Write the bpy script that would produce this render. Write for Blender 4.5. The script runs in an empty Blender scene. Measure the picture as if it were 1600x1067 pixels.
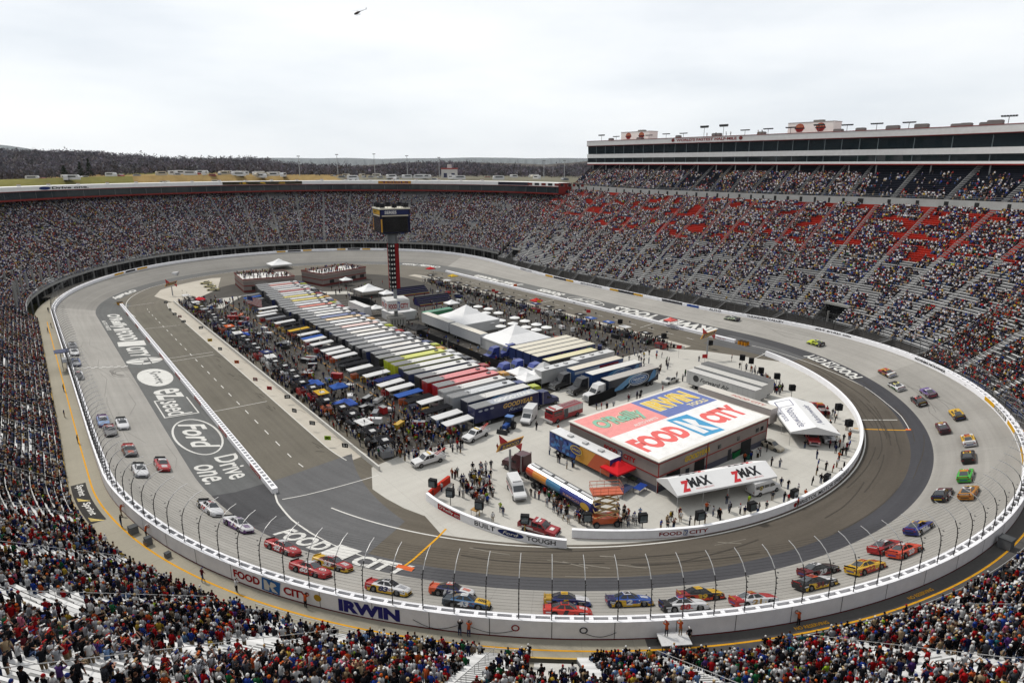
import bpy, math, random
import numpy as np
from mathutils import Vector, Matrix

random.seed(11)
RNG = np.random.default_rng(11)
SC = bpy.context.scene
COL = SC.collection
R = math.radians

# ---------------------------------------------------------------- camera, sky, sun, exposure
CAM = np.array([0.0, 0.0, 50.0])
FPX, HZ, VP1 = 1000.0, 257.0, 8.0          # focal length in pixels of the 1600 px photograph, horizon row, vanishing column
PITCH = math.atan((533.5 - HZ) / FPX)
cam_d = bpy.data.cameras.new('camera')
cam_d.sensor_width = 36.0
cam_d.lens = 36.0 * FPX / 1600.0
cam_d.clip_start, cam_d.clip_end = 0.5, 30000.0
cam = bpy.data.objects.new('camera', cam_d)
COL.objects.link(cam)
_z = math.cos(PITCH) + (533.5 - HZ) / FPX * math.sin(PITCH)
YAW = math.atan2((VP1 - 800.0) / FPX, _z)
cam.location = CAM
cam.rotation_euler = (math.pi / 2 - PITCH, 0, YAW)
SC.camera = cam
SC.view_settings.view_transform = 'Standard'
SC.view_settings.look = 'None'
SC.view_settings.exposure = 0.26
SC.view_settings.gamma = 1.0
SC.cycles.max_bounces = 5
SC.cycles.diffuse_bounces = 2
SC.cycles.glossy_bounces = 2
SC.cycles.transmission_bounces = 3
SC.cycles.transparent_max_bounces = 6
SC.cycles.volume_bounces = 0

SUN_EL, SUN_AZ = R(52), R(-14)             # azimuth measured from +Y towards +X
world = bpy.data.worlds.new("World")
SC.world = world
world.use_nodes = True
wt = world.node_tree
wt.nodes.clear()
w_out = wt.nodes.new('ShaderNodeOutputWorld')
w_bg = wt.nodes.new('ShaderNodeBackground')
w_sky = wt.nodes.new('ShaderNodeTexSky')
w_sky.sky_type = 'NISHITA'
w_sky.sun_disc = False
w_sky.sun_elevation = SUN_EL
w_sky.sun_rotation = SUN_AZ
w_bg.inputs['Strength'].default_value = 0.1
w_tc = wt.nodes.new('ShaderNodeTexCoord')
w_map = wt.nodes.new('ShaderNodeMapping')
w_map.inputs['Scale'].default_value = (1.0, 1.0, 4.5)
w_map.inputs['Location'].default_value = (0.7, 0.35, 0.0)
w_n = wt.nodes.new('ShaderNodeTexNoise')
w_n.inputs['Scale'].default_value = 1.7
w_n.inputs['Detail'].default_value = 7.0
w_n.inputs['Roughness'].default_value = 0.52
w_r = wt.nodes.new('ShaderNodeValToRGB')
w_r.color_ramp.elements[0].position = 0.30
w_r.color_ramp.elements[0].color = (6.9, 7.3, 7.75, 1)
w_r.color_ramp.elements[1].position = 0.62
w_r.color_ramp.elements[1].color = (9.1, 9.2, 9.25, 1)
w_e = w_r.color_ramp.elements.new(0.47)
w_e.color = (8.2, 8.45, 8.7, 1)
w_mix = wt.nodes.new('ShaderNodeMixRGB')
w_mix.inputs['Fac'].default_value = 0.93
wt.links.new(w_tc.outputs['Generated'], w_map.inputs['Vector'])
wt.links.new(w_map.outputs['Vector'], w_n.inputs['Vector'])
wt.links.new(w_n.outputs['Fac'], w_r.inputs['Fac'])
wt.links.new(w_sky.outputs['Color'], w_mix.inputs['Color1'])
wt.links.new(w_r.outputs['Color'], w_mix.inputs['Color2'])
wt.links.new(w_mix.outputs['Color'], w_bg.inputs['Color'])
wt.links.new(w_bg.outputs['Background'], w_out.inputs['Surface'])

sun_d = bpy.data.lights.new('sun', 'SUN')
sun_d.energy = 3.0
sun_d.angle = R(7)
sun_d.color = (1.0, 0.95, 0.88)
sun = bpy.data.objects.new('sun', sun_d)
COL.objects.link(sun)
_sd = Vector((math.sin(SUN_AZ) * math.cos(SUN_EL), math.cos(SUN_AZ) * math.cos(SUN_EL), math.sin(SUN_EL)))
sun.rotation_euler = _sd.to_track_quat('Z', 'Y').to_euler()

# ---------------------------------------------------------------- from a photograph pixel to a point of the place
def ray(u, v):
    x, y, z = (u - 800.0) / FPX, -(v - 533.5) / FPX, 1.0
    fw = z * math.cos(PITCH) + y * math.sin(PITCH)
    up = -z * math.sin(PITCH) + y * math.cos(PITCH)
    return np.array([x * math.cos(YAW) - fw * math.sin(YAW), x * math.sin(YAW) + fw * math.cos(YAW), up])
def at(u, v, z=0.0):
    d = ray(u, v)
    return CAM + d * ((z - CAM[2]) / d[2])
def to_px(P):
    P = np.atleast_2d(np.asarray(P, float)) - CAM
    x = P[:, 0] * math.cos(YAW) + P[:, 1] * math.sin(YAW)
    fw = -P[:, 0] * math.sin(YAW) + P[:, 1] * math.cos(YAW)
    zc = fw * math.cos(PITCH) - P[:, 2] * math.sin(PITCH)
    yc = fw * math.sin(PITCH) + P[:, 2] * math.cos(PITCH)
    zs = np.where(zc > 1.0, zc, 1.0)
    return 800 + FPX * x / zs, 533.5 - FPX * yc / zs, zc

def srgb(r, g, b):
    f = lambda c: c / 255 / 12.92 if c <= 10.3 else ((c / 255 + 0.055) / 1.055) ** 2.4
    return (f(r), f(g), f(b))

# ---------------------------------------------------------------- materials
def new_mat(name):
    m = bpy.data.materials.new(name)
    m.use_nodes = True
    nt = m.node_tree
    b = nt.nodes['Principled BSDF']
    return m, nt, b
def N(nt, t, **kw):
    n = nt.nodes.new(t)
    for k, v in kw.items():
        if k in n.inputs:
            n.inputs[k].default_value = v
        else:
            setattr(n, k, v)
    return n
def noise_mul(nt, col_out, scale, amount, vec=None, detail=4.0, rough=0.6):
    """col * (1 - amount/2 + amount*noise)"""
    n = N(nt, 'ShaderNodeTexNoise', Scale=scale, Detail=detail, Roughness=rough)
    if vec is not None:
        nt.links.new(vec, n.inputs['Vector'])
    mr = N(nt, 'ShaderNodeMapRange')
    mr.inputs['From Min'].default_value = 0.25
    mr.inputs['From Max'].default_value = 0.75
    mr.inputs['To Min'].default_value = 1 - amount
    mr.inputs['To Max'].default_value = 1 + amount
    nt.links.new(n.outputs['Fac'], mr.inputs['Value'])
    mx = N(nt, 'ShaderNodeVectorMath', operation='MULTIPLY')
    nt.links.new(col_out, mx.inputs[0])
    nt.links.new(mr.outputs['Result'], mx.inputs[1])
    return mx.outputs['Vector']
def mat_vc(name, rough=0.6, spec=0.4, metal=0.0, scale=1.5, amount=0.08, coat=0.0, scale2=None, amount2=0.0):
    """colour comes per face from the mesh attribute col, broken up by weathering noise"""
    m, nt, b = new_mat(name)
    a = N(nt, 'ShaderNodeAttribute', attribute_name='col')
    tc = N(nt, 'ShaderNodeTexCoord')
    c = noise_mul(nt, a.outputs['Color'], scale, amount, tc.outputs['Object'])
    if scale2:
        c = noise_mul(nt, c, scale2, amount2, tc.outputs['Object'])
    nt.links.new(c, b.inputs['Base Color'])
    b.inputs['Roughness'].default_value = rough
    b.inputs['Specular IOR Level'].default_value = spec
    b.inputs['Metallic'].default_value = metal
    b.inputs['Coat Weight'].default_value = coat
    b.inputs['Coat Roughness'].default_value = 0.12
    return m
M_MATTE = mat_vc('weathered_paint', 0.8, 0.08, 0, 0.9, 0.07, 0, 9.0, 0.05)
M_CLOTH = mat_vc('cloth', 0.9, 0.03, 0, 6.0, 0.18)
M_GLOSS = mat_vc('gloss_paint', 0.35, 0.4, 0, 1.2, 0.06, 0.2)
M_METAL = mat_vc('metal', 0.42, 0.5, 0.35, 3.0, 0.12)
M_CONC = mat_vc('concrete', 0.95, 0.05, 0, 0.22, 0.12, 0, 3.0, 0.07)
M_ALU = mat_vc('aluminium_planks', 0.6, 0.15, 0.0, 0.35, 0.15)
M_GLASS = mat_vc('dark_glass', 0.08, 0.6, 0, 2.0, 0.15)
M_PAINT = mat_vc('road_paint', 0.85, 0.1, 0, 0.8, 0.10, 0, 7.0, 0.10)
M_CANVAS = mat_vc('tent_canvas', 0.85, 0.05, 0, 0.6, 0.04)
M_CROWD = mat_vc('crowd_clothes', 1.0, 0.0, 0, 4.0, 0.12)

def mat_plain(name, rgb, rough=0.7, spec=0.3, metal=0.0, amount=0.1, scale=5.0):
    m, nt, b = new_mat(name)
    c = N(nt, 'ShaderNodeRGB')
    c.outputs[0].default_value = (*rgb, 1)
    tc = N(nt, 'ShaderNodeTexCoord')
    nt.links.new(noise_mul(nt, c.outputs[0], scale, amount, tc.outputs['Object']), b.inputs['Base Color'])
    b.inputs['Roughness'].default_value = rough
    b.inputs['Specular IOR Level'].default_value = spec
    b.inputs['Metallic'].default_value = metal
    return m

# ---------------------------------------------------------------- mesh building
def mesh_np(name, V, F, C, mat, smooth=False, extra=None):
    """V (n,3); F list of index lists or (m,k) array; C (m,3) colours per face"""
    me = bpy.data.meshes.new(name)
    V = np.asarray(V, np.float32)
    if isinstance(F, np.ndarray):
        m, k = F.shape
        me.vertices.add(len(V))
        me.vertices.foreach_set('co', V.ravel())
        me.loops.add(m * k)
        me.loops.foreach_set('vertex_index', F.astype(np.int32).ravel())
        me.polygons.add(m)
        me.polygons.foreach_set('loop_start', np.arange(0, m * k, k, dtype=np.int32))
        me.polygons.foreach_set('loop_total', np.full(m, k, np.int32))
        me.update(calc_edges=True)
    else:
        me.from_pydata(V.tolist(), [], F)
        m = len(F)
    at_ = me.attributes.new('col', 'FLOAT_COLOR', 'FACE')
    c4 = np.ones((m, 4), np.float32)
    c4[:, :3] = np.asarray(C, np.float32)
    at_.data.foreach_set('color', c4.ravel())
    if smooth:
        me.polygons.foreach_set('use_smooth', np.ones(m, bool))
    if extra is not None:                    # per-vertex vector attributes
        for nm, arr in extra.items():
            e = me.attributes.new(nm, 'FLOAT_VECTOR', 'POINT')
            e.data.foreach_set('vector', np.asarray(arr, np.float32).ravel())
    me.materials.append(mat)
    return me
def link(name, me, parent=None, loc=(0, 0, 0), rz=0.0):
    o = bpy.data.objects.new(name, me)
    COL.objects.link(o)
    o.location = loc
    o.rotation_euler = (0, 0, rz)
    if parent is not None:
        o.parent = parent
    return o
def tag(o, label=None, cat=None, group=None, kind=None):
    if label: o['label'] = label
    if cat: o['category'] = cat
    if group: o['group'] = group
    if kind: o['kind'] = kind
    return o
def empty(name, loc=(0, 0, 0), rz=0.0, label=None, cat=None, group=None):
    o = bpy.data.objects.new(name, None)
    COL.objects.link(o)
    o.location = loc
    o.rotation_euler = (0, 0, rz)
    return tag(o, label, cat, group)
def kids(o):
    return [c for c in bpy.data.objects if c.parent is o]
def dup(root, loc=None, rz=None, label=None):
    """a copy of a thing, its parts and their sub-parts (mesh data shared)"""
    def cp(o, par):
        c = o.copy()
        COL.objects.link(c)
        if par is not None:
            c.parent = par
        for ch in o.children:
            cp(ch, c)
        return c
    c = cp(root, None)
    if loc is not None: c.location = loc
    if rz is not None: c.rotation_euler = (0, 0, rz)
    if label: c['label'] = label
    return c

WHITE = (0.78, 0.78, 0.77)
BLACK = (0.012, 0.012, 0.013)
class MB:
    """collects faces with one colour each; build() links them as ONE mesh object"""
    def __init__(s): s.v, s.f, s.c = [], [], []
    def poly(s, pts, col):
        n = len(s.v)
        s.v += [tuple(map(float, p)) for p in pts]
        s.f.append(list(range(n, n + len(pts))))
        s.c.append(col)
        return s
    def add(s, V, F, col):
        n = len(s.v)
        s.v += [tuple(map(float, p)) for p in V]
        for i, f in enumerate(F):
            s.f.append([n + k for k in f])
            s.c.append(col[i] if isinstance(col, list) else col)
        return s
    def box(s, x0, y0, z0, x1, y1, z1, col, top=None, bottom=True):
        V = [(x0, y0, z0), (x1, y0, z0), (x1, y1, z0), (x0, y1, z0), (x0, y0, z1), (x1, y0, z1), (x1, y1, z1), (x0, y1, z1)]
        F = [(4, 5, 6, 7), (0, 1, 5, 4), (1, 2, 6, 5), (2, 3, 7, 6), (3, 0, 4, 7), (3, 2, 1, 0)]
        t = top if top is not None else col
        return s.add(V, F, [t, col, col, col, col, col])
    def loft(s, rings, col, caps=True, closed=True):
        """rings: lists of the same number of points; col one colour or a function (i, j) -> colour"""
        n = len(s.v)
        k = len(rings[0])
        for r in rings:
            s.v += [tuple(map(float, p)) for p in r]
        for i in range(len(rings) - 1):
            for j in range(k if closed else k - 1):
                a, b = n + i * k + j, n + i * k + (j + 1) % k
                s.f.append([a, b, b + k, a + k])
                s.c.append(col(i, j) if callable(col) else col)
        if caps:
            s.f.append([n + j for j in range(k)][::-1]); s.c.append(col(0, 0) if callable(col) else col)
            m = n + (len(rings) - 1) * k
            s.f.append([m + j for j in range(k)]); s.c.append(col(len(rings) - 2, 0) if callable(col) else col)
        return s
    def cyl(s, p0, p1, r0, r1=None, n=8, col=WHITE, caps=True):
        r1 = r0 if r1 is None else r1
        p0, p1 = Vector(p0), Vector(p1)
        d = (p1 - p0).normalized()
        a = d.orthogonal().normalized()
        b = d.cross(a)
        ring = lambda p, r: [p + a * (r * math.cos(t)) + b * (r * math.sin(t)) for t in [2 * math.pi * i / n for i in range(n)]]
        return s.loft([ring(p0, r0), ring(p1, r1)], col, caps)
    def tube(s, pts, r, n=4, col=WHITE):
        pts = [Vector(p) for p in pts]
        rings = []
        a = None
        for i, p in enumerate(pts):
            d = (pts[min(i + 1, len(pts) - 1)] - pts[max(i - 1, 0)]).normalized()
            if a is None:
                a = d.orthogonal().normalized()
            a = (a - d * a.dot(d)).normalized()
            b = d.cross(a)
            rr = r[i] if isinstance(r, (list, tuple)) else r
            rings.append([p + a * (rr * math.cos(t)) + b * (rr * math.sin(t)) for t in [2 * math.pi * k / n for k in range(n)]])
        return s.loft(rings, col)
    def bar(s, p0, p1, w=0.05, col=WHITE):
        return s.cyl(p0, p1, w * 0.7, None, 4, col)
    def ell(s, c, rad, nu=8, nv=5, col=WHITE):
        rings = []
        for i in range(nv + 1):
            t = -math.pi / 2 + math.pi * (0.04 + 0.92 * i / nv)
            rings.append([(c[0] + rad[0] * math.cos(t) * math.cos(p), c[1] + rad[1] * math.cos(t) * math.sin(p), c[2] + rad[2] * math.sin(t))
                          for p in [2 * math.pi * k / nu for k in range(nu)]])
        return s.loft(rings, col)
    def mesh(s, name, mat, smooth=False):
        return mesh_np(name, np.array(s.v), s.f, np.array(s.c), mat, smooth)
    def build(s, name, mat=None, parent=None, loc=(0, 0, 0), rz=0.0, smooth=False):
        return link(name, s.mesh(name, mat or M_MATTE, smooth), parent, loc, rz)

# ---------------------------------------------------------------- lettering as real flat meshes
_TX = {}
def text_geo(s, bold=0.0, shear=0.0, spacing=1.0):
    """outline of a word as triangles: width (in cap heights), points with x in 0..width and y in 0..1"""
    key = (s, bold, shear, spacing)
    if key not in _TX:
        cu = bpy.data.curves.new('lettering_curve', 'FONT')
        cu.body = s
        cu.size = 1.0
        cu.offset = bold
        cu.shear = shear
        cu.space_character = spacing
        cu.resolution_u = 3
        cu.fill_mode = 'BOTH'
        o = bpy.data.objects.new('lettering_curve', cu)
        COL.objects.link(o)
        dg = bpy.context.evaluated_depsgraph_get()
        me = bpy.data.meshes.new_from_object(o.evaluated_get(dg))
        V = np.zeros(len(me.vertices) * 3)
        me.vertices.foreach_get('co', V)
        V = V.reshape(-1, 3)[:, :2]
        F = [list(p.vertices) for p in me.polygons]
        bpy.data.objects.remove(o)
        bpy.data.curves.remove(cu)
        bpy.data.meshes.remove(me)
        lo, hi = V.min(0), V.max(0)
        h = hi[1] - lo[1]
        _TX[key] = ((V - lo) / h, F, (hi[0] - lo[0]) / h)
    return _TX[key]
def put_text(mb, s, fmap, col, x0, x1, y0, y1, bold=0.02, shear=0.0, spacing=1.0):
    """writes s into the rectangle x0..x1, y0..y1 of a surface given by fmap(x, y) -> point"""
    V, F, w = text_geo(s, bold, shear, spacing)
    P = [fmap(x0 + (x1 - x0) * p[0] / w, y0 + (y1 - y0) * p[1]) for p in V]
    mb.add(P, F, col)
    return mb
def plane_map(o, ux, uy):
    o, ux, uy = np.array(o, float), np.array(ux, float), np.array(uy, float)
    return lambda x, y: o + ux * x + uy * y
def ell_ring(mb, fmap, cx, cy, rx, ry, t, col, n=40, a0=0, a1=2 * math.pi):
    for i in range(n):
        a, b = a0 + (a1 - a0) * i / n, a0 + (a1 - a0) * (i + 1) / n
        q = lambda r, s: fmap(cx + (rx - r) * math.cos(s), cy + (ry - r) * math.sin(s))
        mb.poly([q(0, a), q(0, b), q(t, b), q(t, a)], col)
def ell_fill(mb, fmap, cx, cy, rx, ry, col, n=28):
    c = fmap(cx, cy)
    for i in range(n):
        a, b = 2 * math.pi * i / n, 2 * math.pi * (i + 1) / n
        mb.poly([c, fmap(cx + rx * math.cos(a), cy + ry * math.sin(a)), fmap(cx + rx * math.cos(b), cy + ry * math.sin(b))], col)
def rect_on(mb, fmap, x0, x1, y0, y1, col, nx=1):
    for i in range(nx):
        a, b = x0 + (x1 - x0) * i / nx, x0 + (x1 - x0) * (i + 1) / nx
        mb.poly([fmap(a, y0), fmap(b, y0), fmap(b, y1), fmap(a, y1)], col)
def flag_mark(mb, fmap, x0, x1, y0, y1, blue, white, lift=None):
    """the shop's square mark: a leaning square with a curling K inside"""
    w, h = x1 - x0, y1 - y0
    up = lift or (lambda x, y: fmap(x, y))
    mb.poly([fmap(x0, y0), fmap(x1 - 0.1 * w, y0 - 0.05 * h), fmap(x1, y1), fmap(x0 + 0.06 * w, y1 + 0.05 * h)], blue)
    mb.poly([up(x0 + .14 * w, y0 + .1 * h), up(x0 + .4 * w, y0 + .1 * h), up(x0 + .44 * w, y0 + .5 * h), up(x0 + .3 * w, y0 + .9 * h), up(x0 + .16 * w, y0 + .93 * h)], white)
    mb.poly([up(x0 + .44 * w, y0 + .5 * h), up(x0 + .56 * w, y0 + .1 * h), up(x0 + .86 * w, y0 + .06 * h), up(x0 + .6 * w, y0 + .45 * h)], white)
    mb.poly([up(x0 + .44 * w, y0 + .5 * h), up(x0 + .6 * w, y0 + .45 * h), up(x0 + .8 * w, y0 + .66 * h), up(x0 + .72 * w, y0 + .82 * h), up(x0 + .52 * w, y0 + .88 * h)], white)
# ---------------------------------------------------------------- the oval: distance l along it, distance s out from its middle line
XC, YA, YB, RR = 92.8, 108.0, 252.0, 80.0
LS, LT = YB - YA, math.pi * RR
TOT = 2 * (LS + LT)
def opos(l, s):
    l = np.mod(np.asarray(l, float), TOT)
    s = np.asarray(s, float)
    l, s = np.broadcast_arrays(l, s)
    x = np.empty(l.shape); y = np.empty(l.shape)
    m = l < LS
    x[m] = XC - s[m]; y[m] = YB - l[m]
    m = (l >= LS) & (l < LS + LT)
    a = math.pi + (l[m] - LS) / RR
    x[m] = XC + s[m] * np.cos(a); y[m] = YA + s[m] * np.sin(a)
    m = (l >= LS + LT) & (l < 2 * LS + LT)
    x[m] = XC + s[m]; y[m] = YA + (l[m] - LS - LT)
    m = l >= 2 * LS + LT
    a = (l[m] - 2 * LS - LT) / RR
    x[m] = XC + s[m] * np.cos(a); y[m] = YB + s[m] * np.sin(a)
    return x, y
def ofind(x, y):
    dx = x - XC
    if y < YA:
        a = math.atan2(y - YA, dx)
        return LS + (a % (2 * math.pi) - math.pi) * RR, math.hypot(dx, y - YA)
    if y > YB:
        a = math.atan2(y - YB, dx)
        return 2 * LS + LT + a * RR, math.hypot(dx, y - YB)
    return (YB - y, -dx) if dx < 0 else (LS + LT + y - YA, dx)
def sm(a, b, x):
    t = np.clip((np.asarray(x, float) - a) / (b - a), 0, 1)
    return t * t * (3 - 2 * t)
def bank(l):
    """0 on the straights, 1 in the turns"""
    l = np.mod(np.asarray(l, float), TOT)
    return (sm(LS - 26, LS + 18, l) * (1 - sm(LS + LT - 76, LS + LT + 30, l))
            + sm(2 * LS + LT - 60, 2 * LS + LT + 46, l) * (1 - sm(TOT - 100, TOT + 26, l))
            + (1 - sm(-100, 26, l)) * (l < 30))
S_TURN = ([0, 66, 73, 76.5, 88, 89], [0, 0, 0.4, 1.15, 5.65, 6.05])
S_STR = ([0, 66, 73, 76.5, 88, 89], [0, 0, 0.3, 0.65, 2.45, 2.6])
def oz(l, s):
    b = np.clip(bank(l), 0, 1)
    return np.interp(s, *S_TURN) * b + np.interp(s, *S_STR) * (1 - b)
def O(l, s, dz=0.0):
    x, y = opos(l, s)
    return np.stack([x, y, oz(l, s) + dz], -1)
def O1(l, s, dz=0.0):
    return O(np.array([l]), np.array([s]), dz)[0]
def on_track(u, v, dz=0.0):
    z = 1.0
    for _ in range(14):
        P = at(u, v, z + dz)
        l, s = ofind(P[0], P[1])
        z = 0.5 * z + 0.5 * float(oz(np.array([l]), np.array([s]))[0])
    return l, s
def A(r, g, b, k=1.75):
    """surface colour whose daylight look is the given screen colour"""
    return tuple(c / k for c in srgb(r, g, b))
def ground_mat(name, seams=0.0, grain=0.10, streak=0.16, rough=0.92):
    m, nt, b = new_mat(name)
    a = N(nt, 'ShaderNodeAttribute', attribute_name='col')
    ts = N(nt, 'ShaderNodeAttribute', attribute_name='ts')
    tc = N(nt, 'ShaderNodeTexCoord')
    mp = N(nt, 'ShaderNodeMapping')
    mp.inputs['Scale'].default_value = (0.022, 0.8, 1)
    nt.links.new(ts.outputs['Vector'], mp.inputs['Vector'])
    c = noise_mul(nt, a.outputs['Color'], 1.0, streak, mp.outputs['Vector'], 6.0, 0.65)
    c = noise_mul(nt, c, 0.09, 0.10, tc.outputs['Object'])
    c = noise_mul(nt, c, 2.2, grain, tc.outputs['Object'], 8.0, 0.75)
    if seams:
        sx = N(nt, 'ShaderNodeSeparateXYZ')
        nt.links.new(ts.outputs['Vector'], sx.inputs[0])
        ml = N(nt, 'ShaderNodeMath', operation='MULTIPLY'); ml.inputs[1].default_value = 1 / 4.6
        nt.links.new(sx.outputs[0], ml.inputs[0])
        fr = N(nt, 'ShaderNodeMath', operation='FRACT')
        nt.links.new(ml.outputs[0], fr.inputs[0])
        lt = N(nt, 'ShaderNodeMath', operation='LESS_THAN'); lt.inputs[1].default_value = 0.022
        nt.links.new(fr.outputs[0], lt.inputs[0])
        sc = N(nt, 'ShaderNodeMath', operation='MULTIPLY_ADD'); sc.inputs[1].default_value = -seams; sc.inputs[2].default_value = 1
        nt.links.new(lt.outputs[0], sc.inputs[0])
        v = N(nt, 'ShaderNodeVectorMath', operation='MULTIPLY')
        nt.links.new(c, v.inputs[0]); nt.links.new(sc.outputs[0], v.inputs[1])
        c = v.outputs['Vector']
    nt.links.new(c, b.inputs['Base Color'])
    b.inputs['Roughness'].default_value = rough
    b.inputs['Specular IOR Level'].default_value = 0.06
    return m
M_TRACK = ground_mat('banked_concrete', 0.13, 0.07, 0.13)
M_ASPH = ground_mat('asphalt', 0.0, 0.12, 0.16)
M_SLAB = ground_mat('pale_slab', 0.10, 0.06, 0.06)

def sheet(name, l0, l1, sa, sb, ns=4, dz=0.0, col=None, mat=None, step=1.5, zf=None, parent=None, kind='structure'):
    n = max(2, int(abs(l1 - l0) / step) + 1)
    L = np.linspace(l0, l1, n)
    sa_ = np.array([sa(x) for x in L]) if callable(sa) else np.full(n, float(sa))
    sb_ = np.array([sb(x) for x in L]) if callable(sb) else np.full(n, float(sb))
    T = np.linspace(0, 1, ns + 1)
    SS = sa_[:, None] + (sb_ - sa_)[:, None] * T[None]
    if zf is None:                           # the creases of the banking are always vertices
        lo, hi = np.minimum(sa_, sb_)[:, None], np.maximum(sa_, sb_)[:, None]
        SS = np.sort(np.concatenate([SS, np.clip(np.array([[66.0, 73.0, 76.5]]), lo, hi)], 1), 1)
        ns = SS.shape[1] - 1
    LL = np.repeat(L[:, None], ns + 1, 1)
    x, y = opos(LL, SS)
    z = (oz(LL, SS) if zf is None else zf(LL, SS)) + dz
    V = np.stack([x, y, z], -1).reshape(-1, 3)
    i, j = np.meshgrid(np.arange(n - 1), np.arange(ns), indexing='ij')
    a = (i * (ns + 1) + j).ravel()
    F = np.stack([a, a + 1, a + ns + 2, a + ns + 1], 1)
    lm = ((LL[:-1, :-1] + LL[1:, 1:]) / 2).ravel()
    smid = ((SS[:-1, :-1] + SS[1:, 1:]) / 2).ravel()
    C = np.array([col(p, q) for p, q in zip(lm, smid)]) if callable(col) else np.tile(np.array(col), (len(F), 1))
    ts = np.stack([LL, SS, 0 * LL], -1).reshape(-1, 3)
    ok = (SS[:-1, 1:] - SS[:-1, :-1] + SS[1:, 1:] - SS[1:, :-1]).ravel() > 1e-4
    me = mesh_np(name, V, np.ascontiguousarray(F[ok]), C[ok], mat or M_ASPH, False, {'ts': ts})
    o = link(name, me, parent)
    if kind: o['kind'] = kind
    return o
def flat(name, pts, col, dz=0.0, mat=None, kind='structure'):
    """a level polygon; ts follows X, Y"""
    V = np.array([(p[0], p[1], (p[2] if len(p) > 2 else 0) + dz) for p in pts], float)
    me = mesh_np(name, V, [list(range(len(pts)))], [col], mat or M_ASPH, False, {'ts': V * np.array([1, 1, 0])})
    if me.polygons[0].normal.z < 0:
        me.flip_normals()
    o = link(name, me)
    if kind: o['kind'] = kind
    return o
def lerp_tab(tab):
    xs, ys = [t[0] for t in tab], [t[1] for t in tab]
    return lambda l: float(np.interp(l, xs, ys))
def col_tab(tab):
    xs = [t[0] for t in tab]
    cs = np.array([t[1] for t in tab])
    return lambda l, s: tuple(np.interp(l, xs, cs[:, k]) for k in range(3))

# ---- ground sheets
flat('infield_ground', [tuple(O1(l, 47.0)[:2]) for l in np.linspace(0, TOT, 160)[:-1]], A(90, 87, 83), -0.012)
brown = A(104, 98, 89)
sheet('apron_road', 0, TOT, 45.0, 77.0, 22, 0, col_tab([(0, A(122, 118, 108)), (150, A(120, 115, 105)), (200, A(108, 101, 91)), (300, A(94, 88, 81)), (400, A(118, 112, 102)), (545, A(130, 125, 116)), (700, A(133, 128, 119)), (TOT, A(124, 119, 109))]), M_ASPH)
def conc(l, s):
    c = np.array(A(176, 173, 167))
    if 560 < l < 780: c = c * (0.80 if s > 79 else 0.74)
    if 300 < l < 400: c = c * 0.95
    if 195 < l < 345: c = c * (0.86 if s < 83 else 0.90)
    return c
sheet('racetrack', 0, TOT, 76.5, 88.0, 12, 0.010, conc, M_TRACK)
band = col_tab([(0, A(116, 117, 116)), (100, A(118, 119, 118)), (154, A(112, 113, 113)), (155, A(88, 88, 90)), (167, A(86, 86, 88)), (169, A(102, 102, 104)), (196, A(100, 100, 102)), (200, A(90, 90, 93)), (260, A(80, 80, 84)), (340, A(78, 78, 82)), (420, A(96, 96, 97)), (480, A(126, 126, 124)), (600, A(128, 128, 127)), (740, A(120, 120, 119)), (TOT, A(112, 113, 112))])
sheet('dark_band', -24, 154.5, 66.9, 76.52, 6, 0.016, band, M_ASPH)
sheet('dark_band', 154.5, 396, lerp_tab([(154.5, 66.9), (155.5, 67.2), (163, 69.9), (170, 71.7), (181, 73.4), (396, 73)]), lerp_tab([(154, 76.52), (176, 77.6), (215, 77.0), (260, 76.5), (396, 76.52)]), 4, 0.016, band, M_ASPH)
sheet('dark_band', 396, 566, 66.9, 76.52, 6, 0.016, band, M_ASPH)
sheet('dark_band', 566, TOT - 24, 72.6, 76.52, 4, 0.016, band, M_ASPH)
grey_exit = A(112, 112, 113)
sheet('pit_exit_road', 154.5, 187, lambda l: float(np.interp(l, [154, 187], [52, 64])), lerp_tab([(154, 73.2), (187, 73.5)]), 8, 0.008, grey_exit, M_ASPH)
sheet('pit_exit_road', 366, 396, lambda l: float(np.interp(l, [366, 396], [66, 60])), 73.2, 8, 0.008, A(108, 108, 109), M_ASPH)

# concrete pads of the infield
pale = A(206, 203, 195)
sheet('pit_stall_slab', -20, 158, 50.4, 54.3, 3, 0.006, A(206, 199, 186), M_SLAB)
sheet('pit_stall_slab', 396, 560, 50.0, 54.3, 3, 0.006, A(206, 199, 186), M_SLAB)
pad = [at(u, v)[:2] for u, v in [(440, 590), (500, 640), (560, 700), (640, 748), (690, 812), (668, 800)]]
def pad_pts():
    P = [tuple(at(*p)[:2]) for p in ((664, 806), (632, 794), (604, 779), (582, 764))]
    P += [(41.5, 94.0), (49, 95.5), (60, 93.5), (62, 97.0), (81, 97.0), (88, 103), (104, 106), (114, 113), (132, 113), (139, 113), (146, 104)]
    P += [tuple(O1(l, 65.4)[:2]) for l in np.arange(366, 194, -3.0)]
    return P
flat('infield_slab', pad_pts(), pale, 0.010, M_SLAB)
flat('paddock_slab', [(72, 256), (103, 239), (103, 246), (74, 264)], pale, 0.008, M_SLAB)
flat('paddock_slab', [at(*p)[:2] for p in ((241, 463), (258, 446), (292, 437), (345, 434), (340, 452), (300, 470), (268, 472))], A(206, 199, 186), 0.009, M_SLAB)
flat('paddock_slab', [(48, 246), (58, 262), (66, 262), (54, 243)], pale, 0.008, M_SLAB)
flat('paddock_slab', [tuple(at(470, 540)[:2]), tuple(at(508, 528)[:2]), tuple(at(540, 538)[:2]), tuple(at(500, 552)[:2])], pale, 0.008, M_SLAB)

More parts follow.
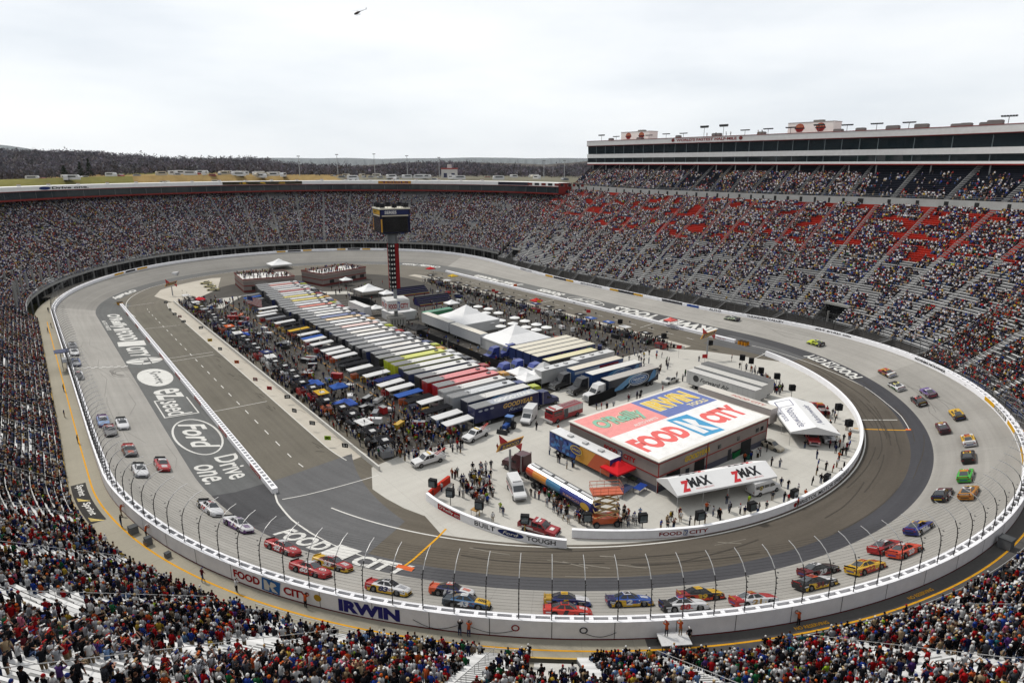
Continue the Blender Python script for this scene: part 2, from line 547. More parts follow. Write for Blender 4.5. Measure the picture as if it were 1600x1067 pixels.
# ---- painted lines
LINEW = A(236, 234, 228)
YEL = A(236, 172, 40)
def stripe(name, pts, w, col, dz=0.024, on=None):
    """a painted line along points (l, s)"""
    P = []
    for (l0, s0), (l1, s1) in zip(pts[:-1], pts[1:]):
        n = max(1, int(math.hypot(l1 - l0, s1 - s0) / 1.2))
        P += [(l0 + (l1 - l0) * t / n, s0 + (s1 - s0) * t / n) for t in range(n)]
    P.append(pts[-1])
    X = np.array([O1(l, s, dz) for l, s in P])
    D = np.gradient(X, axis=0)
    D /= np.linalg.norm(D, axis=1)[:, None]
    side = np.stack([-D[:, 1], D[:, 0], 0 * D[:, 0]], 1)
    mb = MB()
    for i in range(len(X) - 1):
        mb.poly([X[i] - side[i] * w / 2, X[i + 1] - side[i + 1] * w / 2, X[i + 1] + side[i + 1] * w / 2, X[i] + side[i] * w / 2], col)
    return tag(mb.build(name, M_PAINT), kind='structure')
def px_line(pts):
    return [on_track(u, v) for u, v in pts]
stripe('painted_line', [(l, 66.0) for l in (172, 376)], 0.22, LINEW)
stripe('painted_line', [(155.5, 67.2), (163, 70.0), (170, 71.8), (181, 73.7), (193.6, 75.3)], 0.26, LINEW)
stripe('painted_line', px_line([(1421, 671), (1408, 650), (1385, 630), (1350, 604), (1290, 577), (1200, 546), (1166, 538)]), 0.22, LINEW)
stripe('painted_line', [on_track(697, 826), on_track(628, 886)], 0.30, YEL)
stripe('painted_line', [on_track(1334, 669), on_track(1424, 671)], 0.34, YEL)
stripe('painted_line', [on_track(1326, 655), on_track(1402, 656)], 0.26, LINEW)
stripe('orange_mark', [(192.7, 75.3), (195.2, 75.5)], 1.5, A(226, 110, 60), 0.03)
stripe('orange_mark', [on_track(1415, 671), on_track(1424, 671)], 0.9, A(226, 110, 60), 0.03)
stripe('painted_line', [(-17, 54.3), (157, 54.3)], 0.16, LINEW)
stripe('painted_line', [(396, 54.3), (556, 54.3)], 0.16, LINEW)
stripe('painted_line', [(500, 75.0), (760, 73.0)], 0.14, LINEW) if False else None
stripe('painted_line', [(TOT + 6, 66.0), (TOT - 20, 68), (TOT - 60, 72.4), (TOT - 110, 72.4), (566, 72.4)], 0.22, LINEW)
for l in np.arange(-8, 152, 6.6):
    stripe('lane_dash', [(l, 60.9), (l + 2.4, 60.9)], 0.18, LINEW)
for l in np.arange(400, 560, 7.5):
    stripe('lane_dash', [(l, 60.9), (l + 2.6, 60.9)], 0.18, LINEW)
for (u0, v0, u1, v1) in [(195, 479, 241, 473), (226, 514, 281, 508), (266, 565, 335, 554), (262, 560, 333, 550), (333, 643, 417, 627), (441, 780, 592, 742)]:
    stripe('painted_line', [on_track(u0, v0), on_track(u1, v1)], 0.18, LINEW)
for (u0, v0, u1, v1) in [(1165, 566, 1198, 550), (1035, 500, 1000, 512), (868, 468, 842, 474), (760, 437, 735, 443)]:
    stripe('painted_line', [on_track(u0, v0), on_track(u1, v1)], 0.18, LINEW)
# start and finish line of checks
mb = MB()
for k in range(15):
    for r in range(2):
        if (k + r) % 2 == 0:
            s0, s1 = 76.3 + k * 0.78, 76.3 + (k + 1) * 0.78
            l0 = 69.3 + r * 0.55
            mb.poly([O1(l0, s0, .03), O1(l0, s1, .03), O1(l0 + .55, s1, .03), O1(l0 + .55, s0, .03)], LINEW)
        else:
            s0, s1 = 76.3 + k * 0.78, 76.3 + (k + 1) * 0.78
            l0 = 69.3 + r * 0.55
            mb.poly([O1(l0, s0, .03), O1(l0, s1, .03), O1(l0 + .55, s1, .03), O1(l0 + .55, s0, .03)], A(150, 148, 144))
tag(mb.build('start_line_marking', M_PAINT), kind='structure')
# tyre marks
TM = A(92, 90, 87)
rt = np.random.default_rng(3)
def marks(c0, r0, n, a0, a1, k):
    for i in range(n):
        cl, cs = c0[0] + rt.normal(0, .5), c0[1] + rt.normal(0, .4)
        r = r0 * rt.uniform(.75, 1.2)
        stripe('tyre_mark', [(cl + 1.1 * r * math.cos(a), cs + r * math.sin(a)) for a in np.linspace(a0, a1, 26)], 0.16, A(118, 115, 111), 0.02 + .002 * i)
marks((75.5, 77.5), 3.0, 5, 0.3, 6.0, 0)
for i in range(16):
    l0 = rt.uniform(20, 160); s0 = rt.uniform(77.5, 86)
    stripe('tyre_mark', [(l0, s0), (l0 + rt.uniform(4, 10), s0 + rt.uniform(-1.2, 1.2)), (l0 + rt.uniform(12, 22), s0 + rt.uniform(-2.2, 2.2))], 0.10, A(156, 153, 148), 0.02 + .001 * i)
for i in range(26):
    l0 = rt.uniform(200, 360); s0 = rt.uniform(67, 75)
    stripe('tyre_mark', [(l0, s0), (l0 + 6, s0 + rt.uniform(-.6, .6)), (l0 + rt.uniform(12, 26), s0 + rt.uniform(-1.6, 1.6))], 0.2, A(80, 75, 69), 0.02 + .0005 * i)
for i in range(14):
    l0 = rt.uniform(290, 420); s0 = rt.uniform(78, 87)
    stripe('tyre_mark', [(l0, s0), (l0 + 6, s0 + rt.uniform(-.6, .6)), (l0 + rt.uniform(10, 22), s0 + rt.uniform(-2.6, 2.6))], 0.13, A(132, 129, 125), 0.02 + .0005 * i)
for i in range(22):
    l0 = rt.uniform(0, 150); s0 = rt.uniform(55.5, 57.5)
    stripe('tyre_mark', [(l0, s0), (l0 + rt.uniform(1.5, 4.5), s0 + rt.uniform(-1.2, .2))], 0.22, A(92, 88, 80), 0.02 + .0006 * i)
for i in range(9):
    l0 = rt.uniform(198, 250); s0 = rt.uniform(67, 73)
    stripe('dust_streak', [(l0, s0), (l0 + rt.uniform(2, 8), s0 + rt.uniform(0, 2.0))], rt.uniform(.1, .3), A(138, 132, 122), 0.02 + .0007 * i)

# ---- painted lettering on the dark band (white road paint, read along the driving direction, tops inward)
def track_text(spec, name='painted_logo', col=None):
    mb = MB()
    for s in spec:
        s(mb)
    return tag(mb.build(name, M_PAINT), kind='structure')
def tmap(l0, s_out, dz=0.034):
    return lambda x, y: O1(l0 + x, s_out - y, dz)
LW = A(232, 231, 226)
BAND = A(112, 113, 112)
def words_on(s, l0, l1, s_out, s_in, bold=.03, shear=0.0, col=None, dz=.034):
    return lambda mb: put_text(mb, s, tmap(0, s_out, dz), col or LW, l0, l1, 0, s_out - s_in, bold, shear)
def mark_on(l0, l1, s_out, s_in, dk=None):
    return lambda mb: flag_mark(mb, tmap(0, s_out, .030), l0, l1, 0, s_out - s_in, LW, dk or BAND, tmap(0, s_out, .038))
track_text([words_on("O'Reilly", -2.5, 22, 74.6, 69.8, .035, .15), words_on("AUTO PARTS", 8, 24, 76.0, 74.9, .02, .1),
            lambda mb: rect_on(mb, tmap(0, 74.3), 22.6, 25.2, 0, 4.2, LW, 3)])
track_text([words_on('FOOD', 26, 40.5, 74.4, 69.8, .035, .1), mark_on(41.5, 48.0, 75.4, 69.0), words_on('CITY', 49, 61, 74.4, 69.8, .035, .1)])
def globe(mb):
    f = tmap(0, 72.0)
    ell_fill(mb, f, 65.8, 0, 3.4, 4.2, LW)
    g = tmap(0, 72.0, .042)
    for x in (-1.6, 1.4):
        rect_on(mb, g, 65.8 + x, 65.8 + x + .35, -3.7, 3.7, BAND, 1)
    rect_on(mb, g, 62.7, 69, -1.1, -.8, BAND, 4); rect_on(mb, g, 62.7, 69, 1.0, 1.3, BAND, 4)
    rect_on(mb, g, 65.2, 67, -.8, 1.0, BAND, 1)
track_text([globe])
def oval_word(cl, cs, rl, rs, word, fill, shear=.3):
    def go(mb):
        f = tmap(0, cs)
        if fill:
            ell_fill(mb, f, cl, 0, rl, rs, LW)
            put_text(mb, word, tmap(0, cs, .044), BAND, cl - rl * .72, cl + rl * .72, -rs * .38, rs * .5, .01, shear)
        else:
            ell_ring(mb, f, cl, 0, rl, rs, .38, LW)
            put_text(mb, word, f, LW, cl - rl * .78, cl + rl * .74, -rs * .5, rs * .6, .02, .45)
    return go
track_text([oval_word(82.4, 72.2, 8.0, 3.7, 'Scotts', True)])
def box_frame(mb):
    f = tmap(0, 75.8)
    for a in ((101.5, 113.4, 0.3, .55), (101.5, 113.4, 6.6, 6.85)):
        rect_on(mb, f, *a, LW, 6)
    rect_on(mb, f, 101.3, 101.7, .3, 4.2, LW); rect_on(mb, f, 113.1, 113.5, .3, 6.85, LW)
track_text([words_on('ez', 93.2, 101, 74.6, 69.3, .015), words_on('seed', 102.4, 112.6, 74.6, 70.1, .01), box_frame])
track_text([oval_word(126.3, 72.1, 10.2, 4.0, 'Ford', False)])
track_text([words_on('Drive', 138.2, 149.4, 72.0, 68.3, .012), words_on('one.', 140.6, 149.6, 75.9, 72.9, .012)])
track_text([words_on('FOOD', 172.2, 181.2, 76.6, 73.4, .04, .1), mark_on(181.6, 185.9, 77.0, 73.2, A(92, 92, 95)), words_on('CITY', 186.6, 195.0, 77.2, 74.0, .04, .1)])
track_text([words_on('FOOD', 346.5, 356.0, 75.9, 73.3, .04, .1), mark_on(356.4, 360.4, 76.0, 73.1, A(76, 76, 80)), words_on('CITY', 361, 368, 75.9, 73.3, .04, .1)])
track_text([words_on('IRWIN', 402.0, 421.5, 75.8, 70.6, .05), words_on('TOOLS', 424.5, 444, 75.8, 70.6, .04)])
track_text([oval_word(458.5, 72.6, 9.5, 3.3, 'Ford', False)])
track_text([words_on('Scotts', 472, 487, 75.2, 70.8, .04, .2)])
track_text([words_on('Just Hoosin', 499, 532, 75.2, 70.2, .05, .2)])
track_text([words_on("O'Reilly Auto", 563, 588, 75.9, 73.2, .05, .1)])
track_text([words_on("O'Reilly", 738, 757.5, 75.9, 73.2, .06, .1)])

# ---------------------------------------------------------------- outer wall with its steel barrier, walkway and catch fence
def zwalk(l):
    return 1.75 + 2.75 * np.clip(bank(l), 0, 1)
def ztop(l):
    return oz(l, np.full(np.shape(l), 88.2)) + .80
def ring_loft(mb, l0, l1, prof, col, step=2.0, closed=False):
    """prof: list of functions l-array -> (s, z)"""
    n = max(2, int((l1 - l0) / step) + 1)
    L = np.linspace(l0, l1, n)
    rows = []
    for p in prof:
        s, z = p(L)
        x, y = opos(L, s + 0 * L)
        rows.append(np.stack([x, y, z + 0 * L], 1))
    rings = [[rows[k][i] for k in range(len(prof))] for i in range(n)]
    mb.loft(rings, col, caps=closed, closed=closed)
    return mb
wall = empty('outer_wall', tuple(O1(215, 88)), 0, 'long white outer wall around the banked track', 'wall')
WALLW = (.64, .64, .66)
def wpart(name, mb, mat=M_MATTE):
    o = mb.build(name, mat, wall)
    o.matrix_parent_inverse = Matrix.Translation(-Vector(wall.location))
    return o
bs = lambda s, dz: (lambda L: (np.full(len(L), s), oz(L, np.full(len(L), 88.0)) + dz))
bt = lambda s, dz: (lambda L: (np.full(len(L), s), ztop(L) + dz))
bw = lambda s, dz: (lambda L: (np.full(len(L), s), zwalk(L) + dz))
mb = MB(); ring_loft(mb, 0, TOT, [bs(87.55, -.3), bs(87.6, .80), bs(87.85, .80), bs(87.8, -.2)], WALLW)
wpart('barrier', mb)
mb = MB(); ring_loft(mb, 0, TOT, [bs(88.35, -.1), bt(88.35, 0), bt(88.75, 0), bw(88.75, -.1)], WALLW)
wpart('concrete_wall', mb)
mb = MB()
for l in np.arange(0, TOT, 1.75):
    a, b_ = O1(l, 87.8), O1(l + .35, 88.36)
    z0 = oz(np.array([l]), np.array([88.0]))[0]
    P = [O1(l, 87.79), O1(l, 88.36), O1(l + .4, 88.36), O1(l + .4, 87.79)]
    mb.add([(p[0], p[1], z0 + h) for h in (.46, .78) for p in P], [(4, 5, 6, 7), (0, 1, 5, 4), (2, 3, 7, 6), (3, 2, 1, 0)], WALLW)
tag(wpart('cross_bar', mb), kind='stuff')
mb = MB()
for l in np.arange(40, 350, 5.6):
    a, b = [np.array([float(t[0]) for t in opos(np.array([x]), np.array([88.765]))]) for x in (l, l + .07)]
    z0, z1 = float(zwalk(np.array([l]))[0]), float(ztop(np.array([l]))[0]) - .03
    mb.poly([(*a, z0), (*b, z0), (*b, z1), (*a, z1)], A(120, 120, 124))
tag(wpart('panel_joints', mb), kind='stuff')
mb = MB()
rs_ = np.random.default_rng(14)
for k in range(150):
    l = rs_.uniform(0, TOT); w = rs_.uniform(.8, 5); h = rs_.uniform(.12, .5); d = rs_.uniform(.04, .1); z0 = float(oz(np.array([l]), np.array([88.0]))[0])
    a, b = [np.array([float(t[0]) for t in opos(np.array([x]), np.array([87.585]))]) for x in (l, l + w)]
    if abs(bank(l) - bank(l + w)) > .02: continue
    mb.poly([(*a, z0 + h), (*b, z0 + h + rs_.normal(0, .05)), (*b, z0 + h + d), (*a, z0 + h + d)], A(110, 108, 108))
tag(wpart('tyre_scuffs', mb), kind='stuff')
mb = MB(); ring_loft(mb, 0, TOT, [bw(88.78, 0), bw(88.78, .14)], A(120, 40, 44)); wpart('red_kick_strip', mb)
# adverts on the track side of the wall and on its outer face
def wall_in(l0):       # read from the track, driving to the left as seen from inside
    return lambda x, y: np.array([*[float(q[0]) for q in opos(np.array([l0 - x]), np.array([87.53]))], float(oz(np.array([l0 - x]), np.array([88.0]))[0]) + .1 + y])
def wall_out(l0):
    return lambda x, y: np.array([*[float(q[0]) for q in opos(np.array([l0 + x]), np.array([88.78]))], float(zwalk(np.array([l0 + x]))[0]) + y])
YW, BK = A(236, 180, 40), A(40, 38, 40)
def ad(lc, w, txt=None, bg=None, fg=None):
    mb = MB(); f = wall_in(lc)
    if bg is not None: rect_on(mb, f, -w / 2, w / 2, .05, .82, bg, max(2, int(w / 2)))
    if txt:
        g = lambda x, y: f(x, y) * 1.0 + np.array([XC - f(x, y)[0], 180 - f(x, y)[1], 0]) / 90 * .012
        put_text(mb, txt, g, fg or BK, -w * .47, w * .47, .16, .74, .03)
    wpart('advert', mb)
for lc, w, t, bg, fg in [(372.5, 12, 'JEFF BYRD 500', None, None), (394, 13, 'THUNDER VALLEY', None, None), (341, 11, 'FASTENERS NATIONWIDE', None, None), (318, 4.5, None, YW, None), (312.5, 6, 'SERIES', A(60, 56, 56), LINEW), (306, 5, None, YW, None), (300, 6, 'SERIES', A(60, 56, 56), LINEW), (294, 6, None, YW, None),
                         (430, 9, None, A(80, 80, 84), None), (421, 5, None, A(52, 88, 168), None), (412, 5, 'AUTO', None, None), (446, 5, None, YW, None), (452, 8, None, BK, None), (458, 5, None, YW, None), (471, 13, 'SMITH MTN RACEWAYS', None, None), (484, 5, None, YW, None), (490, 8, None, BK, None), (497, 5, None, YW, None), (513, 9, 'GREEN WAY', None, None),
                         (612, 4, None, YW, None), (618, 6, None, BK, None), (624, 4, None, YW, None), (640, 4, None, YW, None), (646, 6, None, BK, None), (652, 4, None, YW, None), (716, 5, None, YW, None), (722, 5, None, BK, None), (728, 5, None, YW, None)]:
    ad(lc, w, t, bg, fg)
mb = MB(); f = wall_out(0)
put_text(mb, 'FOOD', f, A(178, 40, 44), 180.4, 184.0, .6, 1.6, .04); flag_mark(mb, f, 184.2, 186.7, .25, 1.8, A(60, 120, 190), LINEW, lambda x, y: f(x, y) - .02 * np.array([math.cos(0), 0, -1.0]) * 0 + (f(x, y) - np.array([XC, YA, f(x, y)[2]])) * .0004)
put_text(mb, 'CITY', f, A(178, 40, 44), 187.0, 190.0, .55, 1.55, .04); ell_fill(mb, f, 191.0, 1.2, .42, .42, A(200, 160, 50), 16)
wpart('lettering', mb)
mb = MB(); put_text(mb, 'IRWIN', f, A(52, 50, 130), 193.3, 199.6, .3, 1.75, .06); wpart('lettering', mb)

zw = lambda LL, SS: zwalk(LL)
sheet('walkway', -30, 222, 88.5, 93.4, 3, 0, A(172, 166, 150), M_SLAB, zf=zw)
sheet('walkway', 222, 390, 88.5, 94.5, 3, 0, A(96, 94, 92), M_ASPH, zf=zw)
sheet('walkway', 390, TOT - 30, 88.5, 97.0, 3, 0, A(150, 144, 134), M_SLAB, zf=zw)
mb = MB()
def wstripe(l0, l1, s, w, col):
    mb = MB(); L = np.linspace(l0, l1, int((l1 - l0) / 1.5) + 2)
    x0, y0 = opos(L, s - w / 2); x1, y1 = opos(L, s + w / 2); z = zwalk(L) + .012
    for i in range(len(L) - 1):
        mb.poly([(x0[i], y0[i], z[i]), (x1[i], y1[i], z[i]), (x1[i + 1], y1[i + 1], z[i + 1]), (x0[i + 1], y0[i + 1], z[i + 1])], col)
    return tag(mb.build('painted_line', M_PAINT), kind='structure')
wstripe(6, 340, 90.3, .22, YEL)
# the black banner painted on the walkway
mb = MB()
fw_ = lambda x, y: np.array([*[float(q[0]) for q in opos(np.array([x]), np.array([93.0 - y]))], float(zwalk(np.array([x]))[0]) + .02])
fw2 = lambda x, y: fw_(x, y) + np.array([0, 0, .01])
_l0, _l1 = 142.5, 157.0
rect_on(mb, fw_, _l0, _l1, .2, 2.1, A(62, 60, 58), 8)
for k in (0, 1):
    a = _l0 + .5 + k * 7.1
    put_text(mb, 'Sprint', fw2, LINEW, a, a + 4.6, .65, 1.75, .02, .2)
    for i in range(4):
        mb.poly([fw2(a + 4.9 + i * .35, .5), fw2(a + 5.1 + i * .35, .5), fw2(a + 6.3 + i * .25, 1.25 + .2 * i), fw2(a + 6.1 + i * .25, 1.2 + .2 * i)], A(240, 214, 130))
tag(mb.build('painted_banner', M_PAINT), kind='structure')

# catch fence
fence = empty('catch_fence', tuple(O1(215, 88.2)), 0, 'tall dark catch fence with curved post tops above the outer wall', 'fence')
def post_curve():
    P = [(0, 0), (0, 1.3), (.02, 2.5), (.15, 3.4), (.55, 4.25), (1.25, 4.9), (2.1, 5.3), (3.0, 5.45)]
    return P
PC = post_curve()
mb = MB()
mb.tube([(x, 0, z) for x, z in PC[:5]], .052, 5, (.028, .028, .03))
mb.tube([(x, 0, z) for x, z in PC[4:]], [.05, .048, .045, .04], 5, (.36, .36, .36))
for z in np.arange(.5, 4.2, .6):
    mb.box(-.07, -.07, z, .08, .07, z + .06, (.03, .03, .03))
POST = mb.mesh('post', M_METAL)
posts = []
for l in np.arange(1.2, TOT, 2.95):
    p = O1(l, 88.5)
    p[2] = float(ztop(np.array([l]))[0])
    u, v, zc = to_px(p)
    vis = (-40 < u[0] < 1640) and (0 < v[0] < 1100) and zc[0] > 0
    posts.append((zc[0] if vis else 1e5 + zc[0], l, p))
posts.sort(key=lambda t: t[0])
pv = np.zeros(len(POST.vertices) * 3); POST.vertices.foreach_get('co', pv); pv = pv.reshape(-1, 3)
rest = MB()
for i, (d, l, p) in enumerate(posts):
    x, y = opos(np.array([l]), np.array([80.0]))
    rz = math.atan2(y[0] - p[1], x[0] - p[0])
    if i < 100:
        o = link('post', POST, fence, p, rz)
        o.matrix_parent_inverse = Matrix.Translation(-Vector(fence.location))
    elif d < 1e5:
        q = [(p[0] + x_ * math.cos(rz), p[1] + x_ * math.sin(rz), p[2] + z_) for x_, z_ in PC]
        rest.tube(q, .05, 3, (.10, .10, .10))
o = rest.build('far_posts', M_METAL, fence); o['kind'] = 'stuff'
o.matrix_parent_inverse = Matrix.Translation(-Vector(fence.location))
wires = MB()
def pc_at(t):
    t = t * (len(PC) - 1); i = min(int(t), len(PC) - 2); f = t - i
    return PC[i][0] * (1 - f) + PC[i + 1][0] * f, PC[i][1] * (1 - f) + PC[i + 1][1] * f
for lo, hi, n, r, step in ((40, 352, 22, .010, 1.7), (352, 560, 8, .012, 3.4), (560, TOT + 40, 5, .016, 4)):
    L = np.arange(lo, hi, step)
    zt = ztop(L)
    for k in range(n):
        dx, dz = pc_at((k + .5) / n * .97)
        x, y = opos(L, 88.5 - dx)
        wires.tube(np.stack([x, y, zt + dz], 1), r, 3, (.06, .06, .06))
o = wires.build('cable', M_METAL, fence); o['kind'] = 'stuff'
o.matrix_parent_inverse = Matrix.Translation(-Vector(fence.location))
# ---------------------------------------------------------------- grandstands
SEATS = []          # (x, y, z, facing, stand id, row, l)
def stand_z(z0, k):
    return lambda L, S_, s0: z0(L) + k * (S_ - s0)
ALU = A(240, 240, 239)
REDS = A(214, 60, 46)
DKSEAT = A(44, 48, 62)
def build_stand(root, sid, l0, l1, s0, z0, k, nrows, pitch, aisles, seatcol, step=2.5, clip=None, aisle_w=1.1, rail=True, back_wall=True, seats=True):
    """rows of treads, risers and seat planks along the oval; clip(l, row) -> True where the stand is cut away"""
    n = max(2, int((l1 - l0) / step) + 1)
    s00 = s0
    s0f = s0 if callable(s0) else (lambda x: np.full(np.shape(x), float(s00)))
    L = np.linspace(l0, l1, n)
    s0 = s0f(L)
    Lm = (L[:-1] + L[1:]) / 2
    Vt, Ft, Ct, Vp, Fp, Cp = [], [], [], [], [], []
    def strip(V, F, C, sA, zA, sB, zB, cols, keep):
        base = sum(len(v) for v in V)
        xa, ya = opos(L, sA + 0 * L); xb, yb = opos(L, sB + 0 * L)
        V.append(np.stack([xa, ya, zA], 1)); V.append(np.stack([xb, yb, zB], 1))
        i = np.arange(n - 1)[keep]
        F.append(np.stack([base + i, base + i + 1, base + n + i + 1, base + n + i], 1))
        C.append(cols[keep])
    for r in range(nrows):
        sA, sB = s0 + r * pitch, s0 + (r + 1) * pitch
        z = z0(L) + k * pitch * r
        zn = z + k * pitch
        keep = np.ones(n - 1, bool) if clip is None else ~np.array([clip(x, r) for x in Lm])
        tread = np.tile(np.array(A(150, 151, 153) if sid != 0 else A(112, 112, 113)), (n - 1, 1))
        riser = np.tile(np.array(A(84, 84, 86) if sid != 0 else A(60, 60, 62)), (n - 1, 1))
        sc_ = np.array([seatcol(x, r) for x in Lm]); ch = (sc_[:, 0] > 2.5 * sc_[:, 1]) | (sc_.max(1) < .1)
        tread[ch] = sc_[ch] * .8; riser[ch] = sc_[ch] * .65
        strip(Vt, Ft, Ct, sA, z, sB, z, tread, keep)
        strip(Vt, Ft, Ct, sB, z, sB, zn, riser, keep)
        pc = np.array([seatcol(x, r) for x in Lm])
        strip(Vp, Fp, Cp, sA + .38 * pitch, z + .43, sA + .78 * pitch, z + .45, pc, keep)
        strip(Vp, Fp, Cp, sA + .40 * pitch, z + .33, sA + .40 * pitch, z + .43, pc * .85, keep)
        if seats:
            x0, y0 = opos(np.array([l0, l0 + 1]), np.array([sA[0], sA[0]]))
            du = .56 / math.hypot(x0[1] - x0[0], y0[1] - y0[0])
            ls = np.arange(l0 + .3, l1, du)
            if len(aisles):
                ad_ = np.min(np.abs(ls[:, None] - np.array(aisles)[None]), 1)
                ls = ls[ad_ > aisle_w * .5 + (.35 if sid != 1 else .12)]
            if clip is not None:
                ls = ls[~np.array([clip(x, r) for x in ls])] if len(ls) else ls
            sx, sy = opos(ls, s0f(ls) + (r + .5) * pitch)
            cx, cy = opos(ls, 0 * ls + 60)
            SEATS.append(np.stack([sx, sy, z0(ls) + k * pitch * r, np.arctan2(cy - sy, cx - sx), np.full(len(ls), sid), np.full(len(ls), r), ls], 1))
    def part(name, V, F, C, mat):
        me = mesh_np(name, np.concatenate(V), np.concatenate(F), np.concatenate(C), mat)
        return link(name, me, root)
    part('terrace', Vt, Ft, Ct, M_CONC)
    part('seat_planks', Vp, Fp, Cp, M_ALU)
    for a in aisles:
        mb = MB()
        w = aisle_w / 2
        P = []
        for r in range(nrows):
            if clip is not None and clip(a, r): continue
            sA = float(s0f(np.array([a]))[0]) + r * pitch
            z = float(z0(np.array([a]))[0]) + k * pitch * r + .02
            q = lambda l, s, h: (*[float(t[0]) for t in opos(np.array([l]), np.array([s]))], h)
            ac = A(150, 150, 149) if sid != 1 else A(132, 132, 133)
            mb.poly([q(a - w, sA, z + .2), q(a + w, sA, z + .2), q(a + w, sA + pitch * .5, z + .2), q(a - w, sA + pitch * .5, z + .2)], ac)
            mb.poly([q(a - w, sA + pitch * .5, z + k * pitch * .6), q(a + w, sA + pitch * .5, z + k * pitch * .6), q(a + w, sA + pitch, z + k * pitch * .6), q(a - w, sA + pitch, z + k * pitch * .6)], ac)
            mb.poly([q(a - w, sA - .02, z - .05), q(a + w, sA - .02, z - .05), q(a + w, sA - .02, z + .2), q(a - w, sA - .02, z + .2)], ac)
            mb.poly([q(a - w, sA + pitch * .5, z + .2), q(a + w, sA + pitch * .5, z + .2), q(a + w, sA + pitch * .5, z + k * pitch * .6), q(a - w, sA + pitch * .5, z + k * pitch * .6)], ac)
            P.append(q(a, sA, z + .95))
        if len(mb.f):
            mb.build('aisle_stairs', M_CONC, root)
        if rail and len(P) > 6:
            mb = MB()
            mb.tube(P[1:-1], .028, 4, A(205, 205, 205))
            for i0 in range(2, len(P) - 4, 6):
                mb.bar(P[i0], np.array(P[i0]) - (0, 0, .9), .03, A(200, 200, 200)); mb.bar(P[i0 + 4], np.array(P[i0 + 4]) - (0, 0, .9), .03, A(200, 200, 200))
            mb.build('handrail', M_METAL, root)
def rail_ring(name, root, l0, l1, s, zf, h=1.05, col=None, step=2.0, mids=1):
    col = col or A(206, 208, 210)
    mb = MB()
    L = np.linspace(l0, l1, max(2, int(abs(l1 - l0) / step) + 1))
    x, y = opos(L, s + 0 * L)
    z = zf(L)
    for j in range(mids + 1):
        mb.tube(np.stack([x, y, z + h * (j + 1) / (mids + 1)], 1), .035, 4, col)
    for i in range(len(L)):
        mb.bar((x[i], y[i], z[i]), (x[i], y[i], z[i] + h), .04, col)
    return mb.build(name, M_METAL, root)
# -- the near stand: front straight and the near turn (the photographer stands at its top)
near = empty('near_grandstand', tuple(O1(200, 93)), 0, 'steep packed grandstand of silver benches wrapping the near turn and the start line', 'grandstand')
near.location = (0, 0, 0)
zn0 = lambda L: zwalk(L) + .55
n_aisles = [l for l in np.arange(14, 352, 13.0)]
silver = lambda l, r: np.array(ALU) * (0.92 + 0.1 * math.sin(l * 3.1 + r * 1.7))
def near_clip(l, r):
    return (212.0 < l < 216.5 and r < 14) or (225.5 < l < 231.0 and r < 4) or (258.0 < l < 262.0 and r < 3)
ns0 = lambda x: np.interp(x, [0, 110, 160, 205, 360], [92.6, 93.0, 93.4, 91.9, 91.9])
build_stand(near, 0, 2, 350, ns0, zn0, .72, 58, .84, n_aisles, silver, 2.2, near_clip)
rail_ring('front_railing', near, 186, 212, 91.7, lambda L: zwalk(L), 1.1, A(216, 216, 216), 2.6)
rail_ring('front_railing', near, 232, 340, 91.7, lambda L: zwalk(L), 1.1, A(210, 210, 210), 2.6)
# kerb wall below the first row
mb = MB(); ring_loft(mb, 2, 222, [lambda L: (ns0(L) - .15, zwalk(L)), lambda L: (ns0(L) - .15, zwalk(L) + .5), lambda L: (ns0(L) + .05, zwalk(L) + .5)], A(214, 176, 92)); mb.build('kerb_wall', M_CONC, near)
mb = MB()
L = np.arange(232, 342, 2.3)
for i, l in enumerate(L[:-1]):
    q = lambda l, s, h: np.array([*[float(t[0]) for t in opos(np.array([l]), np.array([s]))], float(zwalk(np.array([l]))[0]) + h])
    if i % 6 == 4: continue
    c = A(64, 82, 128) if (i // 3) % 2 == 0 else A(108, 112, 118)
    MB().poly([q(l + .1, 91.8, .1), q(l + 2.1, 91.8, .1), q(l + 2.1, 91.8, 1.0), q(l + .1, 91.8, 1.0)], c).build('advert_panel', M_MATTE, near)
mb = MB(); ring_loft(mb, 2, 350, [lambda L: (ns0(L) + .03, zwalk(L) - 3), lambda L: (ns0(L) + .03, zwalk(L) + .5)], A(120, 118, 112)); mb.build('front_wall', M_CONC, near)
# stair gap by the near turn: white steps and a railed landing
mb = MB()
for i in range(14):
    q = lambda l, s, h: (*[float(t[0]) for t in opos(np.array([l]), np.array([s]))], float(zn0(np.array([l]))[0]) + h)
    s_ = 92.7 + i * .84
    mb.poly([q(212.2, s_, .605 * i + .1), q(216.3, s_, .605 * i + .1), q(216.3, s_ + .8, .605 * i + .1), q(212.2, s_ + .8, .605 * i + .1)], A(216, 214, 208))
mb.build('white_steps', M_CONC, near)
for a, b in ((216.6, 225.3), (225.6, 231.0)):
    pass
def rail_line(root, pts, h=1.0, col=None, n=3, name='handrail'):
    col = col or A(222, 222, 222); mb = MB()
    for j in range(n):
        mb.tube([np.array(p) + (0, 0, h * (j + 1) / n) for p in pts], .04, 4, col)
    for p in pts:
        mb.bar(p, np.array(p) + (0, 0, h), .045, A(70, 70, 74))
    return mb.build(name, M_METAL, root)
qs = lambda l, s, h=0: np.array([*[float(t[0]) for t in opos(np.array([l]), np.array([s]))], float(zn0(np.array([l]))[0]) + h])
rail_line(near, [qs(224.5, 92.3), qs(226.3, 94, -.4), qs(228.2, 96, -.9)], 1.1, None, 5)
for l_ in (225.6, 230.8):
    rail_line(near, [qs(l_, 92.6), qs(l_, 94.4, .6), qs(l_, 96.2, 1.9)], 1.1)
mb = MB()
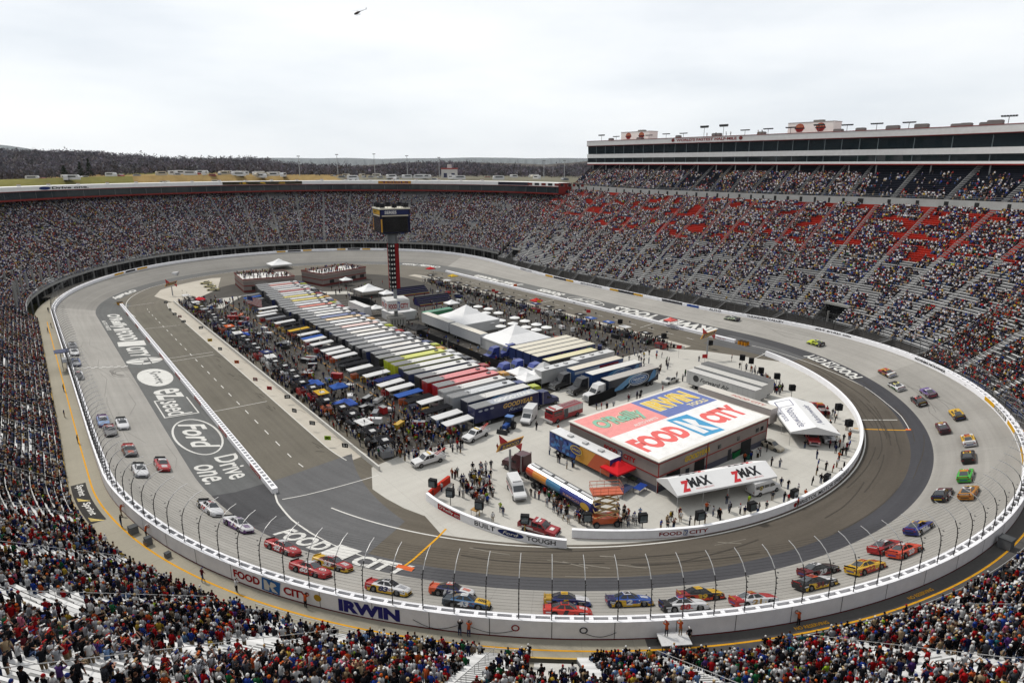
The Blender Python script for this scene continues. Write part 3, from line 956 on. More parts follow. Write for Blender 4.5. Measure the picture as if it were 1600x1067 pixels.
for l0_, t_ in ((227.0, '- T S -'), (245.5, '- S R -'), (257.5, '- R Q -')):
    f = lambda x, y: qs(l0_ + x, 93.3, .65 + y)
    g = lambda x, y: qs(l0_ + x, 93.34, .65 + y)
    rect_on(mb, f, 0, 2.4, 0, .6, A(160, 44, 36))
    put_text(mb, t_, g, A(230, 226, 220), .25, 2.15, .12, .48, .03)
mb.build('section_sign', M_MATTE, near)

# -- the far stand around turns three and four, with a row of glazed suites along its top
far = empty('far_grandstand', (0, 0, 0), 0, 'crowded far grandstand curving behind the far turn, glazed suites along its top', 'grandstand')
zf0 = lambda L: 5.2 + 4.3 * np.clip(bank(L), 0, 1)
LF0, LF1 = 2 * LS + LT + 4, TOT + 8
f_aisles = list(np.arange(LF0 + 6, LF1 - 4, 9.2))
def far_clip(l, r):
    return False
build_stand(far, 1, LF0, LF1, 95.0, zf0, .60, 54, .80, f_aisles, silver, 2.6, far_clip, 0.5, False)
rail_ring('front_railing', far, LF0, LF1, 94.8, zf0, 1.1, A(212, 214, 216), 3.0, 2)
mb = MB(); ring_loft(mb, LF0, LF1, [lambda L: (94.9 + 0 * L, zf0(L) - 1.0), lambda L: (94.9 + 0 * L, zf0(L))], A(170, 170, 168)); mb.build('front_edge', M_CONC, far)
mb = MB()
for l in np.arange(LF0, LF1, 5.5):
    for s_ in (97.0, 103.0):
        x, y = opos(np.array([l]), np.array([s_])); mb = MB(); mb.cyl((x[0], y[0], -1), (x[0], y[0], 14), .35, None, 6, A(150, 150, 148)); mb.build('support_column', M_CONC, far)
mb = MB(); ring_loft(mb, LF0 - 10, LF1 + 30, [lambda L: (104.5 + 0 * L, -2 + 0 * L), lambda L: (104.5 + 0 * L, zf0(L) + 4.6)], A(58, 56, 54)); mb.build('understructure_backing', M_CONC, far)  # dark backing added so no bright sky shows between the columns
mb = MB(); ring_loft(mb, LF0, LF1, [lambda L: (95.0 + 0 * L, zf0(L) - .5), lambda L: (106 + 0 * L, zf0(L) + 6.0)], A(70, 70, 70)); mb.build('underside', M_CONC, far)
def ring_part(root, name, l0, l1, prof, col, mat=M_MATTE, step=3.0, closed=True):
    mb = MB(); ring_loft(mb, l0, l1, [(lambda s, z: (lambda L: (s + 0 * L, z + 0 * L)))(s, z) for s, z in prof], col, step, closed)
    return mb.build(name, mat, root)
FS0, FS1 = 2 * LS + LT + 1.0, TOT + 60
ring_part(far, 'suite_floor', FS0, FS1, [(131.2, 34.9), (131.0, 35.6), (139, 35.6), (139, 34.9)], A(158, 60, 54))
ring_part(far, 'suite_glass', FS0, FS1, [(131.6, 35.6), (131.2, 38.9)], A(46, 58, 64), M_GLASS, 3.0, False)
ring_part(far, 'suite_roof', FS0, FS1, [(130.6, 38.9), (130.6, 40.8), (140, 40.8), (140, 38.9)], (.60, .60, .59))
ring_part(far, 'roof_edge', FS0, FS1, [(130.5, 38.7), (130.5, 38.95), (140, 38.95), (140, 38.7)], A(140, 48, 44))
ring_part(far, 'back_wall', FS0, FS1, [(139.5, 20), (139.5, 38.9)], A(130, 130, 130), M_CONC, 3.0, False)
mb = MB()
for l in np.arange(FS0 + 1, FS1, 4.6):
    x, y = opos(np.array([l]), np.array([131.35])); mb = MB(); mb.box(x[0] - .09, y[0] - .09, 35.6, x[0] + .09, y[0] + .09, 38.9, A(112, 116, 118)); mb.build('window_post', M_METAL, far)
x0, y0 = opos(np.array([FS0]), np.array([131.0])); x1, y1 = opos(np.array([FS0]), np.array([140.0]))
mb = MB(); mb.poly([(x0[0], y0[0], 34.9), (x1[0], y1[0], 34.9), (x1[0], y1[0], 40.8), (x0[0], y0[0], 40.8)], A(150, 54, 50)); mb.build('end_wall', M_MATTE, far)
for lc, w, t_, bg, fg in ((711, 13, 'Drive one.', None, BK), (652, 26, 'SERIES', A(66, 60, 40), A(226, 180, 60)), (606.5, 12, 'TOOLS', A(206, 150, 50), A(90, 50, 110)), (560, 13, None, A(48, 46, 60), None)):
    mb = MB()
    f = lambda x, y: np.array([*[float(q[0]) for q in opos(np.array([lc - x]), np.array([130.54]))], 39.05 + y])
    g = lambda x, y: np.array([*[float(q[0]) for q in opos(np.array([lc - x]), np.array([130.49]))], 39.05 + y])
    if bg is not None: rect_on(mb, f, -w / 2, w / 2, .05, 1.6, bg, 4)
    if t_: put_text(mb, t_, g, fg, -w * .4, w * .42, .3, 1.35, .03)
    if t_ == 'Drive one.': ell_fill(mb, g, -w * .56, .8, 1.7, .7, A(44, 60, 120), 16)
    mb.build('fascia_advert', M_MATTE, far)
mb = MB()
for k in range(11):
    lc = 553 - k * 3.0
    f = lambda x, y: np.array([*[float(q[0]) for q in opos(np.array([lc - x]), np.array([130.52]))], 39.1 + y])
    mb = MB(); rect_on(mb, f, -1.0, 1.0, .2, 1.4, A(120, 40, 36) if k % 2 == 0 else A(40, 40, 44)); mb.build('fascia_picture', M_MATTE, far)

# -- the back straight: lower bowl with red upper seats, concourse, upper deck and two floors of suites
backs = empty('back_grandstand', (0, 0, 0), 0, 'tall back grandstand with silver and red seats under a two storey glazed suite building', 'grandstand')
LB0, LB1 = 344.0, 2 * LS + LT + 4
zb0 = lambda L: 4.9 + 1.2 * np.clip(bank(L), 0, 1)
b_aisles = list(np.arange(LB0 + 5, LB1 - 2, 10.4))
def back_col(l, r):
    edge = 30 + 6 * math.sin(l * .05) + (1 if int(l / 10.4) % 2 else 0)
    if r > 28.5 + 2.5 * math.sin(l * .23) + max(0.0, (430 - l)) * .05:
        return np.array(REDS) * (0.9 + .15 * math.sin(l * 2.3 + r))
    return np.array(ALU) * (0.94 + 0.08 * math.sin(l * 3.1 + r * 1.7))
def back_clip(l, r):
    return (377.5 < l < 383.5 and r < 7) or (533.0 < l < 539.0 and r < 8)
build_stand(backs, 2, LB0, LB1, 94.4, zb0, .727, 54, .81, b_aisles, back_col, 2.6, back_clip, .75)
rail_ring('front_railing', backs, LB0, LB1, 94.0, lambda L: zb0(L) - .3, 1.2, A(150, 152, 154), 2.6, 2)
mb = MB(); ring_loft(mb, LB0, LB1, [lambda L: (94.3 + 0 * L, zb0(L) - 5), lambda L: (94.3 + 0 * L, zb0(L) - .1)], A(92, 90, 88)); mb.build('front_wall', M_CONC, backs)
for lc, w in ((380.5, 6.0), (536, 6.0)):
    mb = MB()
    q = lambda l, s, z: np.array([*[float(t[0]) for t in opos(np.array([l]), np.array([s]))], z])
    zb = float(zb0(np.array([lc]))[0])
    a, b = lc - w / 2, lc + w / 2
    mb.poly([q(a, 94.2, zb - 4), q(b, 94.2, zb - 4), q(b, 100.2, zb - 3), q(a, 100.2, zb - 3)], A(84, 82, 78))
    mb.poly([q(a, 100.0, zb - 4), q(b, 100.0, zb - 4), q(b, 100.0, zb + 4.3), q(a, 100.0, zb + 4.3)], BLACK)
    for e in (a, b):
        mb.poly([q(e, 94.2, zb - 4), q(e, 100.1, zb - 4), q(e, 100.1, zb + 4.6), q(e, 94.2, zb + .3)], A(110, 108, 104))
    mb.loft([[q(a - .3, 99.2, zb + 4.0), q(b + .3, 99.2, zb + 4.0), q(b + .3, 99.2, zb + 4.7), q(a - .3, 99.2, zb + 4.7)], [q(a - .3, 100.2, zb + 4.0), q(b + .3, 100.2, zb + 4.0), q(b + .3, 100.2, zb + 4.7), q(a - .3, 100.2, zb + 4.7)]], A(170, 170, 166))
    mb.cyl(q(lc + .8, 97.2, zb - 4), q(lc + .8, 97.2, zb + 2.4), .3, None, 8, A(140, 138, 134))
    mb.build('tunnel_portal', M_CONC, backs)
# stairs down from the first row to the walkway
for l in np.arange(LB0 + 6, LB1 - 8, 10.4):
    if back_clip(l, 0): continue
    mb = MB(); z1 = float(zb0(np.array([l]))[0]); z0_ = float(zwalk(np.array([l]))[0])
    q = lambda dl, s, z: np.array([*[float(t[0]) for t in opos(np.array([l + dl]), np.array([s]))], z])
    for i in range(8):
        t0, t1 = i / 8, (i + 1) / 8
        mb.poly([q(3.2 * t0, 92.9, z1 + (z0_ - z1) * t0), q(3.2 * t1, 92.9, z1 + (z0_ - z1) * t0), q(3.2 * t1, 94.1, z1 + (z0_ - z1) * t0), q(3.2 * t0, 94.1, z1 + (z0_ - z1) * t0)], A(150, 150, 150))
    for s_ in (92.9, 94.1):
        mb.tube([q(0, s_, z1 + 1), q(3.2, s_, z0_ + 1)], .05, 4, A(190, 192, 194)); mb.tube([q(0, s_, z1 + .5), q(3.2, s_, z0_ + .5)], .04, 4, A(190, 192, 194))
    mb.build('stair_flight', M_METAL, backs)
# concourse wall with doorways
SC_ = 94.4 + 54 * .81
ZC_ = lambda L: zb0(L) + .727 * .81 * 54
UL0, UL1 = 345.0, 2 * LS + LT + 0.5
mb = MB(); ring_loft(mb, UL0, UL1, [lambda L: (SC_ + 1.2 + 0 * L, ZC_(L)), lambda L: (SC_ + 1.2 + 0 * L, ZC_(L) + 2.3), lambda L: (SC_ + 1.5 + 0 * L, ZC_(L) + 2.3)], A(186, 186, 184)); mb.build('concourse_wall', M_CONC, backs)
mb = MB(); ring_loft(mb, UL0, UL1, [lambda L: (SC_ - .1 + 0 * L, ZC_(L)), lambda L: (SC_ + 1.3 + 0 * L, ZC_(L))], A(150, 150, 150)); mb.build('concourse_floor', M_CONC, backs)
mb = MB()
rd = np.random.default_rng(5)
for l in np.arange(UL0 + 2, UL1 - 2, 5.2):
    q = lambda dl, h: np.array([*[float(t[0]) for t in opos(np.array([l + dl]), np.array([SC_ + 1.17]))], float(ZC_(np.array([l]))[0]) + h])
    w = rd.uniform(.6, 1.1)
    MB().poly([q(0, 0), q(w, 0), q(w, 1.75), q(0, 1.75)], (.02, .02, .02)).build('doorway', M_MATTE, backs)
rail_ring('concourse_railing', backs, UL0, UL1, SC_ + 1.4, lambda L: ZC_(L) + 2.3, 1.0, A(190, 192, 194), 2.4, 1)
zu0 = lambda L: ZC_(L) + 2.4
u_aisles = list(np.arange(UL0 + 5, UL1 - 2, 9.6))
build_stand(backs, 3, UL0, UL1, SC_ + 1.6, zu0, .70, 20, .80, u_aisles, lambda l, r: np.array(DKSEAT), 2.6, None, 1.0)
SF = 150.0
ring_part(backs, 'suite_floor', UL0, UL1, [(SF, 49.9), (SF, 50.9), (SF + 14, 50.9), (SF + 14, 49.9)], (.62, .62, .61))
ring_part(backs, 'red_trim', UL0, UL1, [(SF - .08, 49.75), (SF - .08, 50.15), (SF + 2, 50.15), (SF + 2, 49.75)], A(150, 46, 42))
ring_part(backs, 'lower_glass', UL0, UL1, [(SF + .5, 50.9), (SF + .1, 53.1)], A(30, 44, 50), M_GLASS, 3, False)
ring_part(backs, 'suite_band', UL0, UL1, [(SF - .2, 53.1), (SF - .4, 55.0), (SF + 14, 55.0), (SF + 14, 53.1)], (.60, .60, .59))
ring_part(backs, 'upper_glass', UL0, UL1, [(SF + .5, 55.0), (SF + .1, 59.1)], A(34, 48, 54), M_GLASS, 3, False)
ring_part(backs, 'roof_fascia', UL0, UL1, [(SF - .8, 59.2), (SF - .8, 61.4), (SF + 15, 61.4), (SF + 15, 59.2)], (.50, .50, .495))
ring_part(backs, 'roof_trim', UL0, UL1, [(SF - .9, 61.35), (SF - .9, 61.55), (SF + 15, 61.55), (SF + 15, 61.35)], A(150, 60, 56))
ring_part(backs, 'roof_trim', UL0, UL1, [(SF - .9, 58.95), (SF - .9, 59.2), (SF + 2, 59.2), (SF + 2, 58.95)], A(120, 40, 40))
ring_part(backs, 'back_wall', UL0, UL1, [(SF + 13.5, 20), (SF + 13.5, 60)], A(120, 120, 120), M_CONC, 3, False)
q = lambda l, s, z: np.array([*[float(t[0]) for t in opos(np.array([l]), np.array([s]))], z])
mb = MB(); mb.poly([q(UL1, SF + .5, 50.9), q(UL1, SF + 13.6, 50.9), q(UL1, SF + 13.6, 59.2), q(UL1, SF + .5, 59.2)], A(150, 172, 180)); mb.build('end_glass', M_GLASS, backs)
mb = MB()
for l in np.arange(UL0, UL1 + .1, 6.3):
    for z0_, z1_ in ((50.9, 53.1), (55.0, 59.1)):
        p = q(l, SF + .25, 0); mb = MB(); mb.box(p[0] - .12, p[1] - .12, z0_, p[0] + .12, p[1] + .12, z1_, A(120, 132, 136)); mb.build('window_post', M_METAL, backs)
mb = MB()
for l in np.arange(UL0 + 3, UL1, 9.45):
    p = q(l, SF + 1.0, 0); mb = MB(); mb.cyl((p[0], p[1], 44), (p[0], p[1], 49.9), .22, None, 8, A(176, 178, 178)); mb.build('support_column', M_CONC, backs)
mb = MB()
lw0 = UL1 - 73.0
f = lambda x, y: q(lw0 - x, SF - .86, 59.5 + y)
put_text(mb, "WORLD'S FASTEST HALF-MILE", f, A(150, 34, 36), -15.5, 15.5, .35, 1.5, .03)
ell_fill(mb, f, -17.4, .95, .9, .75, A(130, 60, 60), 14); ell_fill(mb, f, 17.4, .95, .9, .75, A(130, 60, 60), 14)
mb.build('fascia_lettering', M_MATTE, backs)
# ---------------------------------------------------------------- people
SHIRTS = {'white': A(232, 232, 232), 'black': A(34, 34, 38), 'red': A(176, 34, 38), 'navy': A(38, 44, 84), 'light grey': A(176, 178, 184), 'dark grey': A(78, 80, 86), 'royal blue': A(48, 76, 164),
          'orange': A(200, 92, 48), 'yellow': A(204, 172, 70), 'light blue': A(128, 160, 204), 'maroon': A(104, 36, 44), 'green': A(46, 110, 70), 'lime': A(180, 214, 60), 'pink': A(216, 120, 146),
          'tan': A(184, 160, 128), 'purple': A(92, 62, 128), 'teal': A(58, 126, 134)}
SHIRT_P = [('white', 20), ('black', 42), ('red', 13), ('navy', 9), ('light grey', 7), ('dark grey', 10), ('royal blue', 5), ('orange', 4), ('yellow', 2), ('light blue', 3), ('maroon', 4), ('green', 2), ('lime', .7), ('pink', 1), ('tan', 4), ('purple', 1), ('teal', 1)]
PANTS = {'blue jeans': A(62, 78, 112), 'black trousers': A(30, 30, 34), 'khaki trousers': A(150, 130, 102), 'dark grey trousers': A(66, 66, 72)}
HEADS = {'a black cap': A(24, 24, 26), 'a white cap': A(230, 230, 228), 'a red cap': A(170, 40, 42), 'a blue cap': A(46, 60, 120), 'brown hair': A(72, 50, 38), 'dark hair': A(36, 28, 24), 'blond hair': A(186, 150, 98), 'grey hair': A(150, 146, 142), 'an orange cap': A(206, 100, 44), 'a tan hat': A(196, 172, 130)}
HEAD_P = [24, 18, 9, 7, 14, 18, 4, 5, 3, 4]
SKINS = [A(186, 140, 120), A(170, 124, 102), A(200, 158, 140), A(110, 78, 62)]
SHOE = A(52, 48, 46)
_pm = {}
def cloth_mat(rgb):
    k = tuple(round(c, 4) for c in rgb)
    if k not in _pm:
        _pm[k] = mat_plain('clothing', rgb, 0.9, 0.1, 0, 0.16, 7.0)
    return _pm[k]
def person_mesh(pose):
    """one continuous skinned body facing +X, feet (or seat) at the origin; slots: shirt, trousers, skin, headwear, shoes"""
    sit = pose.startswith('sit')
    hip = .47 if sit else .93
    lean = {'sit_lean': .14, 'lean_wall': .12, 'sit_arms': .0}.get(pose, .03)
    J, E_ = {}, []
    def j(n, p, r, par=None, reg=0):
        J[n] = (Vector(p), r, reg)
        if par: E_.append((par, n, reg))
    j('pelvis', (0, 0, hip), .145)
    j('belly', (lean * .3, 0, hip + .17), .15, 'pelvis')
    j('chest', (lean * .7, 0, hip + .36), .165, 'belly')
    j('collar', (lean, 0, hip + .50), .10, 'chest')
    j('neck', (lean + .01, 0, hip + .575), .055, 'collar', 2)
    j('head', (lean + .025, 0, hip + .68), .098, 'neck', 2)
    j('crown', (lean + .015, 0, hip + .775), .085, 'head', 3)
    arm = {'stand': ((.02, .25, .24), (.08, .27, -.03)), 'sit': ((.06, .25, .26), (.26, .17, .08)), 'sit_lean': ((.16, .24, .22), (.34, .10, .12)), 'stand_folded': ((.06, .27, .25), (.22, .02, .30)),
           'stand_camera': ((.24, .24, .40), (.22, .07, .66)), 'sit_arms': ((.18, .30, .46), (.16, .20, .74)), 'walk': ((-.04, .25, .25), (.10, .27, .04)), 'lean_wall': ((.24, .26, .40), (.36, .10, .52)), 'stand_point': ((.2, .26, .42), (.46, .24, .46))}[pose]
    for sgn, side in ((1, 'a'), (-1, 'b')):
        ar = arm
        if pose == 'stand_point' and sgn < 0: ar = ((.02, .25, .24), (.08, .27, -.03))
        if pose == 'walk' and sgn < 0: ar = ((.06, .25, .25), (.18, .25, .06))
        j('sh' + side, (lean, sgn * .19, hip + .45), .078, 'collar')
        j('el' + side, (lean + ar[0][0], sgn * ar[0][1], hip + ar[0][2]), .052, 'sh' + side)
        j('wr' + side, (lean + ar[1][0], sgn * ar[1][1], hip + ar[1][2]), .036, 'el' + side, 2)
        if sit:
            j('hp' + side, (.06, sgn * .095, hip - .01), .10, 'pelvis', 1)
            j('kn' + side, (.44, sgn * .12, hip + .02), .07, 'hp' + side, 1)
            j('an' + side, (.46, sgn * .12, .08), .045, 'kn' + side, 1)
            j('to' + side, (.60, sgn * .13, .03), .038, 'an' + side, 4)
        else:
            st = {'walk': .2 * sgn}.get(pose, .02 * sgn)
            j('hp' + side, (0, sgn * .095, hip - .08), .105, 'pelvis', 1)
            j('kn' + side, (st * .6 + .02, sgn * .105, .49), .07, 'hp' + side, 1)
            j('an' + side, (st, sgn * .11, .09), .045, 'kn' + side, 1)
            j('to' + side, (st + .15, sgn * .12, .035), .036, 'an' + side, 4)
    names = list(J)
    me = bpy.data.meshes.new('body_skeleton')
    me.from_pydata([J[n][0] for n in names], [(names.index(a), names.index(b)) for a, b, _ in E_], [])
    o = bpy.data.objects.new('body_skeleton', me)
    COL.objects.link(o)
    o.modifiers.new('skin', 'SKIN')
    if not me.skin_vertices:
        bpy.context.view_layer.objects.active = o
        with bpy.context.temp_override(object=o, active_object=o):
            bpy.ops.mesh.customdata_skin_add()
    for i, n in enumerate(names):
        d = me.skin_vertices[0].data[i]
        r = J[n][1]
        d.radius = (r, r * (.82 if n in ('pelvis', 'belly', 'chest') else 1))
        d.use_root = (n == 'pelvis')
    s = o.modifiers.new('sub', 'SUBSURF'); s.levels = 1
    dg = bpy.context.evaluated_depsgraph_get()
    m2 = bpy.data.meshes.new_from_object(o.evaluated_get(dg))
    bpy.data.objects.remove(o)
    V = [v.co.copy() for v in m2.vertices]
    F = [list(p.vertices) for p in m2.polygons]
    regs = []
    hz_ = J['head'][0]
    for f in F:
        c = sum((V[i] for i in f), Vector()) / len(f)
        best, br = 9, 0
        for a, b, reg in E_:
            pa, pb = J[a][0], J[b][0]
            ab = pb - pa
            t = max(0, min(1, (c - pa).dot(ab) / max(ab.length_squared, 1e-9)))
            d = (c - pa - ab * t).length - (J[a][1] * (1 - t) + J[b][1] * t)
            if d < best: best, br = d, reg
        if br in (2, 3) and c.z > hz_.z - .13:
            br = 3 if (c.z > hz_.z + .045 or (c.x < hz_.x - .035 and c.z > hz_.z - .05)) else 2
        if not sit and br == 0 and c.z < hip - .06 and abs(c.y) < .2 and (c.x - 0) < .2 and pose != 'x':
            br = 1
        regs.append(br)
    bpy.data.meshes.remove(m2)
    def addbox(c, h, reg):
        n = len(V)
        for dz in (-1, 1):
            for dx, dy in ((-1, -1), (1, -1), (1, 1), (-1, 1)):
                V.append(Vector((c[0] + dx * h[0], c[1] + dy * h[1], c[2] + dz * h[2])))
        for f in ((0, 1, 5, 4), (1, 2, 6, 5), (2, 3, 7, 6), (3, 0, 4, 7), (4, 5, 6, 7), (3, 2, 1, 0)):
            F.append([n + k for k in f]); regs.append(reg)
    addbox((hz_.x + .105, 0, hz_.z - .005), (.02, .012, .022), 2)
    for sgn in (1, -1):
        addbox((hz_.x + .088, sgn * .034, hz_.z + .02), (.012, .012, .007), 4)
        addbox((hz_.x, sgn * .098, hz_.z), (.018, .01, .028), 2)
    addbox((hz_.x + .13, 0, hz_.z + .062), (.055, .062, .006), 3)
    for sgn, side in ((1, 'a'), (-1, 'b')):
        w, e = J['wr' + side][0], J['el' + side][0]
        d = (w - e).normalized()
        s_ = d.cross(Vector((0, 0, 1)))
        s_ = s_.normalized() if s_.length > .1 else Vector((0, 1, 0))
        up = s_.cross(d)
        mb = MB()
        mb.loft([[w + s_ * a + up * b for a, b in ((-.035, -.014), (.035, -.014), (.035, .014), (-.035, .014))], [w + d * .085 + s_ * a + up * b for a, b in ((-.04, -.012), (.04, -.012), (.04, .012), (-.04, .012))]], WHITE)
        for k, ln in enumerate((.062, .075, .07, .055)):
            b0 = w + d * .085 + s_ * (-.03 + .02 * k)
            mb.tube([b0, b0 + d * ln * .55 - up * .008, b0 + d * ln * .9 - up * .03], [.009, .008, .007], 4, WHITE)
        b0 = w + d * .03 + s_ * (.035 * sgn)
        mb.tube([b0, b0 + s_ * .025 * sgn + d * .03, b0 + s_ * .03 * sgn + d * .06], [.011, .009, .008], 4, WHITE)
        n = len(V)
        V.extend(Vector(p) for p in mb.v)
        for f in mb.f:
            F.append([n + k for k in f]); regs.append(2)
    m = bpy.data.meshes.new('person')
    m.from_pydata(V, [], F)
    m.polygons.foreach_set('material_index', np.array(regs, np.int32))
    m.polygons.foreach_set('use_smooth', np.ones(len(F), bool))
    for _ in range(5):
        m.materials.append(cloth_mat((.2, .2, .2)))
    return m
POSES = {p: person_mesh(p) for p in ('stand', 'stand_folded', 'stand_camera', 'stand_point', 'walk', 'sit', 'sit_lean', 'sit_arms', 'lean_wall')}
def person(loc, rz, pose, shirt, trousers, head, skin, scale=1.0, label=None, group=None, vest=None):
    o = bpy.data.objects.new('person', POSES[pose])
    COL.objects.link(o)
    o.location = loc
    o.rotation_euler = (0, 0, rz)
    o.scale = (scale,) * 3
    for i, c in enumerate((SHIRTS[shirt], PANTS[trousers], skin, HEADS[head], SHOE)):
        o.material_slots[i].link = 'OBJECT'
        o.material_slots[i].material = cloth_mat(c)
    return tag(o, label, 'person', group)

# low detail bodies for the mass of the crowd: arrays of quads, one region code per quad
def lod_far():
    V, F, Rg = [], [], []
    def prism(b0, b1, reg, top=None):
        n = len(V); V.extend(b0); V.extend(b1)
        for k in range(4):
            F.append([n + k, n + (k + 1) % 4, n + 4 + (k + 1) % 4, n + 4 + k]); Rg.append(reg)
        F.append([n + 4, n + 5, n + 6, n + 7]); Rg.append(reg if top is None else top)
    rc = lambda x, y, z, ox=0: [(ox - x, -y, z), (ox + x, -y, z), (ox + x, y, z), (ox - x, y, z)]
    prism(rc(.12, .17, .40), rc(.13, .24, .86), 0)
    prism(rc(.13, .24, .86), rc(.07, .10, .98), 0)
    prism(rc(.10, .085, .99, .03), rc(.10, .085, 1.12, .03), 2, 3)
    prism(rc(.11, .09, 1.12, .03), rc(.07, .06, 1.22, .02), 3)
    prism(rc(.25, .19, .42, .25), rc(.25, .18, .58, .22), 1)
    prism(rc(.07, .18, .0, .44), rc(.07, .18, .44, .44), 1)
    return np.array(V, float), np.array(F), np.array(Rg)
def lod_mid(stand):
    V, F, Rg = [], [], []
    def rings(rs, reg, cap=True, n=6, capreg=None):
        b = len(V)
        for (cx, cy, cz, rx, ry) in rs:
            for k in range(n):
                a = 2 * math.pi * (k + .5) / n
                V.append((cx + rx * math.cos(a), cy + ry * math.sin(a), cz))
        for i in range(len(rs) - 1):
            for k in range(n):
                F.append([b + i * n + k, b + i * n + (k + 1) % n, b + (i + 1) * n + (k + 1) % n, b + (i + 1) * n + k]); Rg.append(reg)
        if cap:
            m = b + (len(rs) - 1) * n
            for k in range(0, n - 2, 2):
                F.append([m, m + k + 1, m + k + 2, m + (k + 3) % n]); Rg.append(reg if capreg is None else capreg)
    h = .45 if not stand else .92
    rings([(0, 0, h - .05, .14, .17), (.02, 0, h + .2, .13, .18), (.03, 0, h + .40, .13, .225), (.03, 0, h + .5, .09, .15), (.03, 0, h + .56, .05, .06)], 0)
    rings([(.04, 0, h + .57, .06, .06), (.05, 0, h + .63, .098, .082), (.05, 0, h + .72, .104, .086)], 2, False)
    rings([(.04, 0, h + .70, .112, .094), (.03, 0, h + .78, .10, .086), (.02, 0, h + .83, .055, .05)], 3)
    for s in (1, -1):
        rings([(.03, s * .235, h + .45, .055, .055), (.06, s * .27, h + .2, .05, .05)], 0, False, 4)
        if stand:
            rings([(.07, s * .26, h + .2, .042, .042), (.13, s * .24, h - .02, .04, .04)], 2, True, 4)
            rings([(0, s * .09, 0, .06, .06), (0, s * .09, .5, .075, .075), (0, s * .09, h, .10, .09)], 1, False, 4)
        else:
            rings([(.07, s * .26, h + .2, .042, .042), (.28, s * .17, h + .12, .04, .04)], 2, True, 4)
            b = len(V)
            for x in (.05, .48):
                for dy, dz in ((-.08, -.07), (.08, -.07), (.08, .09), (-.08, .09)):
                    V.append((x, s * .11 + dy, h + .02 + dz))
            for k in range(4):
                F.append([b + k, b + (k + 1) % 4, b + 4 + (k + 1) % 4, b + 4 + k]); Rg.append(1)
            rings([(.46, s * .12, 0, .05, .05), (.46, s * .12, h, .065, .065)], 1, False, 4)
    return np.array(V, float), np.array(F), np.array(Rg)
def pick(names_w, n, rng):
    w = np.array([x[1] for x in names_w], float)
    return rng.choice(len(names_w), n, p=w / w.sum())
SH_ARR = np.array([SHIRTS[n] for n, _ in SHIRT_P])
HD_ARR = np.array(list(HEADS.values())); PT_ARR = np.array(list(PANTS.values())); SK_ARR = np.array(SKINS)
def crowd_mesh(name, X, ang, tmpl, rng, w=None, parent=None, label=None, dark=1.0):
    """X (n,3) positions, ang (n,) facing; every body its own clothes; ONE object"""
    n = len(X)
    TV, TF, TR = tmpl
    sc = rng.uniform(.92, 1.08, n)
    ca, sa = np.cos(ang), np.sin(ang)
    wid = sc * rng.uniform(.9, 1.15, n)
    lx = TV[None, :, 0] * sc[:, None] + rng.normal(0, .05, n)[:, None] * TV[None, :, 2]; ly = TV[None, :, 1] * wid[:, None]
    P = np.stack([X[:, 0:1] + lx * ca[:, None] - ly * sa[:, None], X[:, 1:2] + lx * sa[:, None] + ly * ca[:, None], X[:, 2:3] + TV[None, :, 2] * sc[:, None]], -1).reshape(-1, 3)
    F = (TF[None] + (np.arange(n) * len(TV))[:, None, None]).reshape(-1, 4)
    reg = np.stack([SH_ARR[pick(w or SHIRT_P, n, rng)] * rng.uniform(.55, 1.1, (n, 1)), PT_ARR[rng.integers(0, 4, n)], SK_ARR[rng.integers(0, 4, n)], HD_ARR[rng.choice(10, n, p=np.array(HEAD_P) / sum(HEAD_P))]], 1)
    C = reg[:, TR].reshape(-1, 3) * dark
    o = link(name, mesh_np(name, P, F, C, M_CROWD), parent)
    tag(o, label, 'crowd', None, 'stuff')
    return o
_lat = np.random.default_rng(21).random((64, 64))
def vnoise(a, b):
    i, j = np.floor(a).astype(int), np.floor(b).astype(int)
    u, v = a - i, b - j
    u, v = u * u * (3 - 2 * u), v * v * (3 - 2 * v)
    g = lambda p, q: _lat[p % 64, q % 64]
    return (g(i, j) * (1 - u) + g(i + 1, j) * u) * (1 - v) + (g(i, j + 1) * (1 - u) + g(i + 1, j + 1) * u) * v

ST = np.concatenate(SEATS)
u_, v_, d_ = to_px(ST[:, :3] + np.array([0, 0, .8]))
infr = (d_ > 3) & (u_ > -330) & (u_ < 2000) & (v_ > 120) & (v_ < 1260)
ST, u_, v_, d_ = ST[infr], u_[infr], v_[infr], d_[infr]
sid, row, lpos = ST[:, 4], ST[:, 5], ST[:, 6]
q1 = vnoise(lpos / 7.0 + sid * 9, row / 5.0) * .6 + vnoise(lpos / 2.2 + 31, row / 1.6 + 7) * .4
dens = np.zeros(len(ST))
m = sid == 0; dens[m] = 1.03 - .34 * (vnoise(lpos[m] / 7, row[m] / 4) > .72) + .06 * (row[m] < 8)
m = sid == 1; dens[m] = .86 - .25 * (vnoise(lpos[m] / 12, row[m] / 5) > .7) - .16 * (row[m] > 46)
m = sid == 2
gap_top = .76 - .12 * np.sin(lpos[m] / 17)
dens[m] = np.where(row[m] > 28, .80, np.where(row[m] > 20, .78, np.where(row[m] > 9, .66, .56))) + .10 * (lpos[m] < 400) - .55 * (vnoise(lpos[m] / 3.6 + 17, row[m] / 1.6 + 3) > np.where(row[m] > 28, .63, .72))
m = sid == 3; dens[m] = np.where(row[m] > 13, .18, .60)
keep = RNG.random(len(ST)) * .45 + q1 * .75 < dens * .98 + .02
ST, u_, v_, d_ = ST[keep], u_[keep], v_[keep], d_[keep]
sid = ST[:, 4]; lpos = ST[:, 6]
noise_a = RNG.normal(0, .28, len(ST))
ST[:, 3] += noise_a
ST[:, 0] += RNG.normal(0, .05, len(ST)); ST[:, 1] += RNG.normal(0, .05, len(ST))
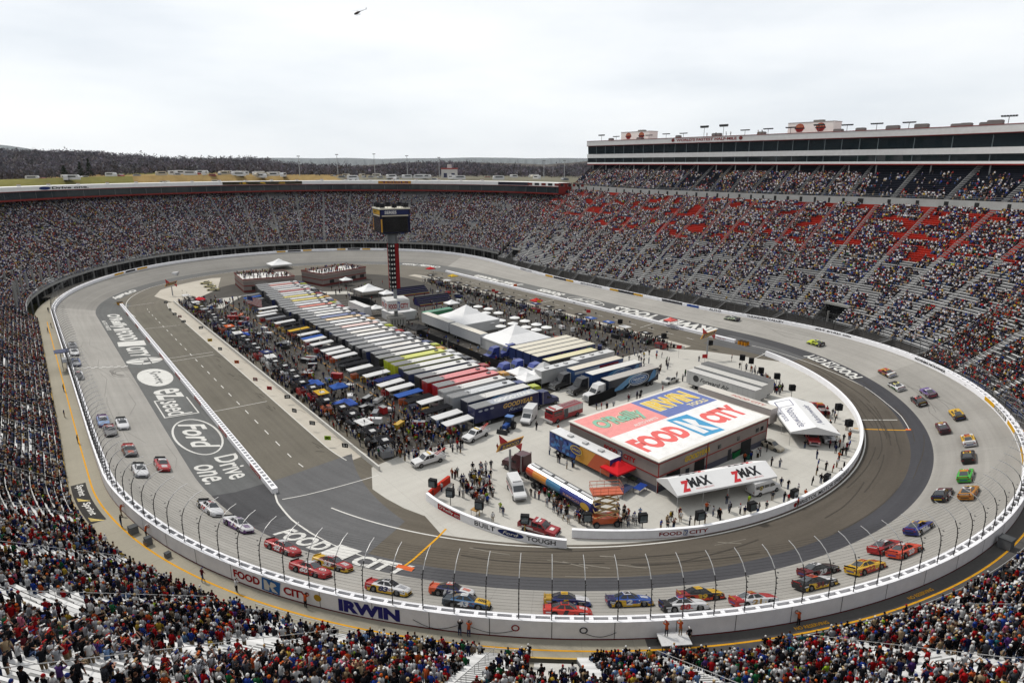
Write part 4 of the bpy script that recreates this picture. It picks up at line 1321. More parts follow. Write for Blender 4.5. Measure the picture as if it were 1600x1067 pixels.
# the nearest spectators are people of their own
inpic = (sid == 0) & (u_ > 0) & (u_ < 1600) & (v_ > 0) & (v_ < 1062)
order = np.where(inpic)[0]
order = order[np.argsort(d_[order])][:212]
used = set()
combos = []
rp = np.random.default_rng(8)
for i in order:
    x, y, z, a = ST[i, :4]
    stand = rp.random() < .55
    for _ in range(200):
        s = SHIRT_P[pick(SHIRT_P, 1, rp)[0]][0]
        h = list(HEADS)[rp.choice(10, p=np.array(HEAD_P) / sum(HEAD_P))]
        t = list(PANTS)[rp.integers(0, 4)]
        po = rp.choice(['stand', 'stand_folded', 'stand_camera', 'stand_point'], p=[.45, .25, .2, .1]) if stand else rp.choice(['sit', 'sit_lean', 'sit_arms'], p=[.5, .36, .14])
        k = (s, h, t, po)
        if k not in used: break
    else:
        s, h, t, po = next((a_, b_, c_, e_) for a_ in SHIRTS for b_ in HEADS for c_ in PANTS for e_ in (('stand', 'stand_folded', 'stand_camera') if stand else ('sit', 'sit_lean')) if (a_, b_, c_, e_) not in used)
        k = (s, h, t, po)
    used.add(k)
    doing = {'stand': 'standing', 'stand_folded': 'standing with folded arms', 'stand_camera': 'standing, hands at face,', 'stand_point': 'standing and pointing', 'sit': 'seated', 'sit_lean': 'seated leaning forward', 'sit_arms': 'seated with raised arms'}[po]
    person((x, y, z + (0 if stand else .02)), a, po, s, t, h, SKINS[rp.integers(0, 4)], rp.uniform(.95, 1.08), f'{doing} spectator, {s} shirt, {t}, {h}', 'spectators on the near benches')
rest = np.ones(len(ST), bool); rest[order] = False
nr = rest & (sid == 0) & (d_ < 95)
st_ = RNG.random(len(ST)) < .5
LF, LMs, LMt = lod_far(), lod_mid(False), lod_mid(True)
crowd_mesh('seated_spectators', ST[nr & ~st_][:, :3], ST[nr & ~st_][:, 3], LMs, RNG, None, None, 'seated spectators packed on the silver benches of the near stand')
crowd_mesh('standing_spectators', ST[nr & st_][:, :3], ST[nr & st_][:, 3], LMt, RNG, None, None, 'standing spectators packed along the near stand')
fr_ = rest & (sid == 0) & (d_ >= 95)
WNEAR = [('white', 14), ('black', 26), ('red', 20), ('navy', 9), ('light grey', 9), ('dark grey', 10), ('orange', 4), ('maroon', 8), ('tan', 4), ('royal blue', 3), ('yellow', 1)]
crowd_mesh('start_line_spectators', ST[fr_][:, :3], ST[fr_][:, 3], LMs, RNG, WNEAR, None, 'spectators filling the stand along the start line')
WFAR = [('white', 26), ('black', 40), ('red', 6), ('navy', 18), ('light grey', 11), ('dark grey', 15), ('royal blue', 4), ('orange', 1.5), ('maroon', 4), ('tan', 1.5), ('purple', 2), ('yellow', .5), ('lime', .3)]
for k, nm, lb in ((1, 'far_spectators', 'dense dark crowd filling the far curved grandstand'), (2, 'lower_spectators', 'scattered crowd on the silver and red seats of the back stand'), (3, 'upper_spectators', 'spectators on the dark upper deck below the suites')):
    mm = rest & (sid == k)
    crowd_mesh(nm, ST[mm][:, :3], ST[mm][:, 3], LF, RNG, WFAR, None, lb, np.array([.92, .92, .96]))
print('spectators', len(ST), int(nr.sum()))
# ---------------------------------------------------------------- stock cars
GLASS_C = A(58, 62, 66)
def wheel_meshes(r=.345, w=.28):
    mb = MB()
    ring = lambda y, q: [(q * math.cos(a), y, q * math.sin(a)) for a in [2 * math.pi * k / 16 for k in range(16)]]
    mb.loft([ring(-w / 2, r * .6), ring(-w / 2, r * .95), ring(-w / 2 + .03, r), ring(w / 2 - .03, r), ring(w / 2, r * .95), ring(w / 2, r * .6)], (.015, .015, .016))
    t = mb.mesh('tyre', M_MATTE)
    m2 = MB()
    m2.loft([ring(-w / 2 - .006, r * .62), ring(-w / 2 - .006, r * .5), ring(-w / 2 + .05, r * .18)], (.10, .10, .10))
    m2.loft([ring(w / 2 + .006, r * .62), ring(w / 2 + .006, r * .5), ring(w / 2 - .05, r * .18)], (.10, .10, .10))
    return t, m2.mesh('rim', M_METAL)
TYRE, RIM = wheel_meshes()
def add_wheels(root, xs, y, r=.345, names='wheel', scale=None):
    for x in xs:
        for sy in (1, -1):
            w = link(names, TYRE, root, (x, sy * y, r))
            if scale or r != .345:
                k = r / .345
                w.scale = (k, scale or k, k)
            link('rim', RIM, w)
def interp(tab):
    xs = [t[0] for t in tab]; ys = [t[1] for t in tab]
    return lambda x: float(np.interp(x, xs, ys))
RC_Z = interp([(-2.55, .92), (-2.4, .97), (-1.6, .95), (-.6, .91), (.9, .87), (1.6, .80), (2.2, .69), (2.45, .58), (2.55, .45)])
RC_W = interp([(-2.55, .86), (-2.35, .94), (-1.5, .985), (1.2, .985), (1.9, .975), (2.25, .90), (2.45, .78), (2.55, .62)])
SD_Z = interp([(-2.4, .80), (-2.3, .92), (-1.5, .96), (-.6, .93), (.9, .90), (1.6, .82), (2.1, .72), (2.35, .55)])
SD_W = interp([(-2.4, .74), (-2.2, .84), (-1.2, .90), (1.2, .90), (1.9, .84), (2.35, .64)])
def car_body(col, zf=RC_Z, wf=RC_W, zb0=.15, axles=(1.42, -1.40), ar=.40, xs=None):
    xs = xs if xs is not None else sorted(set([round(x, 3) for x in np.arange(-2.55, 2.56, .1)] + [2.55, -2.55]))
    mb = MB()
    rings = []
    for x in xs:
        w, zt = wf(x), zf(x)
        zb = zb0 + (.12 if x < -2.4 else 0)
        for ax in axles:
            if abs(x - ax) < ar: zb = max(zb, .34 + math.sqrt(ar * ar - (x - ax) ** 2))
        zb = min(zb, zt - .1)
        half = [(w * .965, zb), (w, zb + .45 * (zt - .12 - zb)), (w * .985, zt - .10), (w * .90, zt - .015), (w * .5, zt + .015), (0, zt + .025)]
        rings.append([(x, y, z) for y, z in half] + [(x, -y, z) for y, z in half[::-1][1:]])
    k = len(rings[0])
    def cf(i, j):
        x = (xs[i] + xs[i + 1]) / 2
        jj = j if j < k // 2 else k - 2 - j
        return col(x, jj, j < k // 2)
    mb.loft(rings, cf, caps=True, closed=False)
    for ax in axles:       # dark wheel wells
        for sy in (1, -1):
            ell_fill(mb, lambda a, b, ax=ax, sy=sy: np.array([ax + a, sy * (wf(ax) * .86), .34 + b]), 0, 0, ar, ar, BLACK, 14)
    mb.poly([(-2.3, .8, .2), (2.3, .7, .2), (2.3, -.7, .2), (-2.3, -.8, .2)], BLACK)
    return mb
def greenhouse(root, roofc, sidec, pts=None, race=True, rear_glass=True):
    """pts: windscreen base x, y, z; roof front; roof rear; rear window base"""
    (bx, by, bz), (fx, fy, fz), (rx, ry, rz), (ex, ey, ez) = pts or ((.98, .76, .865), (.10, .56, 1.29), (-.66, .56, 1.29), (-1.70, .68, .955))
    mb = MB()
    for s in (1, -1):
        mb.poly([(bx, s * by, bz - .02), (fx, s * fy, fz), (rx, s * ry, rz), (ex, s * ey, ez - .02)][::s], sidec)
    mb.poly([(fx, fy, fz), (fx, -fy, fz), (rx, -ry, rz), (rx, ry, rz)][::-1], roofc)
    mb.poly([(fx, fy, fz), (rx, ry, rz), ((rx - .02), 0, rz + .03), (fx, 0, fz + .03)], roofc)
    mb.poly([(fx, -fy, fz), (fx, 0, fz + .03), ((rx - .02), 0, rz + .03), (rx, -ry, rz)], roofc)
    mb.poly([(bx, by, bz), (bx, -by, bz), (fx, -fy, fz), (fx, fy, fz)], sidec)
    mb.poly([(ex, ey, ez), (rx, ry, rz), (rx, -ry, rz), (ex, -ey, ez)], sidec)
    mb.build('roof', M_GLOSS, root)
    L = lambda p, q, t: tuple(p[i] + (q[i] - p[i]) * t for i in range(3))
    def glass(name, a, b, c, d, inset, off):
        m = tuple(sum(p[i] for p in (a, b, c, d)) / 4 for i in range(3))
        P = [tuple(L(p, m, inset)[i] + off[i] for i in range(3)) for p in (a, b, c, d)]
        MB().poly(P, GLASS_C if name != 'side_window' else A(24, 24, 26)).build(name, M_GLASS, root)
    glass('windscreen', (bx, by, bz), (bx, -by, bz), (fx, -fy, fz), (fx, fy, fz), .10, (.012, 0, .014))
    glass('rear_window', (ex, ey, ez), (rx, ry, rz), (rx, -ry, rz), (ex, -ey, ez), .12, (-.008, 0, .014))
    for s in (1, -1):
        a, b, c, d = (bx, s * by, bz), (fx, s * fy, fz), (rx, s * ry, rz), (ex, s * ey, ez)
        m1, m0 = L(b, c, .62), L(a, d, .47)
        o_ = (0, s * .012, .006)
        sh = lambda P: [tuple(p[i] + o_[i] for i in range(3)) for p in P]
        MB().poly(sh([L(a, m0, .22), L(L(b, m1, .06), a, .10), L(L(b, m1, .92), m0, .10), L(a, m0, .95)][::s]), A(24, 24, 26)).build('side_window', M_GLASS, root)
        MB().poly(sh([L(m0, d, .10), L(L(m1, c, .12), m0, .10), L(L(m1, c, .9), d, .12), L(m0, d, .62)][::s]), A(24, 24, 26)).build('side_window', M_GLASS, root)
def race_car(px, body, roof, hood, low, num, ncol, label, tail=None, mark=None, rcol=None, dl=0.0):
    l, s = on_track(px[0], px[1], .6)
    l += dl
    P = O1(l, s, .012)
    f = O1(l + .6, s) - O1(l - .6, s); f /= np.linalg.norm(f)
    out = O1(l, s + .5) - O1(l, s - .5)
    up = np.cross(out, f); up /= np.linalg.norm(up)
    y = np.cross(up, f)
    root = empty('race_car', (0, 0, 0), 0, label, 'race car', 'race cars on the oval')
    M = Matrix(((f[0], y[0], up[0], P[0]), (f[1], y[1], up[1], P[1]), (f[2], y[2], up[2], P[2]), (0, 0, 0, 1)))
    root.matrix_world = M
    tail = tail or body
    def col(x, j, left):
        if j >= 3:
            return hood if x > .95 else (tail if x < -1.5 else body)
        if x > 2.3 or (j == 0 and x > -2.2): return low
        if x < -1.65: return tail
        if j == 1 and x < 1.0 - .0 and low != body and x < -.9 + .4 * j: return low
        return body
    car_body(col).build('body', M_GLOSS, root)
    greenhouse(root, roof, body)
    mb = MB()
    mb.box(-2.5, -.76, .955, -2.44, .76, 1.13, tail if tail != body else A(34, 34, 36))
    mb.build('spoiler', M_GLOSS, root)
    mb = MB(); mb.box(2.2, -.85, .09, 2.62, .85, .13, A(30, 30, 30)); mb.build('splitter', M_MATTE, root)
    mb = MB(); mb.poly([(2.566, .46, .24), (2.566, -.46, .24), (2.562, -.42, .38), (2.562, .42, .38)], BLACK); mb.build('grille', M_MATTE, root)
    for sy in (1, -1):
        mb = MB(); mb.poly([(2.43, sy * .62, .57), (2.36, sy * .82, .58), (2.30, sy * .82, .655), (2.36, sy * .60, .655)], A(222, 222, 214)); mb.build('headlight', M_GLOSS, root)
        mb = MB(); mb.poly([(-2.56, sy * .55, .70), (-2.56, sy * .82, .70), (-2.56, sy * .84, .86), (-2.56, sy * .55, .86)], A(150, 30, 30)); mb.build('tail_light', M_GLOSS, root)
    add_wheels(root, (1.42, -1.40), .845)
    t = str(num)
    wid = .7 if len(t) == 1 else 1.2
    mb = MB()
    put_text(mb, t, plane_map((-.22, -1.0, .36), (1, 0, 0), (0, .02, 1)), ncol, -wid / 2, wid / 2, -.06, .5, .05, .15)
    put_text(mb, t, plane_map((-.22, 1.0, .36), (-1, 0, 0), (0, -.02, 1)), ncol, -wid / 2, wid / 2, -.06, .5, .05, .15)
    put_text(mb, t, plane_map((-.28, 0, 1.335), (1, 0, 0), (0, 1, 0)), rcol or ncol, -.34, .34, -.36, .36, .06)
    mb.build('number', M_GLOSS, root)
    mb = MB()
    mc = mark or A(230, 230, 228)
    for a, b, hgt, c in ((1.2, 2.0, .07, mc), (-2.3, -1.75, .12, mc)):
        for sy in (1, -1):
            mb.box(a, sy * .985 - .012, .56, b, sy * .985 + .012, .56 + hgt, c)
    zz = lambda x: RC_Z(x) + .034
    if mark is not None:
        if label.find('ring') >= 0:
            f2 = lambda a, b: np.array([1.6 + a, b, zz(1.6 + a) + .01])
            ell_fill(mb, f2, 0, 0, .42, .42, A(232, 232, 230), 18); f3 = lambda a, b: f2(a, b) + (0, 0, .012)
            ell_ring(mb, f3, 0, 0, .30, .30, .12, A(180, 30, 34), 18)
        else:
            for k in range(5):
                x0 = 1.25 + k * .17
                mb.poly([(x0, -.42, zz(x0)), (x0 + .12, -.42, zz(x0 + .12)), (x0 + .12, .42, zz(x0 + .12)), (x0, .42, zz(x0))], mc)
    rs = np.random.default_rng(abs(hash((num, round(px[0])))) % 9999 if False else int(num) * 7 + int(px[0]))
    pal = [A(236, 236, 234), A(200, 40, 44), A(230, 190, 50), A(40, 60, 140), A(24, 24, 26)]
    for sy in (1, -1):
        for k in range(7):
            x = rs.uniform(.3, .92) if k < 3 else rs.choice([rs.uniform(-.9, -.75), rs.uniform(1.88, 2.2), rs.uniform(-2.3, -1.85), rs.uniform(.4, .9)]); z = rs.uniform(.3, .72); w_2 = rs.uniform(.08, .2)
            mb.box(x, sy * RC_W(x) - .014, z, x + w_2, sy * RC_W(x) + .014, z + rs.uniform(.05, .1), pal[rs.integers(0, 5)])
    mb.box(-2.58, -.5, .5, -2.56, .5, .64, pal[rs.integers(0, 5)]); mb.box(-2.46, -.6, .99, -2.435 - .07, .6, 1.09, pal[rs.integers(0, 5)])
    mb.build('sponsor_marks', M_GLOSS, root)
    return root
w_, k_, r_, y_, o_, n_, bl, gy, dg_ = A(228, 228, 230), A(32, 32, 35), A(180, 30, 34), A(226, 180, 44), A(218, 88, 42), A(40, 44, 92), A(42, 82, 164), A(160, 162, 168), A(72, 72, 78)
pu, li, gr, dr = A(112, 74, 130), A(206, 220, 60), A(72, 186, 70), A(116, 34, 42)
for a in [
    ((112.5, 540), gy, w_, dg_, gy, 18, k_, 'grey race car with white roof, last of the line by the start wall'),
    ((115.5, 550), w_, w_, w_, dg_, 7, k_, 'white race car directly behind a grey one near the start line'),
    ((117.5, 566), bl, dg_, gy, n_, 34, w_, 'dark blue race car with grey bonnet just before the checked line'),
    ((121.5, 586), w_, gy, k_, w_, 36, r_, 'white race car with black bonnet just past the checked start line'),
    ((160, 657), A(120, 140, 190), w_, A(130, 160, 204), pu, 47, w_, 'pale blue and purple race car beside the fence on the front straight', pu),
    ((190, 661), w_, w_, w_, w_, 32, k_, 'plain white race car inside of two others on the front straight', k_),
    ((171, 672), dg_, r_, A(110, 108, 108), k_, 13, w_, 'dark grey race car with red roof on the front straight', A(120, 40, 40)),
    ((201, 703), k_, w_, A(96, 92, 92), dg_, 51, o_, 'black race car with white roof and orange mark on grey bonnet', r_, o_),
    ((252, 725), r_, w_, r_, r_, 14, w_, 'red race car with white roof and black rear beside the painted oval logo', k_, w_),
    ((217, 734), w_, w_, w_, gy, 9, A(90, 90, 96), 'silver white race car hugging the fence at turn entry', k_),
    ((327, 793), w_, w_, w_, w_, 16, r_, 'white race car with red number 16 and red roof stripes', k_, None, r_),
    ((371, 819), w_, w_, w_, pu, 11, pu, 'white race car with purple sides and purple bonnet mark', w_, pu),
    ((441, 855), r_, w_, r_, r_, 42, w_, 'red race car with a white and red ring on its bonnet', None, w_),
    ((484, 889), r_, w_, r_, r_, 60, w_, 'red race car number 60 with white roof lettering', None, A(220, 150, 150)),
    ((519, 880), dr, r_, r_, y_, 33, w_, 'maroon and yellow race car number 33 beside painted wordmark', y_, w_),
    ((606, 918), w_, w_, w_, y_, 83, n_, 'silver white race car number 83 with red and yellow flank', r_, gy, k_),
    ((706, 923), n_, o_, w_, k_, 12, w_, 'navy race car with orange roof behind a blue and yellow one', o_, o_),
    ((729, 941), A(70, 110, 150), w_, y_, k_, 43, w_, 'dark blue race car number 43 with yellow bonnet', A(60, 70, 80), k_),
    ((886, 938), n_, y_, w_, bl, 5, y_, 'navy and white race car with yellow roof, inside of a red one', A(190, 150, 40), w_),
    ((887, 955), A(214, 56, 40), A(190, 40, 36), A(200, 50, 40), A(214, 56, 40), 1, k_, 'bright red race car number 1 along the near wall', None, w_),
    ((984, 938), bl, w_, bl, y_, 2, w_, 'blue race car number 2 with gold skirts', n_, w_, k_),
    ((1070, 945), w_, bl, w_, w_, 88, r_, 'white race car number 88 with blue glass band and red numerals', k_, w_, r_),
    ((1096, 929), k_, y_, y_, A(224, 70, 34), 39, y_, 'black race car number 39 with yellow roof and red skirts', A(150, 30, 30), y_),
    ((1180, 937), w_, r_, r_, w_, 21, A(170, 130, 50), 'red over white race car number 21 with gold numerals', r_, None),
    ((1281, 890), k_, w_, A(70, 56, 56), dr, 29, w_, 'black race car number 29 with white roof and maroon tail', dr, None, k_),
    ((1276, 910), k_, o_, w_, y_, 31, dr, 'black race car with yellow flank and orange roof', k_, w_),
    ((1355, 885), y_, y_, y_, A(190, 60, 40), 22, r_, 'yellow race car number 22 with red nose', None, r_, r_),
    ((1386, 853), dr, w_, r_, k_, 17, w_, 'dark red race car with white roof beside an orange one', r_, None, k_),
    ((1416, 859), A(224, 78, 44), A(226, 110, 90), A(224, 78, 44), A(200, 60, 36), 20, w_, 'orange race car number 20 with pale roof', None, None, w_),
    ((1438, 823), A(46, 56, 140), y_, A(50, 60, 120), w_, 56, w_, 'royal blue race car with pale yellow roof in the near turn', A(40, 48, 130), y_, bl),
    ((1475, 771), k_, w_, A(80, 40, 48), dr, 78, w_, 'black race car with white roof on the inside line', k_, None, dr),
    ((1516, 768), A(200, 132, 40), w_, A(190, 120, 40), A(180, 100, 30), 6, k_, 'brown orange race car with white roof numeral 6', None, y_, k_),
    ((1511, 741), gr, o_, gr, k_, 10, w_, 'green race car with orange roof lettering', gr, o_, y_),
    ((1515, 712), k_, y_, k_, dg_, 15, y_, 'black race car with yellow roof directly ahead of a green one', k_, r_, k_),
    ((1515, 686), y_, y_, w_, r_, 27, r_, 'yellow race car with white tail panel and red sides', w_, r_, r_),
    ((1475, 667), A(74, 36, 52), w_, dr, k_, 4, y_, 'dark maroon race car with pale roof, low on the banking', None, y_, dr),
    ((1497, 646), A(222, 176, 40), y_, y_, A(190, 120, 40), 99, k_, 'golden yellow race car with dark rear window high on the banking', k_, None, k_),
    ((1452, 612), A(112, 88, 150), w_, A(120, 100, 160), A(130, 90, 60), 11, w_, 'purple race car with white roof and brown skirts', A(96, 70, 90), None, pu),
    ((1437, 625), k_, A(214, 70, 60), k_, dr, 30, r_, 'black race car with red roof entering behind a purple one', k_, w_, k_),
    ((1402, 602), w_, A(224, 214, 90), k_, gr, 48, k_, 'white and green race car with pale yellow roof', w_, None, k_),
    ((1387, 581), dr, y_, r_, k_, 24, y_, 'maroon race car with yellow roof and pale tail', w_, y_, r_),
    ((1275, 535), li, A(214, 224, 110), li, A(180, 196, 50), 98, k_, 'lime green race car alone by the turn wordmark', k_, None, k_),
    ((1144, 497), A(196, 210, 180), w_, k_, A(60, 70, 50), 66, k_, 'pale green and white race car alone on the back straight', k_, None, k_)]:
    race_car(*a)

# ---------------------------------------------------------------- road vehicles
def sedan(loc, rz, c, label):
    r = empty('sedan_car', loc, rz, label, 'car')
    xs = [round(x, 3) for x in np.arange(-2.4, 2.36, .1)]
    car_body(lambda x, j, left: c, SD_Z, SD_W, .22, (1.38, -1.38), .37, xs).build('body', M_GLOSS, r)
    greenhouse(r, c, c, ((1.05, .74, .91), (.28, .58, 1.42), (-.82, .58, 1.42), (-1.70, .70, .97)))
    add_wheels(r, (1.38, -1.38), .80, .33)
    for sy in (1, -1):
        MB().poly([(2.30, sy * .46, .60), (2.26, sy * .70, .60), (2.20, sy * .72, .70), (2.25, sy * .48, .70)], A(226, 226, 220)).build('headlight', M_GLOSS, r)
        MB().poly([(-2.41, sy * .5, .66), (-2.41, sy * .72, .66), (-2.40, sy * .74, .80), (-2.40, sy * .5, .80)], A(140, 26, 28)).build('tail_light', M_GLOSS, r)
    return r
def prof(mb, pts, w, col, top=None, wt=None, zt=None):
    """side outline (x, z) widened to y = +-w, narrowing to wt above height zt"""
    yy = lambda z: w if wt is None or z <= zt else wt
    L = [(x, yy(z), z) for x, z in pts]; Rr = [(x, -yy(z), z) for x, z in pts]
    mb.poly(L[::-1], col); mb.poly(Rr, col)
    n = len(pts)
    for i in range(n):
        j = (i + 1) % n
        mb.poly([L[i], L[j], Rr[j], Rr[i]], (top if top is not None and pts[i][1] > .8 and pts[j][1] > .8 else col))
    return mb
def lights_on(r, xf, xr, y, z):
    for sy in (1, -1):
        MB().box(xf, sy * y - .12, z - .09, xf + .03, sy * y + .12, z + .09, A(228, 228, 222)).build('headlight', M_GLOSS, r)
        MB().box(xr - .03, sy * y - .07, z - .12, xr, sy * y + .07, z + .14, A(140, 26, 28)).build('tail_light', M_GLOSS, r)
def pickup(loc, rz, c, label, tow=False, deco=None, rack=False):
    r = empty('pickup_truck', loc, rz, label, 'pickup truck')
    mb = MB()
    prof(mb, [(-3.1, .55), (2.8, .45), (2.86, .95), (2.7, 1.12), (1.35, 1.22), (-1.0, 1.22), (-1.0, .9), (-3.1, .9)], .97, c)
    for sy in (1, -1):
        mb.box(-3.1, sy * .97 - .07 * (sy > 0), .9, -1.0, sy * .97 + .07 * (sy < 0), 1.25, c)
    mb.box(-3.1, -.9, .9, -3.04, .9, 1.25, c)
    mb.poly([(-3.0, .88, .93), (-1.05, .88, .93), (-1.05, -.88, .93), (-3.0, -.88, .93)], A(70, 70, 72))
    mb.box(2.84, -.9, .42, 2.98, .9, .66, A(170, 170, 172))
    mb.build('body', M_GLOSS, r)
    mb = MB(); prof(mb, [(1.35, 1.20), (.55, 1.86), (-.95, 1.88), (-1.0, 1.20)], .93, c, None, .76, 1.5); mb.build('cab', M_GLOSS, r)
    MB().poly([(1.27, .78, 1.28), (1.27, -.78, 1.28), (.62, -.68, 1.82), (.62, .68, 1.82)], GLASS_C).build('windscreen', M_GLASS, r)
    MB().poly([(-1.012, .7, 1.3), (-.972, .64, 1.8), (-.972, -.64, 1.8), (-1.012, -.7, 1.3)], GLASS_C).build('rear_window', M_GLASS, r)
    for sy in (1, -1):
        for a, b in ((.98, .14), (.06, -.86)):
            MB().poly([(a, sy * .925, 1.27), (min(a, .52), sy * .79, 1.78), (b, sy * .79, 1.78), (b, sy * .925, 1.27)][::sy], A(34, 36, 38)).build('side_window', M_GLASS, r)
        MB().box(1.0, sy * 1.0 - .05, 1.28, 1.12, sy * 1.0 + .09 * sy, 1.46, A(30, 30, 30)).build('mirror', M_MATTE, r) if sy > 0 else MB().box(1.0, -1.1, 1.28, 1.12, -.95, 1.46, A(30, 30, 30)).build('mirror', M_MATTE, r)
    mb = MB(); mb.box(2.865, -.55, .72, 2.885, .55, 1.0, A(50, 50, 52)); mb.build('grille', M_MATTE, r)
    lights_on(r, 2.86, -3.1, .76, .88)
    add_wheels(r, (1.75, -1.95), .86, .42)
    if deco:
        mb = MB()
        for sy in (1, -1):
            mb.box(-2.9, sy * .985 - .01, .62, 1.2, sy * .985 + .01, .72, deco)
            mb.box(-2.4, sy * .985 - .01, .74, -.6, sy * .985 + .01, 1.0, deco)
        mb.box(1.5, -.35, 1.185, 2.2, .35, 1.2, deco); mb.box(-.5, -.3, 1.885, .2, .3, 1.9, deco)
        mb.build('stripes', M_GLOSS, r)
    if tow:
        mb = MB()
        mb.box(-2.7, -.8, .94, -1.25, .8, 1.32, A(190, 190, 190)); mb.bar((-1.5, .3, 1.3), (-3.5, .1, 2.0), .09, A(190, 60, 50)); mb.bar((-1.5, -.3, 1.3), (-3.5, -.1, 2.0), .09, A(190, 60, 50))
        mb.bar((-3.5, .5, 2.0), (-3.5, -.5, 2.0), .06, A(40, 40, 40)); mb.build('tow_boom', M_METAL, r)
    mb = MB(); mb.box(-.4, -.6, 1.9, -.1, .6, 2.0, A(226, 190, 80) if tow else A(210, 210, 210)); mb.build('light_bar', M_GLOSS, r)
    return r
def van(loc, rz, c, label, box=False, red=False, emblem=None):
    r = empty('van', loc, rz, label, 'van')
    mb = MB()
    L = 2.9
    prof(mb, [(-L, .45), (2.75, .42), (2.8, .95), (2.6, 1.12), (1.75, 1.28), (.95, 2.1), (.7, 2.35 if not box else 2.9), (-L, 2.38 if not box else 2.9)], .99, c, None, .88 if not box else .99, 1.9)
    mb.build('body', M_GLOSS, r)
    MB().poly([(1.72, .84, 1.34), (1.72, -.84, 1.34), (1.06, -.8, 2.02), (1.06, .8, 2.02)], GLASS_C).build('windscreen', M_GLASS, r)
    for sy in (1, -1):
        MB().poly([(1.5, sy * 1.0, 1.3), (.98, sy * 1.0, 1.86), (.3, sy * 1.0, 1.86), (.3, sy * 1.0, 1.3)][::sy], A(34, 36, 38)).build('side_window', M_GLASS, r)
        if not box:
            for a, b in ((.1, -.9), (-1.05, -2.0), (-2.1, -2.7)):
                MB().poly([(a, sy * 1.0, 1.36), (a, sy * 1.0, 1.84), (b, sy * 1.0, 1.84), (b, sy * 1.0, 1.36)][::sy], A(44, 46, 50)).build('side_window', M_GLASS, r)
        if red:
            MB().box(-2.8, sy * 1.0 - .008, .95, 1.6, sy * 1.0 + .008, 1.12, A(176, 60, 58)).build('stripe', M_GLOSS, r)
        if emblem:
            mb = MB(); f = plane_map((-1.6, sy * 1.004, 1.45), (-sy, 0, 0), (0, 0, 1)); ell_fill(mb, f, 0, 0, .4, .4, A(34, 34, 34), 16)
            ell_ring(mb, lambda x, y: f(x, y) + (0, sy * .006, 0), 0, 0, .3, .3, .12, A(220, 190, 70), 16); mb.build('emblem', M_GLOSS, r)
    mb = MB(); mb.box(.3, -.7, 2.36, .55, .7, 2.5, A(200, 200, 200)); mb.build('light_bar', M_GLOSS, r) if red else None
    mb = MB(); mb.box(2.78, -.8, .42, 2.9, .8, .62, A(120, 120, 122)); mb.build('bumper', M_METAL, r)
    lights_on(r, 2.79, -L, .74, .84)
    add_wheels(r, (1.85, -1.75), .88, .38)
    return r
# ---------------------------------------------------------------- infield: walls, buildings, trucks, tents
def zat(X, Y, v):
    lo, hi = -20.0, 90.0
    for _ in range(50):
        m = (lo + hi) / 2
        if to_px((X, Y, m))[1][0] > v: lo = m
        else: hi = m
    return m
def g0(u, v): return tuple(at(u, v, 0)[:2])
SILV = A(190, 192, 194)
def low_wall(name, label, pts, h, t, col, texts=(), z0=0.0):
    """a free standing barrier along ground points"""
    r = empty(name, (0, 0, 0), 0, label, 'barrier wall')
    P = np.array(pts, float)
    if label.find('built tough') >= 0:
        t_ = np.linspace(0, 1, len(P)); tt = np.linspace(0, 1, 30)
        P = np.stack([np.polyval(np.polyfit(t_, P[:, k], 3), tt) for k in (0, 1)], 1)
    D = np.gradient(P, axis=0); D /= np.linalg.norm(D, axis=1)[:, None]
    S_ = np.stack([D[:, 1], -D[:, 0]], 1)
    mb = MB()
    rings = []
    for p, s in zip(P, S_):
        a, b = p + s * t / 2, p - s * t / 2
        rings.append([(a[0], a[1], z0), (a[0], a[1], z0 + h), (b[0], b[1], z0 + h), (b[0], b[1], z0)])
    mb.loft(rings, col)
    mb.build('barrier', M_MATTE, r)
    cum = np.concatenate([[0], np.cumsum(np.linalg.norm(np.diff(P, axis=0), axis=1))])
    def fm(off):
        def f(x, y):
            q = np.array([np.interp(x, cum, P[:, k]) for k in (0, 1)]); s = np.array([np.interp(x, cum, S_[:, k]) for k in (0, 1)])
            q = q + s * (t / 2 + off)
            return np.array([q[0], q[1], z0 + y])
        return f
    for fn in texts:
        mb = MB(); fn(mb, fm, cum[-1]); mb.build('lettering', M_MATTE, r)
    return r
